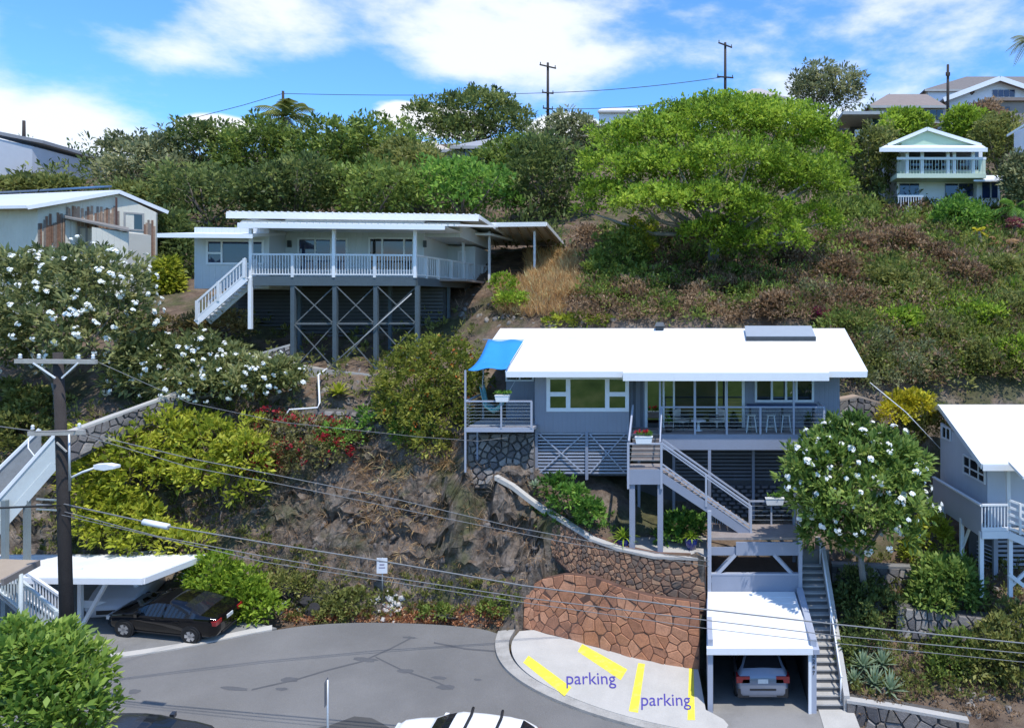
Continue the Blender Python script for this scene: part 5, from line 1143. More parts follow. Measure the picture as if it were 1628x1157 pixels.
for (px, Y) in ((43, 27.0), (8, 26.4)): p = P(px, 800, Y); bar('support_post', (p.x, Y, 1.9), (p.x, Y, P(px, 795, Y).z), .16, .16, mat('grey_green_post', (.2, .23, .23), .6), ss)
pipe('rail_loop', [P(45, 698, 27.6), P(45, 712, 27.5), P(55, 725, 27.4), P(66, 718, 27.4)], .025, W_PAINT, ss)
ls = thing('lower_stairs', 'pale stairs with baluster railing descending towards the leafy bush', 'stairs', P(50, 990, 25))
a, b_ = P(-30, 868, 24.6), P(98, 978, 23.4); balus(a - Vector((0, 0, 1.05)), b_ - Vector((0, 0, 1.05)), 26, 1.05, PALEG, ls, [.95]); a2, b2 = P(40, 908, 25.8), P(98, 948, 25.2); balus(a2 - Vector((0, 0, 1.0)), b2 - Vector((0, 0, 1.0)), 12, 1.0, W_PAINT, ls, [0, 1])
slab('stair_floor', [a - Vector((0, 0, 1.1)), b_ - Vector((0, 0, 1.1)), b2 - Vector((0, 0, 1.1)), a2 - Vector((0.8, 0, .6))], (0, 0, -.1), mesh_m, ls)
tr = thing('porch_roof_corner', 'corner of a tan flat roof with brown edge at the left border', 'roof', P(20, 930, 22.5))
slab('roof', [P(-60, 925, 22), P(5, 921, 22), P(62, 890, 23.4), P(-60, 886, 24)], (0, 0, -.1), mat('tan_roof', (.36, .28, .2), .8, .1), tr); bar('edge_board', P(5, 922, 22) + Vector((0, -.02, -.06)), P(62, 891, 23.4) + Vector((.02, -.02, -.06)), .08, .2, mat('edge_brown', (.22, .19, .17), .8), tr)
pipe('post', [P(33, 912, 22.6), P(33, 1050, 22.6)], .06, PALEG, tr)

# ---------------------------------------------------------------- utility poles and wires
POLE = mat('pole_wood', (.045, .036, .032), .9, .25, 3, bump=.4, stain=.4, stain_rgb=(.04, .032, .03)); ARM = mat('arm_wood', (.40, .37, .33), .85, .15, 4); WIRE = mat('wire_grey', (.2, .2, .2), .7); WIRED = mat('wire_dark', (.06, .06, .06), .6)
up = thing('utility_pole', 'tall dark wooden utility pole with two pale crossarms at the left', 'utility pole', on_road((106 - CX) / F * 21, 21, -.3))
pipe('pole', [P(111, 1180, 21), P(100, 760, 21), P(92, 560, 21)], [.185, .155, .12], POLE, up, 12)
bar('crossarm', P(25, 574, 20.8), P(153, 575, 20.8), .1, .12, ARM, up); bar('arm_brace', P(53, 577, 20.75), P(88, 601, 20.78), .03, .04, W_PAINT, up); bar('arm_brace', P(124, 577, 20.75), P(98, 601, 20.78), .03, .04, W_PAINT, up)
bar('crossarm', P(46, 689, 20.75), P(134, 687, 20.75), .1, .13, ARM, up)
bar('arm_brace', P(90, 703, 20.72), P(106, 718, 20.72), .03, .04, ARM, up); pipe('conduit', [P(110, 690, 20.7), P(111, 780, 20.7)], .03, METAL, up)
for px, py in ((32, 570), (62, 570), (125, 571), (148, 571), (52, 683), (126, 680)):
    p = P(px, py, 20.8); lathe('insulator', [(.03, 0), (.055, .03), (.03, .07), (.05, .1), (.02, .14)], p, W_PAINT, up, 8)
for dy in (0, 9, 16): bar('cable_bracket', P(58, 793 + dy, 20.9), P(96, 795 + dy, 20.9), .04, .04, METAL, up)
sl = thing('street_light', 'white street light on a bent arm fixed to the dark utility pole', 'street light', P(111, 762, 20.8))
pipe('arm', [P(111, 768, 20.75), P(113, 759, 20.75), P(132, 750, 20.7), P(152, 743, 20.65)], .035, W_PAINT, sl)
slab('lamp_head', [P(148, 739, 20.5), P(168, 738, 20.5), P(182, 741, 20.5), P(182, 745, 20.5), P(165, 748, 20.5), P(150, 746, 20.5)], (0, .22, 0), W_PAINT, sl)
def wire(label, pts, r=.02, m=WIRE):
    pp = [Vector(p) for p in pts]
    o = pipe('power_line', pp, r, m, None, 5); tag(o, label, 'wire', 'overhead wires'); return o
def wpx(lst, Y0, Y1):
    n = len(lst); out = []
    x0, x1 = lst[0][0], lst[-1][0]
    for (px, py) in lst: out.append(P(px, py, Y0 + (Y1 - Y0) * (px - x0) / (x1 - x0)))
    return out
wire('thick pale wire with a white sleeve crossing the whole street', wpx([(98, 800), (248, 833), (420, 862), (610, 892), (830, 930), (1120, 968), (1330, 992), (1628, 1022), (1720, 1031)], 20.9, 21.5), .021)
wire('thin wire hanging just below the thick sleeved wire', wpx([(98, 812), (250, 852), (420, 884), (610, 916), (830, 949), (1120, 985), (1330, 1010), (1628, 1038), (1720, 1046)], 20.9, 21.5), .014)
wire('lowest thin wire crossing in front of the garage roof', wpx([(98, 818), (420, 893), (830, 957), (1120, 998), (1330, 1022), (1628, 1052), (1720, 1060)], 20.8, 21.3), .010)
wire('upper service wire from the pole to the lower deck post', wpx([(126, 686), (300, 728), (439, 755), (633, 794), (820, 838), (980, 868), (1127, 892)], 20.8, 28.4), .014)
wire('second service wire sagging beside the upper one', wpx([(126, 690), (300, 742), (439, 768), (581, 797), (720, 826), (900, 862), (1127, 900)], 20.8, 28.4), .012)
wire('thin service wire from the pole crossarm to the grey house', wpx([(148, 572), (300, 640), (447, 671), (663, 694), (760, 701), (852, 690)], 20.8, 31.4), .010)
wire('pair of pale wires leaving the lower crossarm at the left border', wpx([(-60, 669), (0, 678), (60, 686), (126, 685)], 18, 20.8), .016)
wire('dark cable leaving the pole at the left border', wpx([(-60, 806), (0, 807), (95, 803)], 18, 20.8), .03, WIRED)
slv = pipe('wire_sleeve', [P(228, 829, 21.0), P(268, 837, 21.0)], .085, W_TRIM, None, 10); tag(slv, 'white tube sleeve around the wire in front of the green slope', 'sleeve')
def far_pole(label, px, top, bot, Y, arms, lean=0):
    t = thing('utility_pole', label, 'utility pole', P(px, bot, Y), 'poles along the ridge'); pipe('pole', [P(px, bot, Y), P(px + lean, top, Y)], [.2, .15], POLE, t, 8)
    for (py, w, tilt) in arms:
        bar('crossarm', P(px - w, py - tilt, Y - .2), P(px + w, py + tilt, Y - .2), .14, .16, POLE, t)
        for s in (-.9, .9): p = P(px + s * w, py + tilt * s, Y - .2); bar('insulator', p, p + Vector((0, 0, .35)), .1, .1, POLE, t)
far_pole('ridge utility pole with crossarms left of the spreading green tree', 871, 100, 215, 92, [(106, 13, 3), (148, 9, 1), (173, 8, 1)])
far_pole('tallest ridge utility pole rising behind the spreading green tree', 1153, 68, 190, 92, [(72, 11, 4), (123, 13, 1), (151, 9, 1)])
far_pole('bare pole top above the coconut palm', 450, 145, 220, 92, [])
far_pole('pole with small hardware in front of the crest house', 1507, 103, 215, 84, [(120, 3, 0)])
far_pole('thin pole top above the long white building', 38, 192, 240, 86, [])
wire('faint ridge wire between the bare pole and the next pole', [P(300, 190, 92), P(385, 168, 92)] + sag(P(450, 149, 92), P(866, 148, 92), .25), .04, WIRED)
wire('dark ridge wire running up to the tallest ridge pole', sag(P(866, 148, 92), P(1148, 123, 92), .35), .045, WIRED)
wire('lower ridge wire behind the spreading green tree', sag(P(866, 173, 92), P(1148, 151, 92), .6), .04, WIRED)

# ---------------------------------------------------------------- signs
def sign(label, p, hgt, w, h, ang, m):
    t = thing('road_sign', label, 'sign', p); pipe('post', [p, Vector(p) + Vector((0, 0, hgt))], .03, METAL, t)
    T = frame(Vector(p) + Vector((0, 0, hgt)), ang); box('sign_plate', -w / 2, w / 2, -.045, -.03, -h, 0, m, t, T); return t, T
p = ray_ground(608, 962) or P(608, 962, 30)
t, T = sign('small white road sign on a thin post at the foot of the bank', p, P(608, 886, p.y).z - p.z, .44, .64, 0, W_TRIM)
for (z0, z1, w) in ((-.12, -.17, .12), (-.25, -.30, .1), (-.38, -.42, .13)): box('sign_line', -w, w, -.05, -.046, z0, z1, mat('sign_grey', (.25, .2, .3), .6), t, T)
p = Vector(on_road((521 - CX) / F * 20, 20)); t, T = sign('edge-on road sign on a bluish post at the bottom of the picture', p, P(519, 1080, 20).z - p.z, .3, .68, math.radians(-78), mat('sign_back', (.10, .11, .14), .5, metal=.3))

# ---------------------------------------------------------------- things on the decks
def planter(label, x0, x1, y, z, h=.26, flower=None, seed=0):
    t = thing('planter_box', label, 'planter', ((x0 + x1) / 2, y, z)); i = .05
    slab('box', [(x0, y - .12, z + h), (x1, y - .12, z + h), (x1 - i, y - .1, z), (x0 + i, y - .1, z)], (0, .22, 0), W_TRIM, t); box('rim', x0 - .01, x1 + .01, y - .135, y + .115, z + h, z + h + .03, W_TRIM, t)
    return t
PLANTERS = [(planter('white planter box on the side deck rail near the blue cloth', -8.45, -7.85, 30.62, 9.98), -8.15, 30.62, 10.25, None),
            (planter('white planter box with red flowers on the stair landing rail', -2.42, -1.72, 29.27, 8.48), -2.07, 29.27, 8.76, (.5, .02, .05)),
            (planter('white planter box on the rail of the lower deck', 2.95, 3.72, 30.3, 5.72), 3.33, 30.3, 6.0, None)]
def chair(label, x, y, z, ang, m):
    t = thing('deck_chair', label, 'chair', (x, y, z), 'chairs on the deck'); T = frame(Vector((x, y, z)), ang)
    box('seat', -.26, .26, -.26, .26, .36, .44, m, t, T); box('backrest', -.26, .26, .2, .28, .44, .9, m, t, T)
    for a in (-.23, .23):
        for b in (-.23, .23): box('leg', a - .02, a + .02, b - .02, b + .02, 0, .36, STEEL_DARK, t, T)
        box('armrest', a - .03, a + .03, -.24, .24, .58, .62, STEEL_DARK, t, T)
CUSH = mat('cushion', (.5, .48, .44), .8, .08, 4)
chair('cushioned deck chair left of the low table', -.6, 32.0, FL + .012, math.radians(60), CUSH); chair('cushioned deck chair right of the low table', .98, 32.05, FL + .012, math.radians(-60), CUSH)
lt = thing('low_table', 'low white table between the two deck chairs', 'table', (.15, 31.8, FL)); lathe('top', [(.32, .42), (.34, .44), (.34, .47), (.32, .48)], (.15, 31.8, FL), W_PAINT, lt, 16); lathe('base', [(.2, 0.012), (.08, .05), (.05, .42)], (.15, 31.8, FL), W_PAINT, lt, 12)
bt = thing('bar_counter', 'dark blue bar counter along the deck rail under the window', 'counter', (3.9, 31.5, FL)); box('top', 2.25, 5.3, 31.2, 31.75, FL + 1.12, FL + 1.2, mat('navy_top', (.02, .05, .13), .5), bt)
for x in (2.4, 3.8, 5.15): box('support', x - .04, x + .04, 31.4, 31.6, FL + .012, FL + 1.12, STEEL_DARK, bt)
for k, x in enumerate((2.45, 3.3, 3.95)):
    s = thing('bar_stool', ['metal bar stool nearest the sliding doors at the bar counter', 'middle metal bar stool at the bar counter', 'metal bar stool farthest from the sliding doors at the bar counter'][k], 'stool', (x, 31.5, FL), 'bar stools'); box('seat', x - .18, x + .18, 31.32, 31.68, FL + .72, FL + .76, METAL, s)
    for a in (-1, 1):
        for b in (-1, 1): bar('leg', (x + a * .22, 31.5 + b * .22, FL + .012), (x + a * .13, 31.5 + b * .13, FL + .72), .04, .04, METAL, s)
    for b in (-1, 1): bar('footrest', (x - .2, 31.5 + b * .19, FL + .25), (x + .2, 31.5 + b * .19, FL + .25), .03, .03, METAL, s)
hm = thing('hammock', 'teal and white hammock slung on the side deck under the blue cloth', 'hammock', (-8.3, 31.8, LZ)); v = []; f = []
hp = [P(766, 620, 31.6), P(772, 648, 31.7), P(785, 657, 31.8), P(797, 650, 31.9), P(806, 628, 32)]
for p in hp:
    for k in range(5): v.append(p + Vector((0, (k - 2) * .18, abs(k - 2) ** 2 * .05)))
for i in range(4):
    for k in range(4): f.append((i * 5 + k, i * 5 + k + 1, i * 5 + 6 + k, i * 5 + 5 + k))
ho = mesh_obj('sling', v, f, mat('teal_fabric', (.25, .55, .55), .8, .2, 8), hm, smooth=True); ho.modifiers.new('t', 'SOLIDIFY').thickness = .02
pipe('rope', [hp[0], P(770, 575, 31.5)], .012, W_PAINT, hm); pipe('rope', [hp[-1], P(822, 600, 32.6)], .012, W_PAINT, hm)
BPOT = mat('blue_glaze', (.015, .03, .16), .2, .15, 4, spec=.6, coat=.4)
POTS = []
for k, (px, py, Y, lab) in enumerate([(991, 862, 29.6, 'blue glazed pot at the left of the landing posts'), (1099, 868, 29.7, 'blue glazed pot under the stairs at the terrace edge')]):
    p = P(px, py, Y); p.z = 4.065; t = thing('plant_pot', lab, 'plant pot', p); lathe('pot', [(.16, 0), (.24, .18), (.27, .36), (.25, .42), (.28, .45), (.24, .46), (.22, .40)], p, BPOT, t); lathe('soil', [(.2, .36), (.22, .40)], p, mat('soil', (.05, .035, .025), .95), t); POTS.append(p + Vector((0, 0, .42)))
dp = pipe('drain_pipe', [P(450, 668, 33), P(460, 651, 33.2), P(505, 648, 33.4), P(508, 640, 33.6), P(506, 596, 35), P(520, 586, 35.6)], .045, W_PAINT, None); tag(dp, 'bent white pipe running down the slope below the stilts', 'pipe')

# ---------------------------------------------------------------- loose rocks
def rock_mesh(seed, m):
    import bmesh
    bm = bmesh.new(); rr = random.Random(seed)
    for k in range(26):      # hull of random points: flat broken faces
        d = Vector((rr.gauss(0, 1), rr.gauss(0, 1), rr.gauss(0, 1))).normalized(); bm.verts.new(d * rr.uniform(.72, 1.15))
    bmesh.ops.convex_hull(bm, input=bm.verts); bmesh.ops.delete(bm, geom=[v for v in bm.verts if not v.link_faces], context='VERTS'); bmesh.ops.triangulate(bm, faces=bm.faces)
    me = bpy.data.meshes.new('rock'); bm.to_mesh(me); bm.free(); me.materials.append(m); return me
BLKR = mat('lava_rock', (.035, .033, .034), .9, .3, 4, bump=.6); WHR = mat('pale_rock', (.55, .52, .47), .9, .2, 4, bump=.4)
for k, (px, py, s, lab) in enumerate([(449, 948, .55, 'largest black lava boulder by the bright green shrub'), (486, 966, .36, 'middle black lava boulder at the road edge'), (497, 978, .36, 'black lava boulder nearest the road')]):
    p = ray_ground(px, py) or P(px, py, 29.5); o = link('boulder', rock_mesh(40 + k, BLKR), None, Matrix.Translation(p + Vector((0, 0, s * .35))) @ Matrix.Diagonal((s, s * .8, s * .8, 1))); tag(o, lab, 'boulder')
rp = thing('rock_pile', 'pile of broken white rocks around the foot of the small sign', 'rock pile', ray_ground(622, 970) or P(622, 970, 29.8)); wm = [rock_mesh(60 + k, WHR) for k in range(4)]
rr = random.Random(3)
for k in range(46):
    px, py = rr.gauss(621, 11), rr.gauss(968, 9); p = ray_ground(px, py)
    if p is None: continue
    s = rr.uniform(.05, .17); M = Matrix.Translation(p + Vector((0, 0, s * .5)) - rp.location) @ Matrix.Rotation(rr.uniform(0, 6), 4, 'Z') @ Matrix.Diagonal((s, s * .8, s * .7, 1)); link('rock', rr.choice(wm), rp, M)
for k, (px, py, s) in enumerate([(452, 968, .25), (446, 975, .18), (475, 975, .15)]):
    p = ray_ground(px, py) or P(px, py, 29.3); o = link('pale_stone', wm[k % 4], None, Matrix.Translation(p + Vector((0, 0, s * .3))) @ Matrix.Diagonal((s, s, s * .7, 1))); tag(o, ['larger pale stone between shrub and black boulders', 'small pale stone at the road edge by the shrub', 'small pale stone beside the black boulders'][k], 'stone')
# ---------------------------------------------------------------- vegetation
RNG = np.random.default_rng(23)
def unit(a): return a / (np.linalg.norm(a, axis=-1, keepdims=True) + 1e-9)
def surf_np(x, y):
    i = np.clip(np.searchsorted(_xs, x) - 1, 0, nx - 2); j = np.clip(np.searchsorted(_ys, y) - 1, 0, ny - 2)
    tx = np.clip((x - _xs[i]) / (_xs[i + 1] - _xs[i]), 0, 1); ty = np.clip((y - _ys[j]) / (_ys[j + 1] - _ys[j]), 0, 1); z = _gzg
    return (z[j, i] * (1 - tx) + z[j, i + 1] * tx) * (1 - ty) + (z[j + 1, i] * (1 - tx) + z[j + 1, i + 1] * tx) * ty
def cast(px, py, y0=24., y1=110., step=.12):       # photo rays to ground points, vectorised
    kx, kz = (px - CX) / F, (py - HZ) / F; res = np.full((len(px), 3), np.nan); live = np.ones(len(px), bool); yy = y0
    while live.any() and yy < y1:
        idx_ = np.where(live)[0]; y = np.full(len(idx_), yy); x = kx[idx_] * y; z = H - kz[idx_] * y; s = surf_np(x, y); hit = s >= z; h = idx_[hit]
        res[h] = np.c_[x[hit], y[hit], s[hit]]; live[h] = False; yy += step if yy < 45 else .5
    return res[~np.isnan(res[:, 0])]
def leaves_mesh(cent, nrm, per, rc, leaf, aspect, up, spread, tone, tj, rng, droop=0., inner=.25, bend=.12):
    n = len(cent); m = n * per
    c = np.repeat(cent, per, 0); nn = np.repeat(nrm, per, 0); tn = np.repeat(tone, per) + rng.normal(0, tj, m)
    d = nn * .75 + rng.normal(0, spread, (m, 3)); d[:, 2] += up; d = unit(d)
    rcs = rc if np.isscalar(rc) else np.repeat(rc, per)
    u = rng.uniform(inner, 1, m) * rcs; base = c + d * u[:, None]
    ax = d + rng.normal(0, .35, (m, 3)); ax[:, 2] -= droop; ax = unit(ax)
    side = unit(np.cross(ax, rng.normal(0, .6, (m, 3)) + np.array([0, 0, 1.]))); L = leaf * rng.uniform(.5, 1.4, m)[:, None]; w = L * aspect * .5
    nv = np.cross(side, ax); midp = base + ax * L * .5 + nv * L * bend
    V = np.stack([base, midp + side * w, base + ax * L, midp - side * w], 1).reshape(-1, 3)
    return V, np.arange(4 * m).reshape(-1, 4), np.repeat(np.clip(tn, 0, 1), 4)
def lobes_points(lobes, n, rng, shell=(.8, 1.06), low=-.35, core=.18, lump=.30):
    lobes = np.asarray(lobes, float); area = (lobes[:, 3] * lobes[:, 4] + lobes[:, 3] * lobes[:, 5] + lobes[:, 4] * lobes[:, 5]); pr = area / area.sum()
    P_, N_, K_ = [], [], []; ph = rng.uniform(0, 6.28, (len(lobes), 3))
    tot = 0
    while tot < n:
        k = rng.choice(len(lobes), n * 2, p=pr); d = unit(rng.normal(0, 1, (n * 2, 3))); d = d[d[:, 2] > low]; k = k[:len(d)]
        r = rng.uniform(*shell, len(d)); co = rng.random(len(d)) < core; r[co] = rng.uniform(.35, .8, co.sum())
        r *= 1 + lump * (np.sin(d[:, 0] * 5 + ph[k, 0]) * np.sin(d[:, 1] * 5 + ph[k, 1]) * np.sin(d[:, 2] * 6 + ph[k, 2]) + .35 * np.sin(d[:, 0] * 13 + ph[k, 1]) * np.sin(d[:, 2] * 12 + ph[k, 0]))
        p = lobes[k, :3] + d * lobes[k, 3:] * r[:, None]
        ins = np.zeros(len(p), bool)
        for q, L in enumerate(lobes):
            e = np.linalg.norm((p - L[:3]) / L[3:], axis=1); ins |= (e < .72) & (k != q)
        keep = ~ins | (rng.random(len(p)) < .12); p = p[keep]; d2 = unit((d / lobes[k, 3:])[keep]); P_.append(p); N_.append(d2); K_.append(k[keep]); tot += len(p)
    lobes_points.k = np.concatenate(K_)[:n]
    return np.concatenate(P_)[:n], np.concatenate(N_)[:n]
BARK = mat('bark', (.14, .115, .095), .9, .25, 4, bump=.4); BARKG = mat('grey_bark', (.24, .225, .205), .9, .2, 4, bump=.4)
def branches(root, base, lobes, r0, bark, seed, k=8, fork=.35, name='trunk'):
    rr = random.Random(seed); base = Vector(base); lob = [Vector(l[:3]) for l in lobes]; c = sum(lob, Vector()) / len(lob); f_ = base.lerp(c, fork); v, f = tube_vf([base - Vector((0, 0, .4)), base.lerp(f_, .5) + Vector((rr.uniform(-.1, .1), rr.uniform(-.1, .1), 0)), f_], [r0, r0 * .8, r0 * .65], 8)
    for j in range(k):
        l = lobes[j % len(lobes)]; t = Vector((l[0] + rr.uniform(-.6, .6) * l[3], l[1] + rr.uniform(-.6, .6) * l[4], l[2] + rr.uniform(-.1, .55) * l[5])); m = f_.lerp(t, .5) + Vector((0, 0, -.08 * (t - f_).length)) + Vector((rr.uniform(-.3, .3), rr.uniform(-.3, .3), 0)) * r0 * 3
        tube_vf([f_ - Vector((0, 0, r0 * .5)), m, t], [r0 * .5, r0 * .32, r0 * .1], 6, v, f)
        for q in range(2):
            t2 = m.lerp(t, .4) + Vector((rr.uniform(-.5, .5) * l[3], rr.uniform(-.5, .5) * l[4], rr.uniform(.1, .5) * l[5])); tube_vf([m.lerp(t, rr.uniform(0, .4)), t2], [r0 * .2, r0 * .06], 5, v, f)
    return mesh_obj(name, v, f, bark, root, smooth=True)
# blossom and leaf cluster shared meshes
def tree(name, label, cat, lobes, n_cl, per, rc, leaf, m, seed, base=None, r0=.2, bark=BARK, up=.35, spread=.6, aspect=.45, tj=.13, tv=.16, droop=0., group=None, low=-.35, shell=(.72, 1.1), core=.18, k=8, fork=.35, crown='crown', flowers=None, top_tone=.0):
    rng = np.random.default_rng(seed); lobes = np.asarray(lobes, float)
    c = lobes[:, :3].mean(0)
    if base is None:
        x, y = c[0], c[1]; base = Vector((x, y, surf(x, y)))
    base = Vector(base); root = thing(name, label, cat, base, group)
    cent, nrm = lobes_points(lobes, n_cl, rng, shell, low, core)
    tone = .48 + rng.normal(0, tv, n_cl) + rng.normal(0, .11, len(lobes))[lobes_points.k]
    o0 = np.array(base)
    V, Fq, T = leaves_mesh(cent - o0, nrm, per, rc, leaf, aspect, up, spread, tone, tj, rng, droop)
    link(crown, quick_mesh(crown, V, Fq, m, T), root)
    branches(root, base, lobes, r0, bark, seed, k, fork)
    if flowers:
        fm, nf, fs, lobs = flowers
        pc, pn = lobes_points(lobes, nf, rng, (.98, 1.12), -.5, 0)
        for i in range(nf):
            s = fs * rng.uniform(.7, 1.25); q = Vector(pn[i]).to_track_quat('Z', 'Y').to_matrix().to_4x4()
            link('blossom', R.choice(fm), root, Matrix.Translation(Vector(pc[i] - o0) + Vector(pn[i]) * rc * .7) @ q @ Matrix.Scale(s, 4))
    return root
def blossom_mesh(seed, m, n=7):
    rr = random.Random(seed); v = []; f = []
    for k in range(n):
        c = Vector((rr.uniform(-.6, .6), rr.uniform(-.6, .6), rr.uniform(.0, .5))); nrm = (c + Vector((0, 0, .6))).normalized(); a = nrm.orthogonal().normalized(); b = nrm.cross(a)
        for p in range(5):
            t = 2 * math.pi * p / 5 + k; d = a * math.cos(t) + b * math.sin(t); s = a * -math.sin(t) + b * math.cos(t); i = len(v)
            v += [c, c + d * .28 + s * .17 + nrm * .06, c + d * .5 + nrm * .04, c + d * .28 - s * .17 + nrm * .06]; f.append((i, i + 1, i + 2, i + 3))
    me = mesh_data('blossom', v, f, m); return me
PETAL = mat('white_petal', (.82, .82, .76), .6, .04, 6)
BLS = [blossom_mesh(k, PETAL) for k in range(4)]
# leaf palettes (dark -> light)
G_DARK = leaf_mat('leaf_dark', [(.020, .034, .014), (.044, .070, .026), (.078, .112, .040), (.13, .165, .062)])
G_MID = leaf_mat('leaf_mid', [(.026, .046, .013), (.058, .094, .024), (.098, .148, .038), (.155, .21, .06)])
G_OLIVE = leaf_mat('leaf_olive', [(.03, .042, .014), (.066, .086, .028), (.108, .132, .045), (.17, .185, .075)])
G_GREY = leaf_mat('leaf_greygreen', [(.036, .05, .03), (.075, .096, .056), (.122, .148, .088), (.19, .21, .135)])
G_LIME = leaf_mat('leaf_lime', [(.032, .064, .009), (.078, .138, .017), (.133, .212, .028), (.193, .276, .046)])
G_YEL = leaf_mat('leaf_yellowgreen', [(.049, .074, .011), (.112, .154, .019), (.190, .230, .031), (.276, .307, .061)])
G_FRESH = leaf_mat('leaf_fresh', [(.018, .05, .012), (.042, .105, .022), (.085, .175, .036), (.15, .26, .06)])
G_FRANG = leaf_mat('leaf_frangipani', [(.022, .048, .014), (.052, .10, .026), (.098, .16, .044), (.17, .23, .075)])
G_DRY = leaf_mat('leaf_dry', [(.057, .037, .025), (.123, .082, .051), (.197, .139, .086), (.279, .213, .139)])
G_BROWN = leaf_mat('leaf_brown', [(.039, .031, .022), (.090, .066, .047), (.148, .113, .082), (.211, .168, .129)])
G_STRAW = leaf_mat('leaf_straw', [(.131, .090, .049), (.230, .164, .090), (.328, .246, .148), (.426, .344, .221)])
G_RED = leaf_mat('petal_red', [(.085, .006, .014), (.16, .010, .022), (.22, .02, .036), (.25, .045, .06)])
G_ORNG = leaf_mat('petal_orange', [(.15, .028, .008), (.21, .05, .014), (.26, .08, .022), (.27, .12, .045)])
G_BLUE = leaf_mat('leaf_agave', [(.041, .074, .061), (.082, .131, .107), (.139, .205, .164), (.213, .279, .221)])
def lobe(px, py, Y, rx, rz, ry=None):              # an ellipsoid given by its place and half sizes in photo pixels at distance Y
    p = P(px, py, Y); s = Y / F; return (p.x, p.y, p.z, rx * s, (ry if ry else (rx + rz) / 2 * .85) * s, rz * s)
def auto_lobes(px, py, Y, rx, rz, n, seed, sq=.55):
    rr = random.Random(seed); out = [lobe(px, py, Y, rx * .62, rz * .68)]
    for k in range(n):
        a = 2 * math.pi * k / n + rr.uniform(-.3, .3); q = rr.uniform(.45, .62); out.append(lobe(px + rx * q * math.cos(a), py - rz * q * math.sin(a), Y + rr.uniform(-1, 1) * rx * Y / F * .45, rx * rr.uniform(.36, .5), rz * rr.uniform(.36, .52)))
    return out
# trees on the slope behind the stilt house
BACK = [
 ('dark ridge tree with round crown left of the ridge pole', 748, 188, 84, 98, 44, G_DARK, 8, .50),
 ('grey-green tree under the ridge utility pole', 905, 230, 78, 72, 48, G_GREY, 7, .45),
 ('leftmost tall tree of the grove behind the houses', 226, 272, 64, 78, 62, G_GREY, 7, .42),
 ('tree with the highest left top in the grove', 318, 245, 68, 72, 58, G_DARK, 7, .42),
 ('tree behind the upper roof left of the coconut palm', 408, 250, 66, 66, 56, G_MID, 7, .42),
 ('broad tree right of the coconut palm', 512, 252, 64, 80, 62, G_MID, 7, .42),
 ('round tree under the white cloud bank', 596, 245, 66, 70, 58, G_MID, 7, .42),
 ('tree in front of the cream roofed house', 650, 275, 60, 62, 50, G_OLIVE, 7, .40),
 ('shaded tree above the left end of the stilt house roof', 330, 308, 54, 110, 46, G_DARK, 8, .38),
 ('tree above the middle of the stilt house roof', 470, 305, 54, 90, 46, G_DARK, 8, .38),
 ('tree above the right half of the stilt house roof', 590, 305, 54, 90, 46, G_MID, 8, .38),
 ('light green tree above the patio carport', 738, 302, 55, 95, 48, G_FRESH, 8, .38),
 ('dark tree right of the patio carport', 876, 292, 58, 66, 78, G_DARK, 8, .40),
 ('tree in front of the grey roofed house', 815, 255, 66, 62, 36, G_MID, 6, .42),
 ('loose grey-green tree standing alone on the right skyline', 1318, 142, 98, 60, 38, G_GREY, 7, .5),
 ('olive tree between spreading tree and mint house', 1385, 262, 63, 44, 58, G_OLIVE, 7, .36),
 ('yellow-green bushy tree below the brown roof house', 1440, 200, 74, 44, 24, G_LIME, 6, .36),
 ('bright green bushy tree left of the crest house pole', 1534, 200, 76, 38, 26, G_LIME, 6, .36),
 ('dark scrub tree right of the mint house gable', 1588, 225, 70, 40, 42, G_OLIVE, 6, .36),
 ('brown dry tree below the crest house', 1560, 190, 82, 42, 26, G_BROWN, 6, .36),
 ('leafy tree in front of the lower storey of the mint house', 1528, 353, 57, 52, 32, G_FRESH, 7, .36),
 ('grey-green tree at the right border beside the mint house', 1628, 292, 58, 34, 42, G_GREY, 6, .36),
 ('dark tree in the gap between the weathered and stilt houses', 278, 420, 46, 36, 84, G_DARK, 6, .32),
 ('yellowish bush at the corner of the weathered house', 262, 450, 43, 22, 34, G_YEL, 4, .3),
 ('low tree behind the weathered house roof', 205, 325, 56, 50, 30, G_OLIVE, 6, .38),
 ('autumn coloured bush below the long white building', 60, 300, 56, 75, 15, G_OLIVE, 6, .34),
]
for i, (lab, px, py, Y, rx, rz, m, nl, lf) in enumerate(BACK):
    lb = auto_lobes(px, py, Y, rx, rz, nl, 100 + i); a = rx * rz * (Y / F) ** 2
    ncl = int(np.clip(a * 24, 320, 1100))
    c = lb[0]; bz = min(surf(c[0], c[1]), c[2] - c[5])
    tree('broadleaf_tree' if rz > 30 else 'leafy_bush', lab, 'tree' if rz > 30 else 'bush', lb, ncl, 15, .62 * lf / .42, lf, m, 200 + i, base=(c[0], c[1], bz), r0=.22, group='trees on the hillside', spread=.7, up=.45, low=-.5, tv=.2)
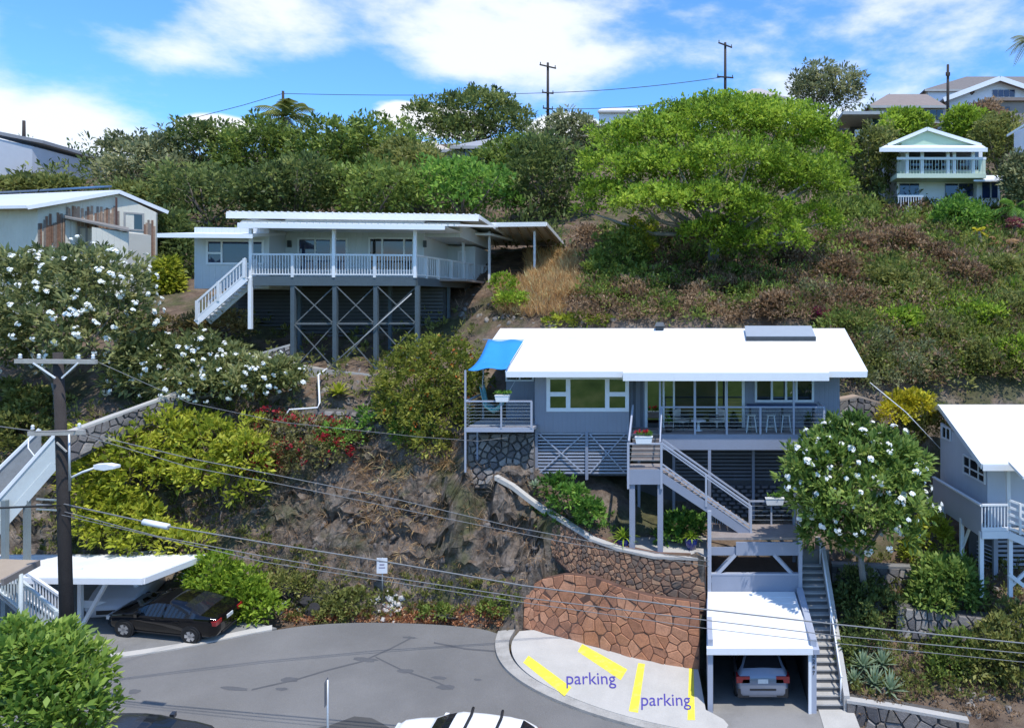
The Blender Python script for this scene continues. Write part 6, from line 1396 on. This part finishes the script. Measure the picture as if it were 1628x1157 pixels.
# the spreading lime-green tree
def umb():
    rr = random.Random(4); Y = 48; lb = []
    for (px, py, rx, rz, dy) in [(1130, 208, 105, 46, 0), (1040, 232, 90, 44, -2), (1225, 212, 88, 48, -1), (1285, 245, 66, 50, 0), (985, 270, 58, 40, -3), (1060, 280, 86, 40, -5), (1165, 270, 92, 46, -5), (1255, 295, 76, 50, -4), (962, 318, 46, 28, -4), (1035, 328, 64, 30, -6.5), (1125, 330, 72, 34, -6.5), (1205, 350, 60, 40, -6), (1300, 300, 48, 55, -1), (1165, 186, 80, 28, 2), (1250, 390, 30, 40, -6), (1130, 380, 46, 26, -5.5), (935, 342, 22, 14, -4.5), (1180, 395, 40, 22, -5.5), (1300, 360, 34, 40, -2)]:
        lb.append(lobe(px, py, Y + dy, rx, rz * .82, rx * .8))
    b = P(1130, 425, 47); b.z = surf(b.x, b.y)
    tree('spreading_tree', 'broad lime-green spreading tree on the slope above the grey house', 'tree', lb, 5000, 17, .48, .21, G_LIME, 77, base=b, r0=.42, bark=BARKG, up=.5, spread=.62, low=-.12, k=26, fork=.45, aspect=.6, tv=.26, core=.04)
umb()
# white flowering trees
rl = [lobe(1362, 740, 28.0, 82, 56), lobe(1305, 752, 27.6, 50, 46), lobe(1414, 755, 27.8, 46, 54), lobe(1365, 800, 27.4, 90, 54), lobe(1290, 795, 27.8, 34, 34), lobe(1430, 812, 27.6, 34, 44), lobe(1330, 848, 27.6, 50, 36), lobe(1400, 848, 27.5, 54, 34), lobe(1355, 702, 28.2, 44, 30), lobe(1305, 852, 28, 26, 26)]
tree('flowering_tree', 'round white flowering tree at the right of the grey house', 'tree', rl, 760, 18, .33, .30, G_FRANG, 301, base=P(1375, 930, 28.6), r0=.16, bark=BARKG, up=.55, spread=.55, aspect=.36, low=-.45, flowers=(BLS, 170, .15, None), core=.12, shell=(.84, 1.04))
ll = [lobe(60, 465, 33.5, 90, 54), lobe(150, 460, 33, 72, 58), lobe(95, 520, 32.5, 95, 58), lobe(-10, 480, 33.5, 70, 70), lobe(185, 510, 33, 48, 46), lobe(30, 560, 32.5, 70, 46), lobe(150, 560, 32.6, 66, 40), lobe(95, 428, 34, 62, 22), lobe(-40, 560, 32.5, 60, 60)]
tree('flowering_tree', 'large white flowering tree at the left in front of the weathered house', 'tree', ll, 780, 17, .40, .34, leaf_mat('leaf_frangipani_grey', [(.036, .052, .026), (.08, .105, .05), (.135, .165, .082), (.22, .245, .14)]), 302, base=P(90, 660, 33.2), r0=.2, bark=BARKG, up=.5, aspect=.36, spread=.6, low=-.4, flowers=(BLS, 295, .16, None), tv=.2)
l3 = [lobe(300, 575, 34, 80, 34), lobe(390, 600, 33.6, 72, 30), lobe(440, 605, 33.6, 34, 26), lobe(240, 580, 34, 50, 36), lobe(320, 615, 33.3, 80, 26), lobe(215, 612, 33.4, 36, 22)]
tree('flowering_shrub', 'low sprawling white flowering shrub below the stilt house stairs', 'shrub', l3, 700, 15, .30, .32, leaf_mat('leaf_frangipani_pale', [(.03, .045, .02), (.065, .09, .038), (.12, .15, .07), (.2, .22, .12)]), 303, base=P(320, 650, 34), r0=.12, bark=BARKG, up=.5, aspect=.34, spread=.65, low=-.3, flowers=(BLS, 230, .14, None), tv=.2)
# shrubs nearer by
SHR = [
 ('dense leafy green bush at the bottom left corner', 'bush', [(74, 1090, 18, 68, 62), (40, 1070, 17.6, 52, 54), (115, 1085, 18, 40, 46), (60, 1125, 17.4, 70, 44), (120, 1135, 17.8, 44, 38), (68, 1034, 18.4, 42, 26), (0, 1105, 17.6, 50, 60), (20, 1160, 17.3, 50, 50), (95, 1172, 17.5, 60, 44), (20, 1030, 18, 30, 24)], 400, 20, .34, .22, leaf_mat('leaf_glossy', [(.03, .065, .014), (.065, .125, .026), (.12, .195, .04), (.2, .28, .08)], spec=.4), .6),
 ('bright yellow-green shrub beside the black sedan', 'shrub', [(365, 950, 28.6, 52, 38), (340, 920, 29, 40, 34), (405, 965, 28.4, 32, 30), (375, 985, 28.2, 40, 20), (330, 955, 28.7, 26, 36)], 420, 14, .26, .2, G_LIME, .5),
 ('yellow-green vine thicket under the path wall', 'shrub', [(200, 720, 30.6, 55, 34), (260, 690, 31.6, 60, 34), (160, 745, 30, 40, 36), (215, 765, 30.4, 55, 30)], 240, 14, .34, .26, G_YEL, .5),
 ('yellow-green thicket left of the red bougainvillea', 'shrub', [(340, 700, 31.6, 62, 40), (385, 735, 31.2, 40, 44), (320, 750, 31, 50, 34), (365, 780, 30.8, 40, 24)], 240, 14, .34, .26, G_YEL, .5),
 ('yellow-green bush above the carport roof', 'shrub', [(200, 840, 29.8, 50, 36), (175, 805, 30, 36, 30), (235, 860, 29.6, 46, 22), (290, 868, 29.6, 34, 14)], 230, 14, .32, .26, G_YEL, .5),
 ('yellow-green climber behind the utility pole', 'shrub', [(135, 790, 29.6, 24, 46), (140, 840, 29.4, 24, 30), (130, 700, 30.6, 24, 20)], 120, 13, .3, .24, G_YEL, .5),
 ('dark olive thicket left of the gangway stairs', 'shrub', [(20, 700, 32, 50, 44), (50, 650, 33, 40, 26), (0, 640, 33, 40, 30)], 260, 13, .34, .26, G_OLIVE, .4),
 ('tall olive bush with orange flowers left of the side deck', 'bush', [(690, 580, 33.8, 60, 42), (660, 615, 33.4, 56, 50), (720, 610, 33.2, 46, 52), (685, 660, 32.8, 56, 50), (640, 650, 33.2, 42, 34), (680, 705, 32.4, 32, 34)], 720, 15, .24, .19, leaf_mat('leaf_khaki', [(.04, .06, .012), (.085, .11, .022), (.14, .165, .038), (.21, .23, .07)]), .35),
 ('green bush under the orange flowered one', 'bush', [(540, 700, 32.6, 30, 24), (610, 665, 33.4, 36, 24), (655, 690, 32.8, 30, 24)], 160, 14, .24, .18, G_FRESH, .35),
 ('red bougainvillea spilling down the bank', 'bougainvillea', [(470, 700, 32.6, 60, 36), (430, 680, 33, 40, 24), (510, 720, 32.3, 44, 30), (450, 735, 32.2, 46, 26), (540, 690, 32.8, 26, 24)], 430, 13, .24, .17, leaf_mat('leaf_sparse', [(.03, .04, .018), (.06, .07, .03), (.1, .11, .05), (.15, .15, .08)]), .3),
 ('feathery green fern bush on the terrace left of the landing', 'bush', [(905, 795, 29.9, 26, 22), (935, 815, 29.6, 20, 16), (880, 772, 30.3, 18, 14)], 150, 16, .2, .2, G_FRESH, .7),
 ('dark green hedge bush beside the concrete stairs', 'bush', [(1362, 960, 28.4, 32, 28), (1370, 1000, 27.4, 34, 30), (1350, 1040, 26.8, 18, 30), (1400, 970, 28.2, 34, 26), (1365, 925, 29, 34, 18)], 330, 14, .24, .17, G_DARK, .35),
 ('large leaved green bush in the right garden', 'bush', [(1505, 925, 28.6, 44, 34), (1480, 955, 28.2, 30, 24), (1530, 945, 28.3, 30, 24)], 260, 14, .28, .26, G_FRANG, .4),
 ('yellow-green bush under the raised walkway', 'bush', [(1480, 855, 31, 32, 34), (1460, 880, 30.6, 26, 20)], 160, 13, .26, .2, G_YEL, .4),
 ('olive bush at the right border of the garden', 'bush', [(1590, 1030, 26.8, 44, 40), (1620, 1000, 27, 30, 34), (1560, 1060, 26.4, 34, 26), (1620, 1060, 26.2, 32, 34)], 330, 14, .26, .2, G_OLIVE, .4),
 ('thin green bush in the middle of the right garden', 'bush', [(1520, 1040, 26.8, 34, 30), (1500, 1070, 26.4, 24, 20)], 150, 13, .26, .17, G_MID, .4),
 ('golden yellow bush left of the pale house roof', 'bush', [(1445, 645, 34, 34, 20), (1425, 660, 33.6, 24, 16), (1458, 640, 34, 18, 16)], 230, 15, .22, .18, leaf_mat('leaf_gold', [(.098, .107, .008), (.197, .197, .016), (.295, .287, .025), (.394, .377, .057)]), .5),
 ('olive shrub behind the golden bush', 'bush', [(1470, 680, 34.5, 34, 24), (1440, 690, 34.5, 30, 24), (1500, 665, 35, 22, 14)], 180, 14, .26, .2, G_OLIVE, .4),
 ('grey-green shrub right of the grey house roof', 'bush', [(1430, 590, 38, 44, 32), (1400, 610, 37, 26, 22), (1455, 570, 39, 30, 24), (1375, 610, 36.5, 22, 18)], 330, 14, .26, .18, G_GREY, .35),
 ('dry olive bush at the foot of the stilt house stairs', 'bush', [(330, 520, 37, 40, 18), (270, 525, 37.4, 40, 18), (370, 520, 36.8, 28, 24), (225, 535, 37.5, 30, 18)], 330, 14, .26, .18, leaf_mat('leaf_dryolive', [(.049, .049, .021), (.094, .086, .037), (.148, .127, .061), (.213, .172, .098)]), .5),
 ('green bush on the hill left of the spreading tree trunk', 'bush', [(985, 415, 44, 40, 46), (1010, 460, 42.6, 36, 34), (960, 440, 43, 30, 34)], 430, 14, .34, .24, G_MID, .4),
 ('yellowish bush left of the spreading tree trunk', 'bush', [(1010, 385, 45, 28, 34)], 150, 14, .3, .24, G_YEL, .4),
 ('dark green bush low on the hill behind the grey house', 'bush', [(1010, 480, 41, 30, 20), (1045, 490, 40.5, 20, 14)], 160, 14, .3, .22, G_FRESH, .4),
 ('yellow-green bush behind the vent of the grey house roof', 'bush', [(935, 512, 38.8, 34, 12), (895, 515, 38.8, 26, 10)], 120, 14, .22, .2, G_YEL, .6),
 ('small green bush at the end of the stilt house deck', 'bush', [(800, 455, 41, 18, 16), (815, 480, 40, 26, 12)], 110, 14, .24, .2, G_LIME, .5),
 ('green shrub on the bank right of the rock pile', 'bush', [(790, 965, 29.6, 30, 10), (690, 975, 29.6, 26, 9)], 110, 13, .18, .15, G_MID, .5),
 ('weedy green shrub on the verge left of the rock pile', 'bush', [(560, 960, 29.8, 30, 16), (530, 975, 29.5, 26, 10), (450, 930, 29.9, 40, 12)], 190, 13, .2, .16, G_OLIVE, .5),
 ('shade plant bush under the stairs of the grey house', 'bush', [(1085, 840, 30.6, 30, 18), (1070, 855, 30.4, 24, 12)], 130, 15, .22, .22, G_FRESH, .8),
]
for i, (lab, cat, lb, ncl, per, rc, lf, m, up_) in enumerate(SHR):
    L = [lobe(*a) for a in lb]; c = np.mean([l[:3] for l in L], 0); low_ = min(l[2] - l[5] for l in L)
    t = tree('leafy_bush' if cat == 'bush' else ('vine_shrub' if cat == 'shrub' else 'bougainvillea'), lab, cat, L, ncl, per, rc, lf, m, 400 + i, base=(c[0], c[1], min(surf(c[0], c[1]), low_)), r0=.06 if i else .14, up=up_, spread=.65, low=-.4, k=10, fork=.25, tv=.18)
    if 'orange' in lab and 'tall' in lab or 'bougainvillea spilling' in lab:
        rng = np.random.default_rng(900 + i); nf = 55 if 'tall' in lab else 120
        pc, pn = lobes_points(L, nf, rng, (.95, 1.12), -.4, 0); V, Fq, T = leaves_mesh(pc - np.array(t.location), pn, 6 if 'tall' in lab else 11, .10 if 'tall' in lab else .2, .10 if 'tall' in lab else .13, .8, .2, .7, np.full(nf, .5), .22, rng)
        link('blossoms', quick_mesh('blossoms', V, Fq, G_ORNG if 'tall' in lab else G_RED, T), t)
# stuff: scrub, dry grass, litter scattered over the ground seen in the picture
def scatter(name, label, cat, regions, n, per, rc, leaf, m, seed, aspect=.4, up=.6, spread=.6, lift=.5, hgt=0., tv=.2, y1=110., droop=0., avoid=True, inner=.25, y0=24., mound=None):
    rng = np.random.default_rng(seed); pxs, pys = [], []
    ar = np.array([(b - a) * (d - c) * w for a, b, c, d, w in regions]); ar = ar / ar.sum()
    k = rng.choice(len(regions), n, p=ar); rg = np.array([r[:4] for r in regions])[k]
    px = rng.uniform(rg[:, 0], rg[:, 1]); py = rng.uniform(rg[:, 2], rg[:, 3]); pts = cast(px, py, y0=y0, y1=y1)
    if avoid:
        X, Y = pts[:, 0], pts[:, 1]
        bad = inside(road_poly, X, Y) | inside(pad_poly, X, Y) | inside(lot_poly, X, Y) | ((X > .3) & (X < 5.5) & (Y < 31)) | ((X > -8.7) & (X < 6.6) & (Y > 31.2) & (Y < 38)); pts = pts[~bad]
    if mound:
        k_, r_ = mound; q = len(pts); rad = rng.uniform(.45, 1.15, q) * r_; ctr = np.repeat(pts, k_, 0); d = unit(rng.normal(0, 1, (q * k_, 3))); d[:, 2] = np.abs(d[:, 2]); rr_ = np.repeat(rad, k_)[:, None] * rng.uniform(.7, 1.1, (q * k_, 1))
        tm = np.repeat(rng.normal(0, .14, q), k_); pts = ctr + d * rr_ * np.array([1, 1, .85])
    sc_ = np.clip(pts[:, 1] / 34, .8, 2.6); pts[:, 2] += lift * rc * sc_ * rng.uniform(.3, 1.4, len(pts)) + hgt * rng.random(len(pts)) * sc_
    nrm = d if mound else np.tile([0, -.35, .8], (len(pts), 1)); tone = .48 + rng.normal(0, tv, len(pts)) + (tm if mound else 0)
    o0 = np.array([pts[:, 0].mean(), pts[:, 1].mean(), pts[:, 2].mean()])
    V, Fq, T = leaves_mesh(pts - o0, nrm, per, rc * sc_, leaf, aspect, up, spread, tone, .14, rng, droop, inner)
    if leaf > 0:   # grow leaves with distance too
        ctr = V.reshape(-1, 4, 3); b = ctr[:, :1]; s = np.repeat(sc_, per)[:, None, None] ** .7; V = (b + (ctr - b) * s).reshape(-1, 3)
    o = link(name, quick_mesh(name, V, Fq, m, T), None); o.location = o0; tag(o, label, cat, kind='stuff'); return o
scatter('hillside_scrub', 'brown dry scrub covering the right hillside', 'scrub', [(1320, 1628, 330, 620, 1), (1250, 1400, 400, 530, .8), (1240, 1330, 480, 520, .6)], 130, 11, .42, .2, G_BROWN, 501, spread=.8, mound=(24, 1.5))
scatter('hillside_scrub', 'green scrub mixed through the right hillside', 'scrub', [(1340, 1628, 440, 620, 1), (1400, 1628, 340, 460, .4)], 240, 11, .42, .22, G_OLIVE, 502, spread=.8, mound=(22, 1.3))
scatter('hillside_scrub', 'dark green scrub between the brown shrubs of the right hillside', 'scrub', [(1300, 1628, 335, 560, 1)], 120, 11, .45, .24, G_MID, 517, spread=.8, mound=(22, 1.4))
scatter('hillside_scrub', 'bright green weeds on the lower right hillside', 'scrub', [(1390, 1628, 460, 600, 1)], 110, 11, .36, .24, G_LIME, 503, spread=.8, mound=(18, .9))
scatter('undergrowth', 'dark green undergrowth on the hill between houses and trees', 'undergrowth', [(0, 900, 200, 420, 1), (1000, 1628, 160, 350, 1)], 2400, 14, .6, .3, G_DARK, 504, hgt=.8, spread=.8)
scatter('undergrowth', 'brown shaded undergrowth beneath the spreading tree', 'undergrowth', [(920, 1330, 380, 520, 1)], 190, 12, .36, .17, G_BROWN, 505, spread=.9, mound=(16, .9))
scatter('undergrowth', 'green undergrowth beneath the spreading tree', 'undergrowth', [(930, 1330, 370, 520, 1)], 130, 12, .36, .2, G_MID, 506, spread=.8, mound=(16, 1.0))
scatter('dry_grass', 'tall straw coloured dry grass beside the patio carport', 'grass', [(838, 925, 415, 480, 1.6), (790, 900, 455, 510, 1)], 900, 16, .3, .5, G_STRAW, 507, aspect=.06, up=1.4, spread=.35, lift=.1, inner=.0)
scatter('dry_grass', 'dry grass and roots hanging on the dark rock bank', 'grass', [(430, 860, 700, 950, 1), (560, 720, 740, 850, 1.5)], 380, 12, .2, .28, G_DRY, 508, aspect=.07, up=.3, spread=.7, lift=.2, droop=.5, inner=.0)
scatter('dry_grass', 'straw tufts on the middle of the rock bank', 'grass', [(560, 720, 700, 860, 1), (620, 700, 860, 930, .6)], 110, 14, .22, .4, G_STRAW, 509, aspect=.06, up=.5, spread=.6, lift=.2, droop=.7, inner=.0)
scatter('weeds', 'green weeds along the foot of the bank by the road', 'weeds', [(430, 830, 935, 990, 1), (400, 520, 880, 950, .8)], 420, 13, .2, .16, G_OLIVE, 510)
scatter('leaf_litter', 'orange brown leaf litter along the road edge', 'leaf litter', [(620, 800, 975, 1000, 1), (450, 620, 975, 995, .6)], 520, 10, .2, .10, leaf_mat('leaf_litter', [(.115, .057, .033), (.197, .107, .066), (.279, .164, .107), (.361, .246, .164)]), 511, aspect=.6, up=.1, lift=.05)
scatter('weeds', 'mixed weeds on the slope under the stilt house', 'weeds', [(300, 760, 500, 720, 1), (0, 430, 640, 900, 1)], 900, 13, .28, .2, G_OLIVE, 512, hgt=.2)
scatter('dead_twigs', 'grey dead twigs and dry vines on the slope', 'twigs', [(130, 460, 660, 880, 1), (440, 860, 700, 930, .25), (730, 980, 455, 520, .8)], 900, 9, .35, .5, leaf_mat('twig_grey', [(.049, .041, .037), (.098, .082, .074), (.156, .135, .119), (.221, .197, .172)]), 513, aspect=.045, up=.2, spread=.9, lift=.3, inner=0)
scatter('garden_plants', 'low mixed plants filling the right garden terraces', 'plants', [(1340, 1628, 890, 1120, 1)], 620, 13, .24, .18, G_OLIVE, 514, hgt=.15)
scatter('garden_plants', 'dry brown litter and stems in the right garden', 'plants', [(1340, 1628, 900, 1150, 1)], 700, 10, .2, .14, G_BROWN, 515)
scatter('garden_plants', 'small green plants on the terrace beside the slatted skirt', 'plants', [(850, 1000, 765, 850, 1)], 160, 13, .16, .16, G_FRESH, 516)
SHRUB_LABELS = ["brown tipped shrub just right of the spreading tree's lowest branches", 'brown tipped shrub below the lower balcony of the mint house', 'brown tipped shrub below the leafy tree of the mint house', 'olive shrub in the middle of the hill below the brown tipped shrubs', "olive shrub in the hill's centre beside the bright green growth", "brown tipped shrub left of the golden palm's slope", 'olive shrub near the right border under the orange tinted palm', 'brown tipped shrub just above the right end of the grey house roof', 'bright green shrub above the grey-green shrub by the grey house roof', 'olive shrub between the two larger bright green hill shrubs', 'bright green shrub above the pale house roof', 'olive shrub at the right border midway up the hill', 'olive shrub directly above the ridge of the pale house', 'bright green shrub at the right border just above the pale house', 'grey-green shrub at the foot of the hill left of the pale house ridge', 'grey-green shrub beside the upper right corner of the grey house roof', 'brown tipped shrub under the right side of the spreading tree', 'grey-green shrub behind the solar panel of the grey house', 'low brown shrub directly behind the left edge of the solar panel', 'olive shrub below the red flowering bush at the right border']
# rounded shrubs standing in the scrub of the right hillside
for i, (px, py, rx, rz, m) in enumerate([(1365, 405, 44, 34, G_BROWN), (1432, 395, 48, 34, G_BROWN), (1495, 425, 50, 34, G_BROWN), (1400, 460, 50, 34, G_OLIVE), (1462, 475, 52, 34, G_OLIVE), (1535, 455, 50, 34, G_BROWN), (1595, 440, 45, 34, G_OLIVE), (1350, 490, 40, 28, G_BROWN),
        (1425, 525, 48, 30, G_LIME), (1490, 540, 54, 32, G_OLIVE), (1560, 515, 52, 32, G_LIME), (1618, 500, 40, 34, G_OLIVE), (1540, 575, 52, 28, G_OLIVE), (1612, 570, 44, 28, G_LIME), (1475, 585, 44, 26, G_GREY), (1385, 555, 40, 26, G_GREY), (1330, 445, 40, 34, G_BROWN), (1295, 475, 36, 22, G_GREY), (1235, 490, 36, 16, G_BROWN), (1590, 400, 40, 24, G_OLIVE)]):
    g = ray_ground(px, py + rz * .6)
    if g is None: continue
    lb = auto_lobes(px, py, g.y - .3, rx, rz, 6, 700 + i)
    tree('hillside_shrub', SHRUB_LABELS[i], 'shrub', lb, 230, 13, .42, .25, m, 720 + i, base=(g.x, g.y, surf(g.x, g.y)), r0=.07, group='shrubs on the right hillside', spread=.75, up=.5, low=-.3, tv=.22, k=5)
# agaves, palms, potted plants
def rosette(name, label, cat, c, n, L, w, m, seed, up=.5, arch=.3, group=None):
    rr = random.Random(seed); root = thing(name, label, cat, c, group); V = []; Fq = []; T = []
    for k in range(n):
        a = k * 2.39996; e = .15 + up * (k / n) * 1.3; d = Vector((math.cos(a) * math.cos(e), math.sin(a) * math.cos(e), math.sin(e))); s = Vector((-math.sin(a), math.cos(a), 0)); l = L * rr.uniform(.75, 1.1); i = len(V); q = 5
        for j in range(q):
            t = j / (q - 1); ww = w * (1 - t ** 1.6) * (.5 + min(t * 3, .5)); p = d * (l * t) + Vector((0, 0, -arch * l * t * t + .05)); V += [tuple(p - s * ww), tuple(p + s * ww)]; T += [min(1, max(0, .4 + .3 * t + rr.uniform(-.15, .15)))] * 2
        for j in range(q - 1): Fq.append((i + 2 * j, i + 2 * j + 1, i + 2 * j + 3, i + 2 * j + 2))
    link('leaves', quick_mesh('leaves', V, Fq, m, T), root); lathe('stem', [(.06, -.1), (.08, .05), (.02, .12)], c, BARK, root, 8); return root
for k, (px, py, Y, L, lab) in enumerate([(1372, 1062, 26.3, .75, 'upper left blue-green agave in the right garden'), (1402, 1058, 26.5, .7, 'upper right blue-green agave in the right garden'), (1390, 1090, 25.9, .8, 'middle blue-green agave in the right garden'), (1415, 1100, 25.7, .8, 'lowest blue-green agave in the right garden'), (1358, 1085, 26, .6, 'blue-green agave closest to the concrete stairs')]):
    p = P(px, py, Y); p.z = max(p.z, surf(p.x, p.y)); rosette('agave', lab, 'agave', p, 34, L, .07, G_BLUE, 600 + k, 1.0, .1, 'agaves in the right garden')
for k, (px, py, Y, L, lab) in enumerate([(538, 628, 34.6, 1.0, 'yellow-green bromeliad in front of the stilts'), (608, 618, 35, .9, 'yellow-green bromeliad half hidden by the orange flowered bush')]):
    p = P(px, py, Y); p.z = max(p.z, surf(p.x, p.y)); rosette('bromeliad', lab, 'plant', p, 40, L, .09, G_YEL, 620 + k, 1.1, .25, 'bromeliads below the stilts')
p = ray_ground(916, 472) or P(916, 472, 40); rosette('orange_plant', 'small orange-red plant on the rocks beside the dry grass', 'plant', p + Vector((0, 0, .1)), 26, .42, .07, G_ORNG, 640, 1.0, .2)
p = P(850, 775, 30.9); rosette('succulent', 'grey-green succulent at the foot of the slatted skirt', 'plant', Vector((p.x, p.y, max(p.z, surf(p.x, p.y)))), 26, .4, .06, G_BLUE, 641, .9, .1)
for p, lab, hh, mm, sd in ((POTS[0], 'narrow yellow-green palm in the left blue pot', .9, G_LIME, 1), (POTS[1], 'leafy plant in the blue pot under the stairs', .6, G_LIME, 2)): rosette('potted_plant', lab, 'plant', p, 46, hh, .045, mm, 650 + sd, 1.25, .45)
for (t, x, y, z, fl) in PLANTERS:
    rng = np.random.default_rng(int(abs(x * 100))); pts = np.c_[rng.uniform(-.28, .28, 16), rng.uniform(-.07, .07, 16), np.full(16, .02)]
    V, Fq, T = leaves_mesh(pts, np.tile([0, 0, 1.], (16, 1)), 10, .12, .12, .4, .8, .6, np.full(16, .5), .2, rng); r_ = thing('planter_greenery', {-815: 'green plants in the planter of the side deck', -207: 'plants in the planter of the stair landing', 333: 'plants in the planter of the lower deck rail'}[round(x * 100)], 'plant', (x, y, z)); link('leaves', quick_mesh('leaves', V, Fq, G_FRESH, T), r_)
    if fl: V, Fq, T = leaves_mesh(pts[:9] + np.array([-.1, 0, .12]), np.tile([0, 0, 1.], (9, 1)), 8, .08, .09, .8, .6, .8, np.full(9, .5), .2, rng); link('flowers', quick_mesh('flowers', V, Fq, G_RED, T), r_)
# plants on the deck
for k, (x, y, lab, m, L) in enumerate([(-1.15, 31.5, 'green fern plant behind the deck rail by the sliding doors', G_FRESH, .5), (5.0, 31.9, 'leafy plant at the right end of the deck', G_DARK, .7), (1.75, 32.2, 'small dark potted plant beside the deck chairs', G_DARK, .4)]):
    t = rosette('deck_plant', lab, 'plant', Vector((x, y, FL + .4)), 40, L, .05, m, 670 + k, 1.2, .4); lathe('pot', [(.14, -.385), (.19, -.1), (.2, .02), (.17, .02)], Vector((x, y, FL + .4)), mat('dark_pot', (.06, .05, .05), .6), t, 12)
# palms
def palm(label, c, nf, L, m, seed, trunk=None, wind=(0, 0)):
    rr = random.Random(seed); c = Vector(c); root = thing('palm_tree', label, 'palm tree', trunk if trunk else c); o0 = root.location; V = []; Fq = []; T = []
    for k in range(nf):
        a = k * 2.39996; e = rr.uniform(-.3, 1.1); d = Vector((math.cos(a) * math.cos(e) + wind[0], math.sin(a) * math.cos(e) + wind[1], math.sin(e))).normalized(); s = d.cross(Vector((0, 0, 1))).normalized(); l = L * rr.uniform(.8, 1.1); n_ = 16
        for j in range(1, n_ + 1):
            t = j / n_; p = c + d * (l * t) + Vector((0, 0, -.55 * l * t * t)); tan = (d + Vector((0, 0, -1.1 * t))).normalized(); ll = l * .30 * math.sin(math.pi * (.12 + .85 * t))
            for sg in (-1, 1):
                i = len(V); q = p + s * sg * ll * .75 + tan * ll * .5 - Vector((0, 0, ll * .45)); wv = tan * .05 * L / 2; V += [tuple(p - wv - o0), tuple(p + wv - o0), tuple(q + wv * .2 - o0), tuple(q - wv * .2 - o0)]; Fq.append((i, i + 1, i + 2, i + 3)); T += [min(1, max(0, .45 + rr.uniform(-.25, .3)))] * 4
    link('fronds', quick_mesh('fronds', V, Fq, m, T), root)
    if trunk: pipe('trunk', [Vector(trunk), Vector(trunk).lerp(c, .5) + Vector((.2, 0, 0)), c], [.2, .16, .12], BARKG, root, 8)
    return root
c = P(458, 186, 69); palm('windblown coconut palm rising above the grove', c, 22, 3.6, G_OLIVE, 1, (c.x, c.y, surf(c.x, c.y)), (-.25, 0))
c = P(1637, 62, 70); palm('palm crown cut by the upper right corner', c, 18, 2.3, G_GREY, 2, (c.x + .3, c.y, surf(c.x, c.y)))
c = P(1612, 330, 57); palm('fan palm with pale green fronds at the right border', c, 14, 2.2, G_FRESH, 3, (c.x, c.y, surf(c.x, c.y)))
c = P(1556, 368, 54); palm('young golden palm below the mint house', c, 12, 1.0, leaf_mat('leaf_gold', [(.098, .107, .008), (.197, .197, .016), (.295, .287, .025), (.394, .377, .057)]), 4, (c.x, c.y, surf(c.x, c.y)))
c = P(1590, 388, 53); palm('orange tinted palm at the lower right of the mint house', c, 9, 1.7, G_DRY, 5, (c.x, c.y, surf(c.x, c.y)))
for (px, py, Y, lab) in ((1612, 358, 55, 'red flowering bush below the fan palm'), (1305, 502, 39.5, 'magenta bougainvillea behind the solar panel of the grey house')):
    rng = np.random.default_rng(px); L = [lobe(px, py, Y, 8, 8)]; t = tree('flowering_bush', lab, 'bush', L, 40, 12, .2, .18, G_BROWN, px, r0=.04, k=4); pc, pn = lobes_points(L, 40, rng, (.9, 1.1), -.3, 0); V, Fq, T = leaves_mesh(pc - np.array(t.location), pn, 9, .2, .15, .8, .2, .7, np.full(40, .45), .2, rng); link('blossoms', quick_mesh('blossoms', V, Fq, leaf_mat('petal_magenta', [(.06, .005, .03), (.10, .01, .05), (.14, .02, .075), (.17, .04, .1)]), T), t)

# broken rock lying on the bank
def rubble(name, label, regions, n, s0, s1, m, seed):
    rng = np.random.default_rng(seed); ar = np.array([(b - a) * (d - c) * w for a, b, c, d, w in regions]); k = rng.choice(len(regions), n, p=ar / ar.sum()); rg = np.array([r[:4] for r in regions])[k]
    pts = cast(rng.uniform(rg[:, 0], rg[:, 1]), rng.uniform(rg[:, 2], rg[:, 3])); X, Y = pts[:, 0], pts[:, 1]
    pts = pts[~(inside(road_poly, X, Y) | inside(pad_poly, X, Y) | ((X > -3.4) & (X < 5.5) & (Y < 31.3)))]
    q = len(pts); o0 = pts.mean(0); mm = [rock_mesh(seed + 7 * j, m) for j in range(5)]; vs = [np.array([u.co[:] for u in me.vertices]) for me in mm]; fs = [np.array([p.vertices[:] for p in me.polygons]) for me in mm]
    s = np.exp(rng.uniform(math.log(s0), math.log(s1), q)); a = rng.uniform(0, 6.28, (q, 3)); V = []; FF = []; nb = 0
    for i in range(q):
        M = np.array(Matrix.Rotation(a[i, 0], 3, 'X') @ Matrix.Rotation(a[i, 1], 3, 'Y') @ Matrix.Rotation(a[i, 2], 3, 'Z')); v = vs[i % 5] * np.array([1.3, 1, .65]); V.append(v @ M.T * s[i] + pts[i] - o0 + np.array([0, .2 * s[i], -.25 * s[i]])); FF.append(fs[i % 5] + nb); nb += len(v)
    Fq = np.concatenate(FF); o = link(name, quick_mesh(name, np.concatenate(V), Fq, m), None); o.location = o0; tag(o, label, 'rocks', kind='stuff')
rubble('broken_rock', 'dark broken rock strewn over the bank above the road', [(430, 870, 690, 950, 1), (560, 860, 760, 940, .8)], 120, .05, .26, mat('bank_rock', (.15, .128, .112), .95, .5, 1.6, bump=.7, fine=9, stain=.6, stain_rgb=(.05, .047, .047)), 801)
rubble('broken_rock', 'paler broken rock on the slopes around the houses', [(730, 980, 470, 522, 1), (1330, 1628, 930, 1140, .5), (380, 620, 560, 700, .5), (1330, 1400, 560, 640, .6)], 260, .08, .28, mat('slope_rock', (.22, .20, .18), .95, .4, 2.5, bump=.6, fine=9, stain=.5, stain_rgb=(.09, .08, .075)), 802)
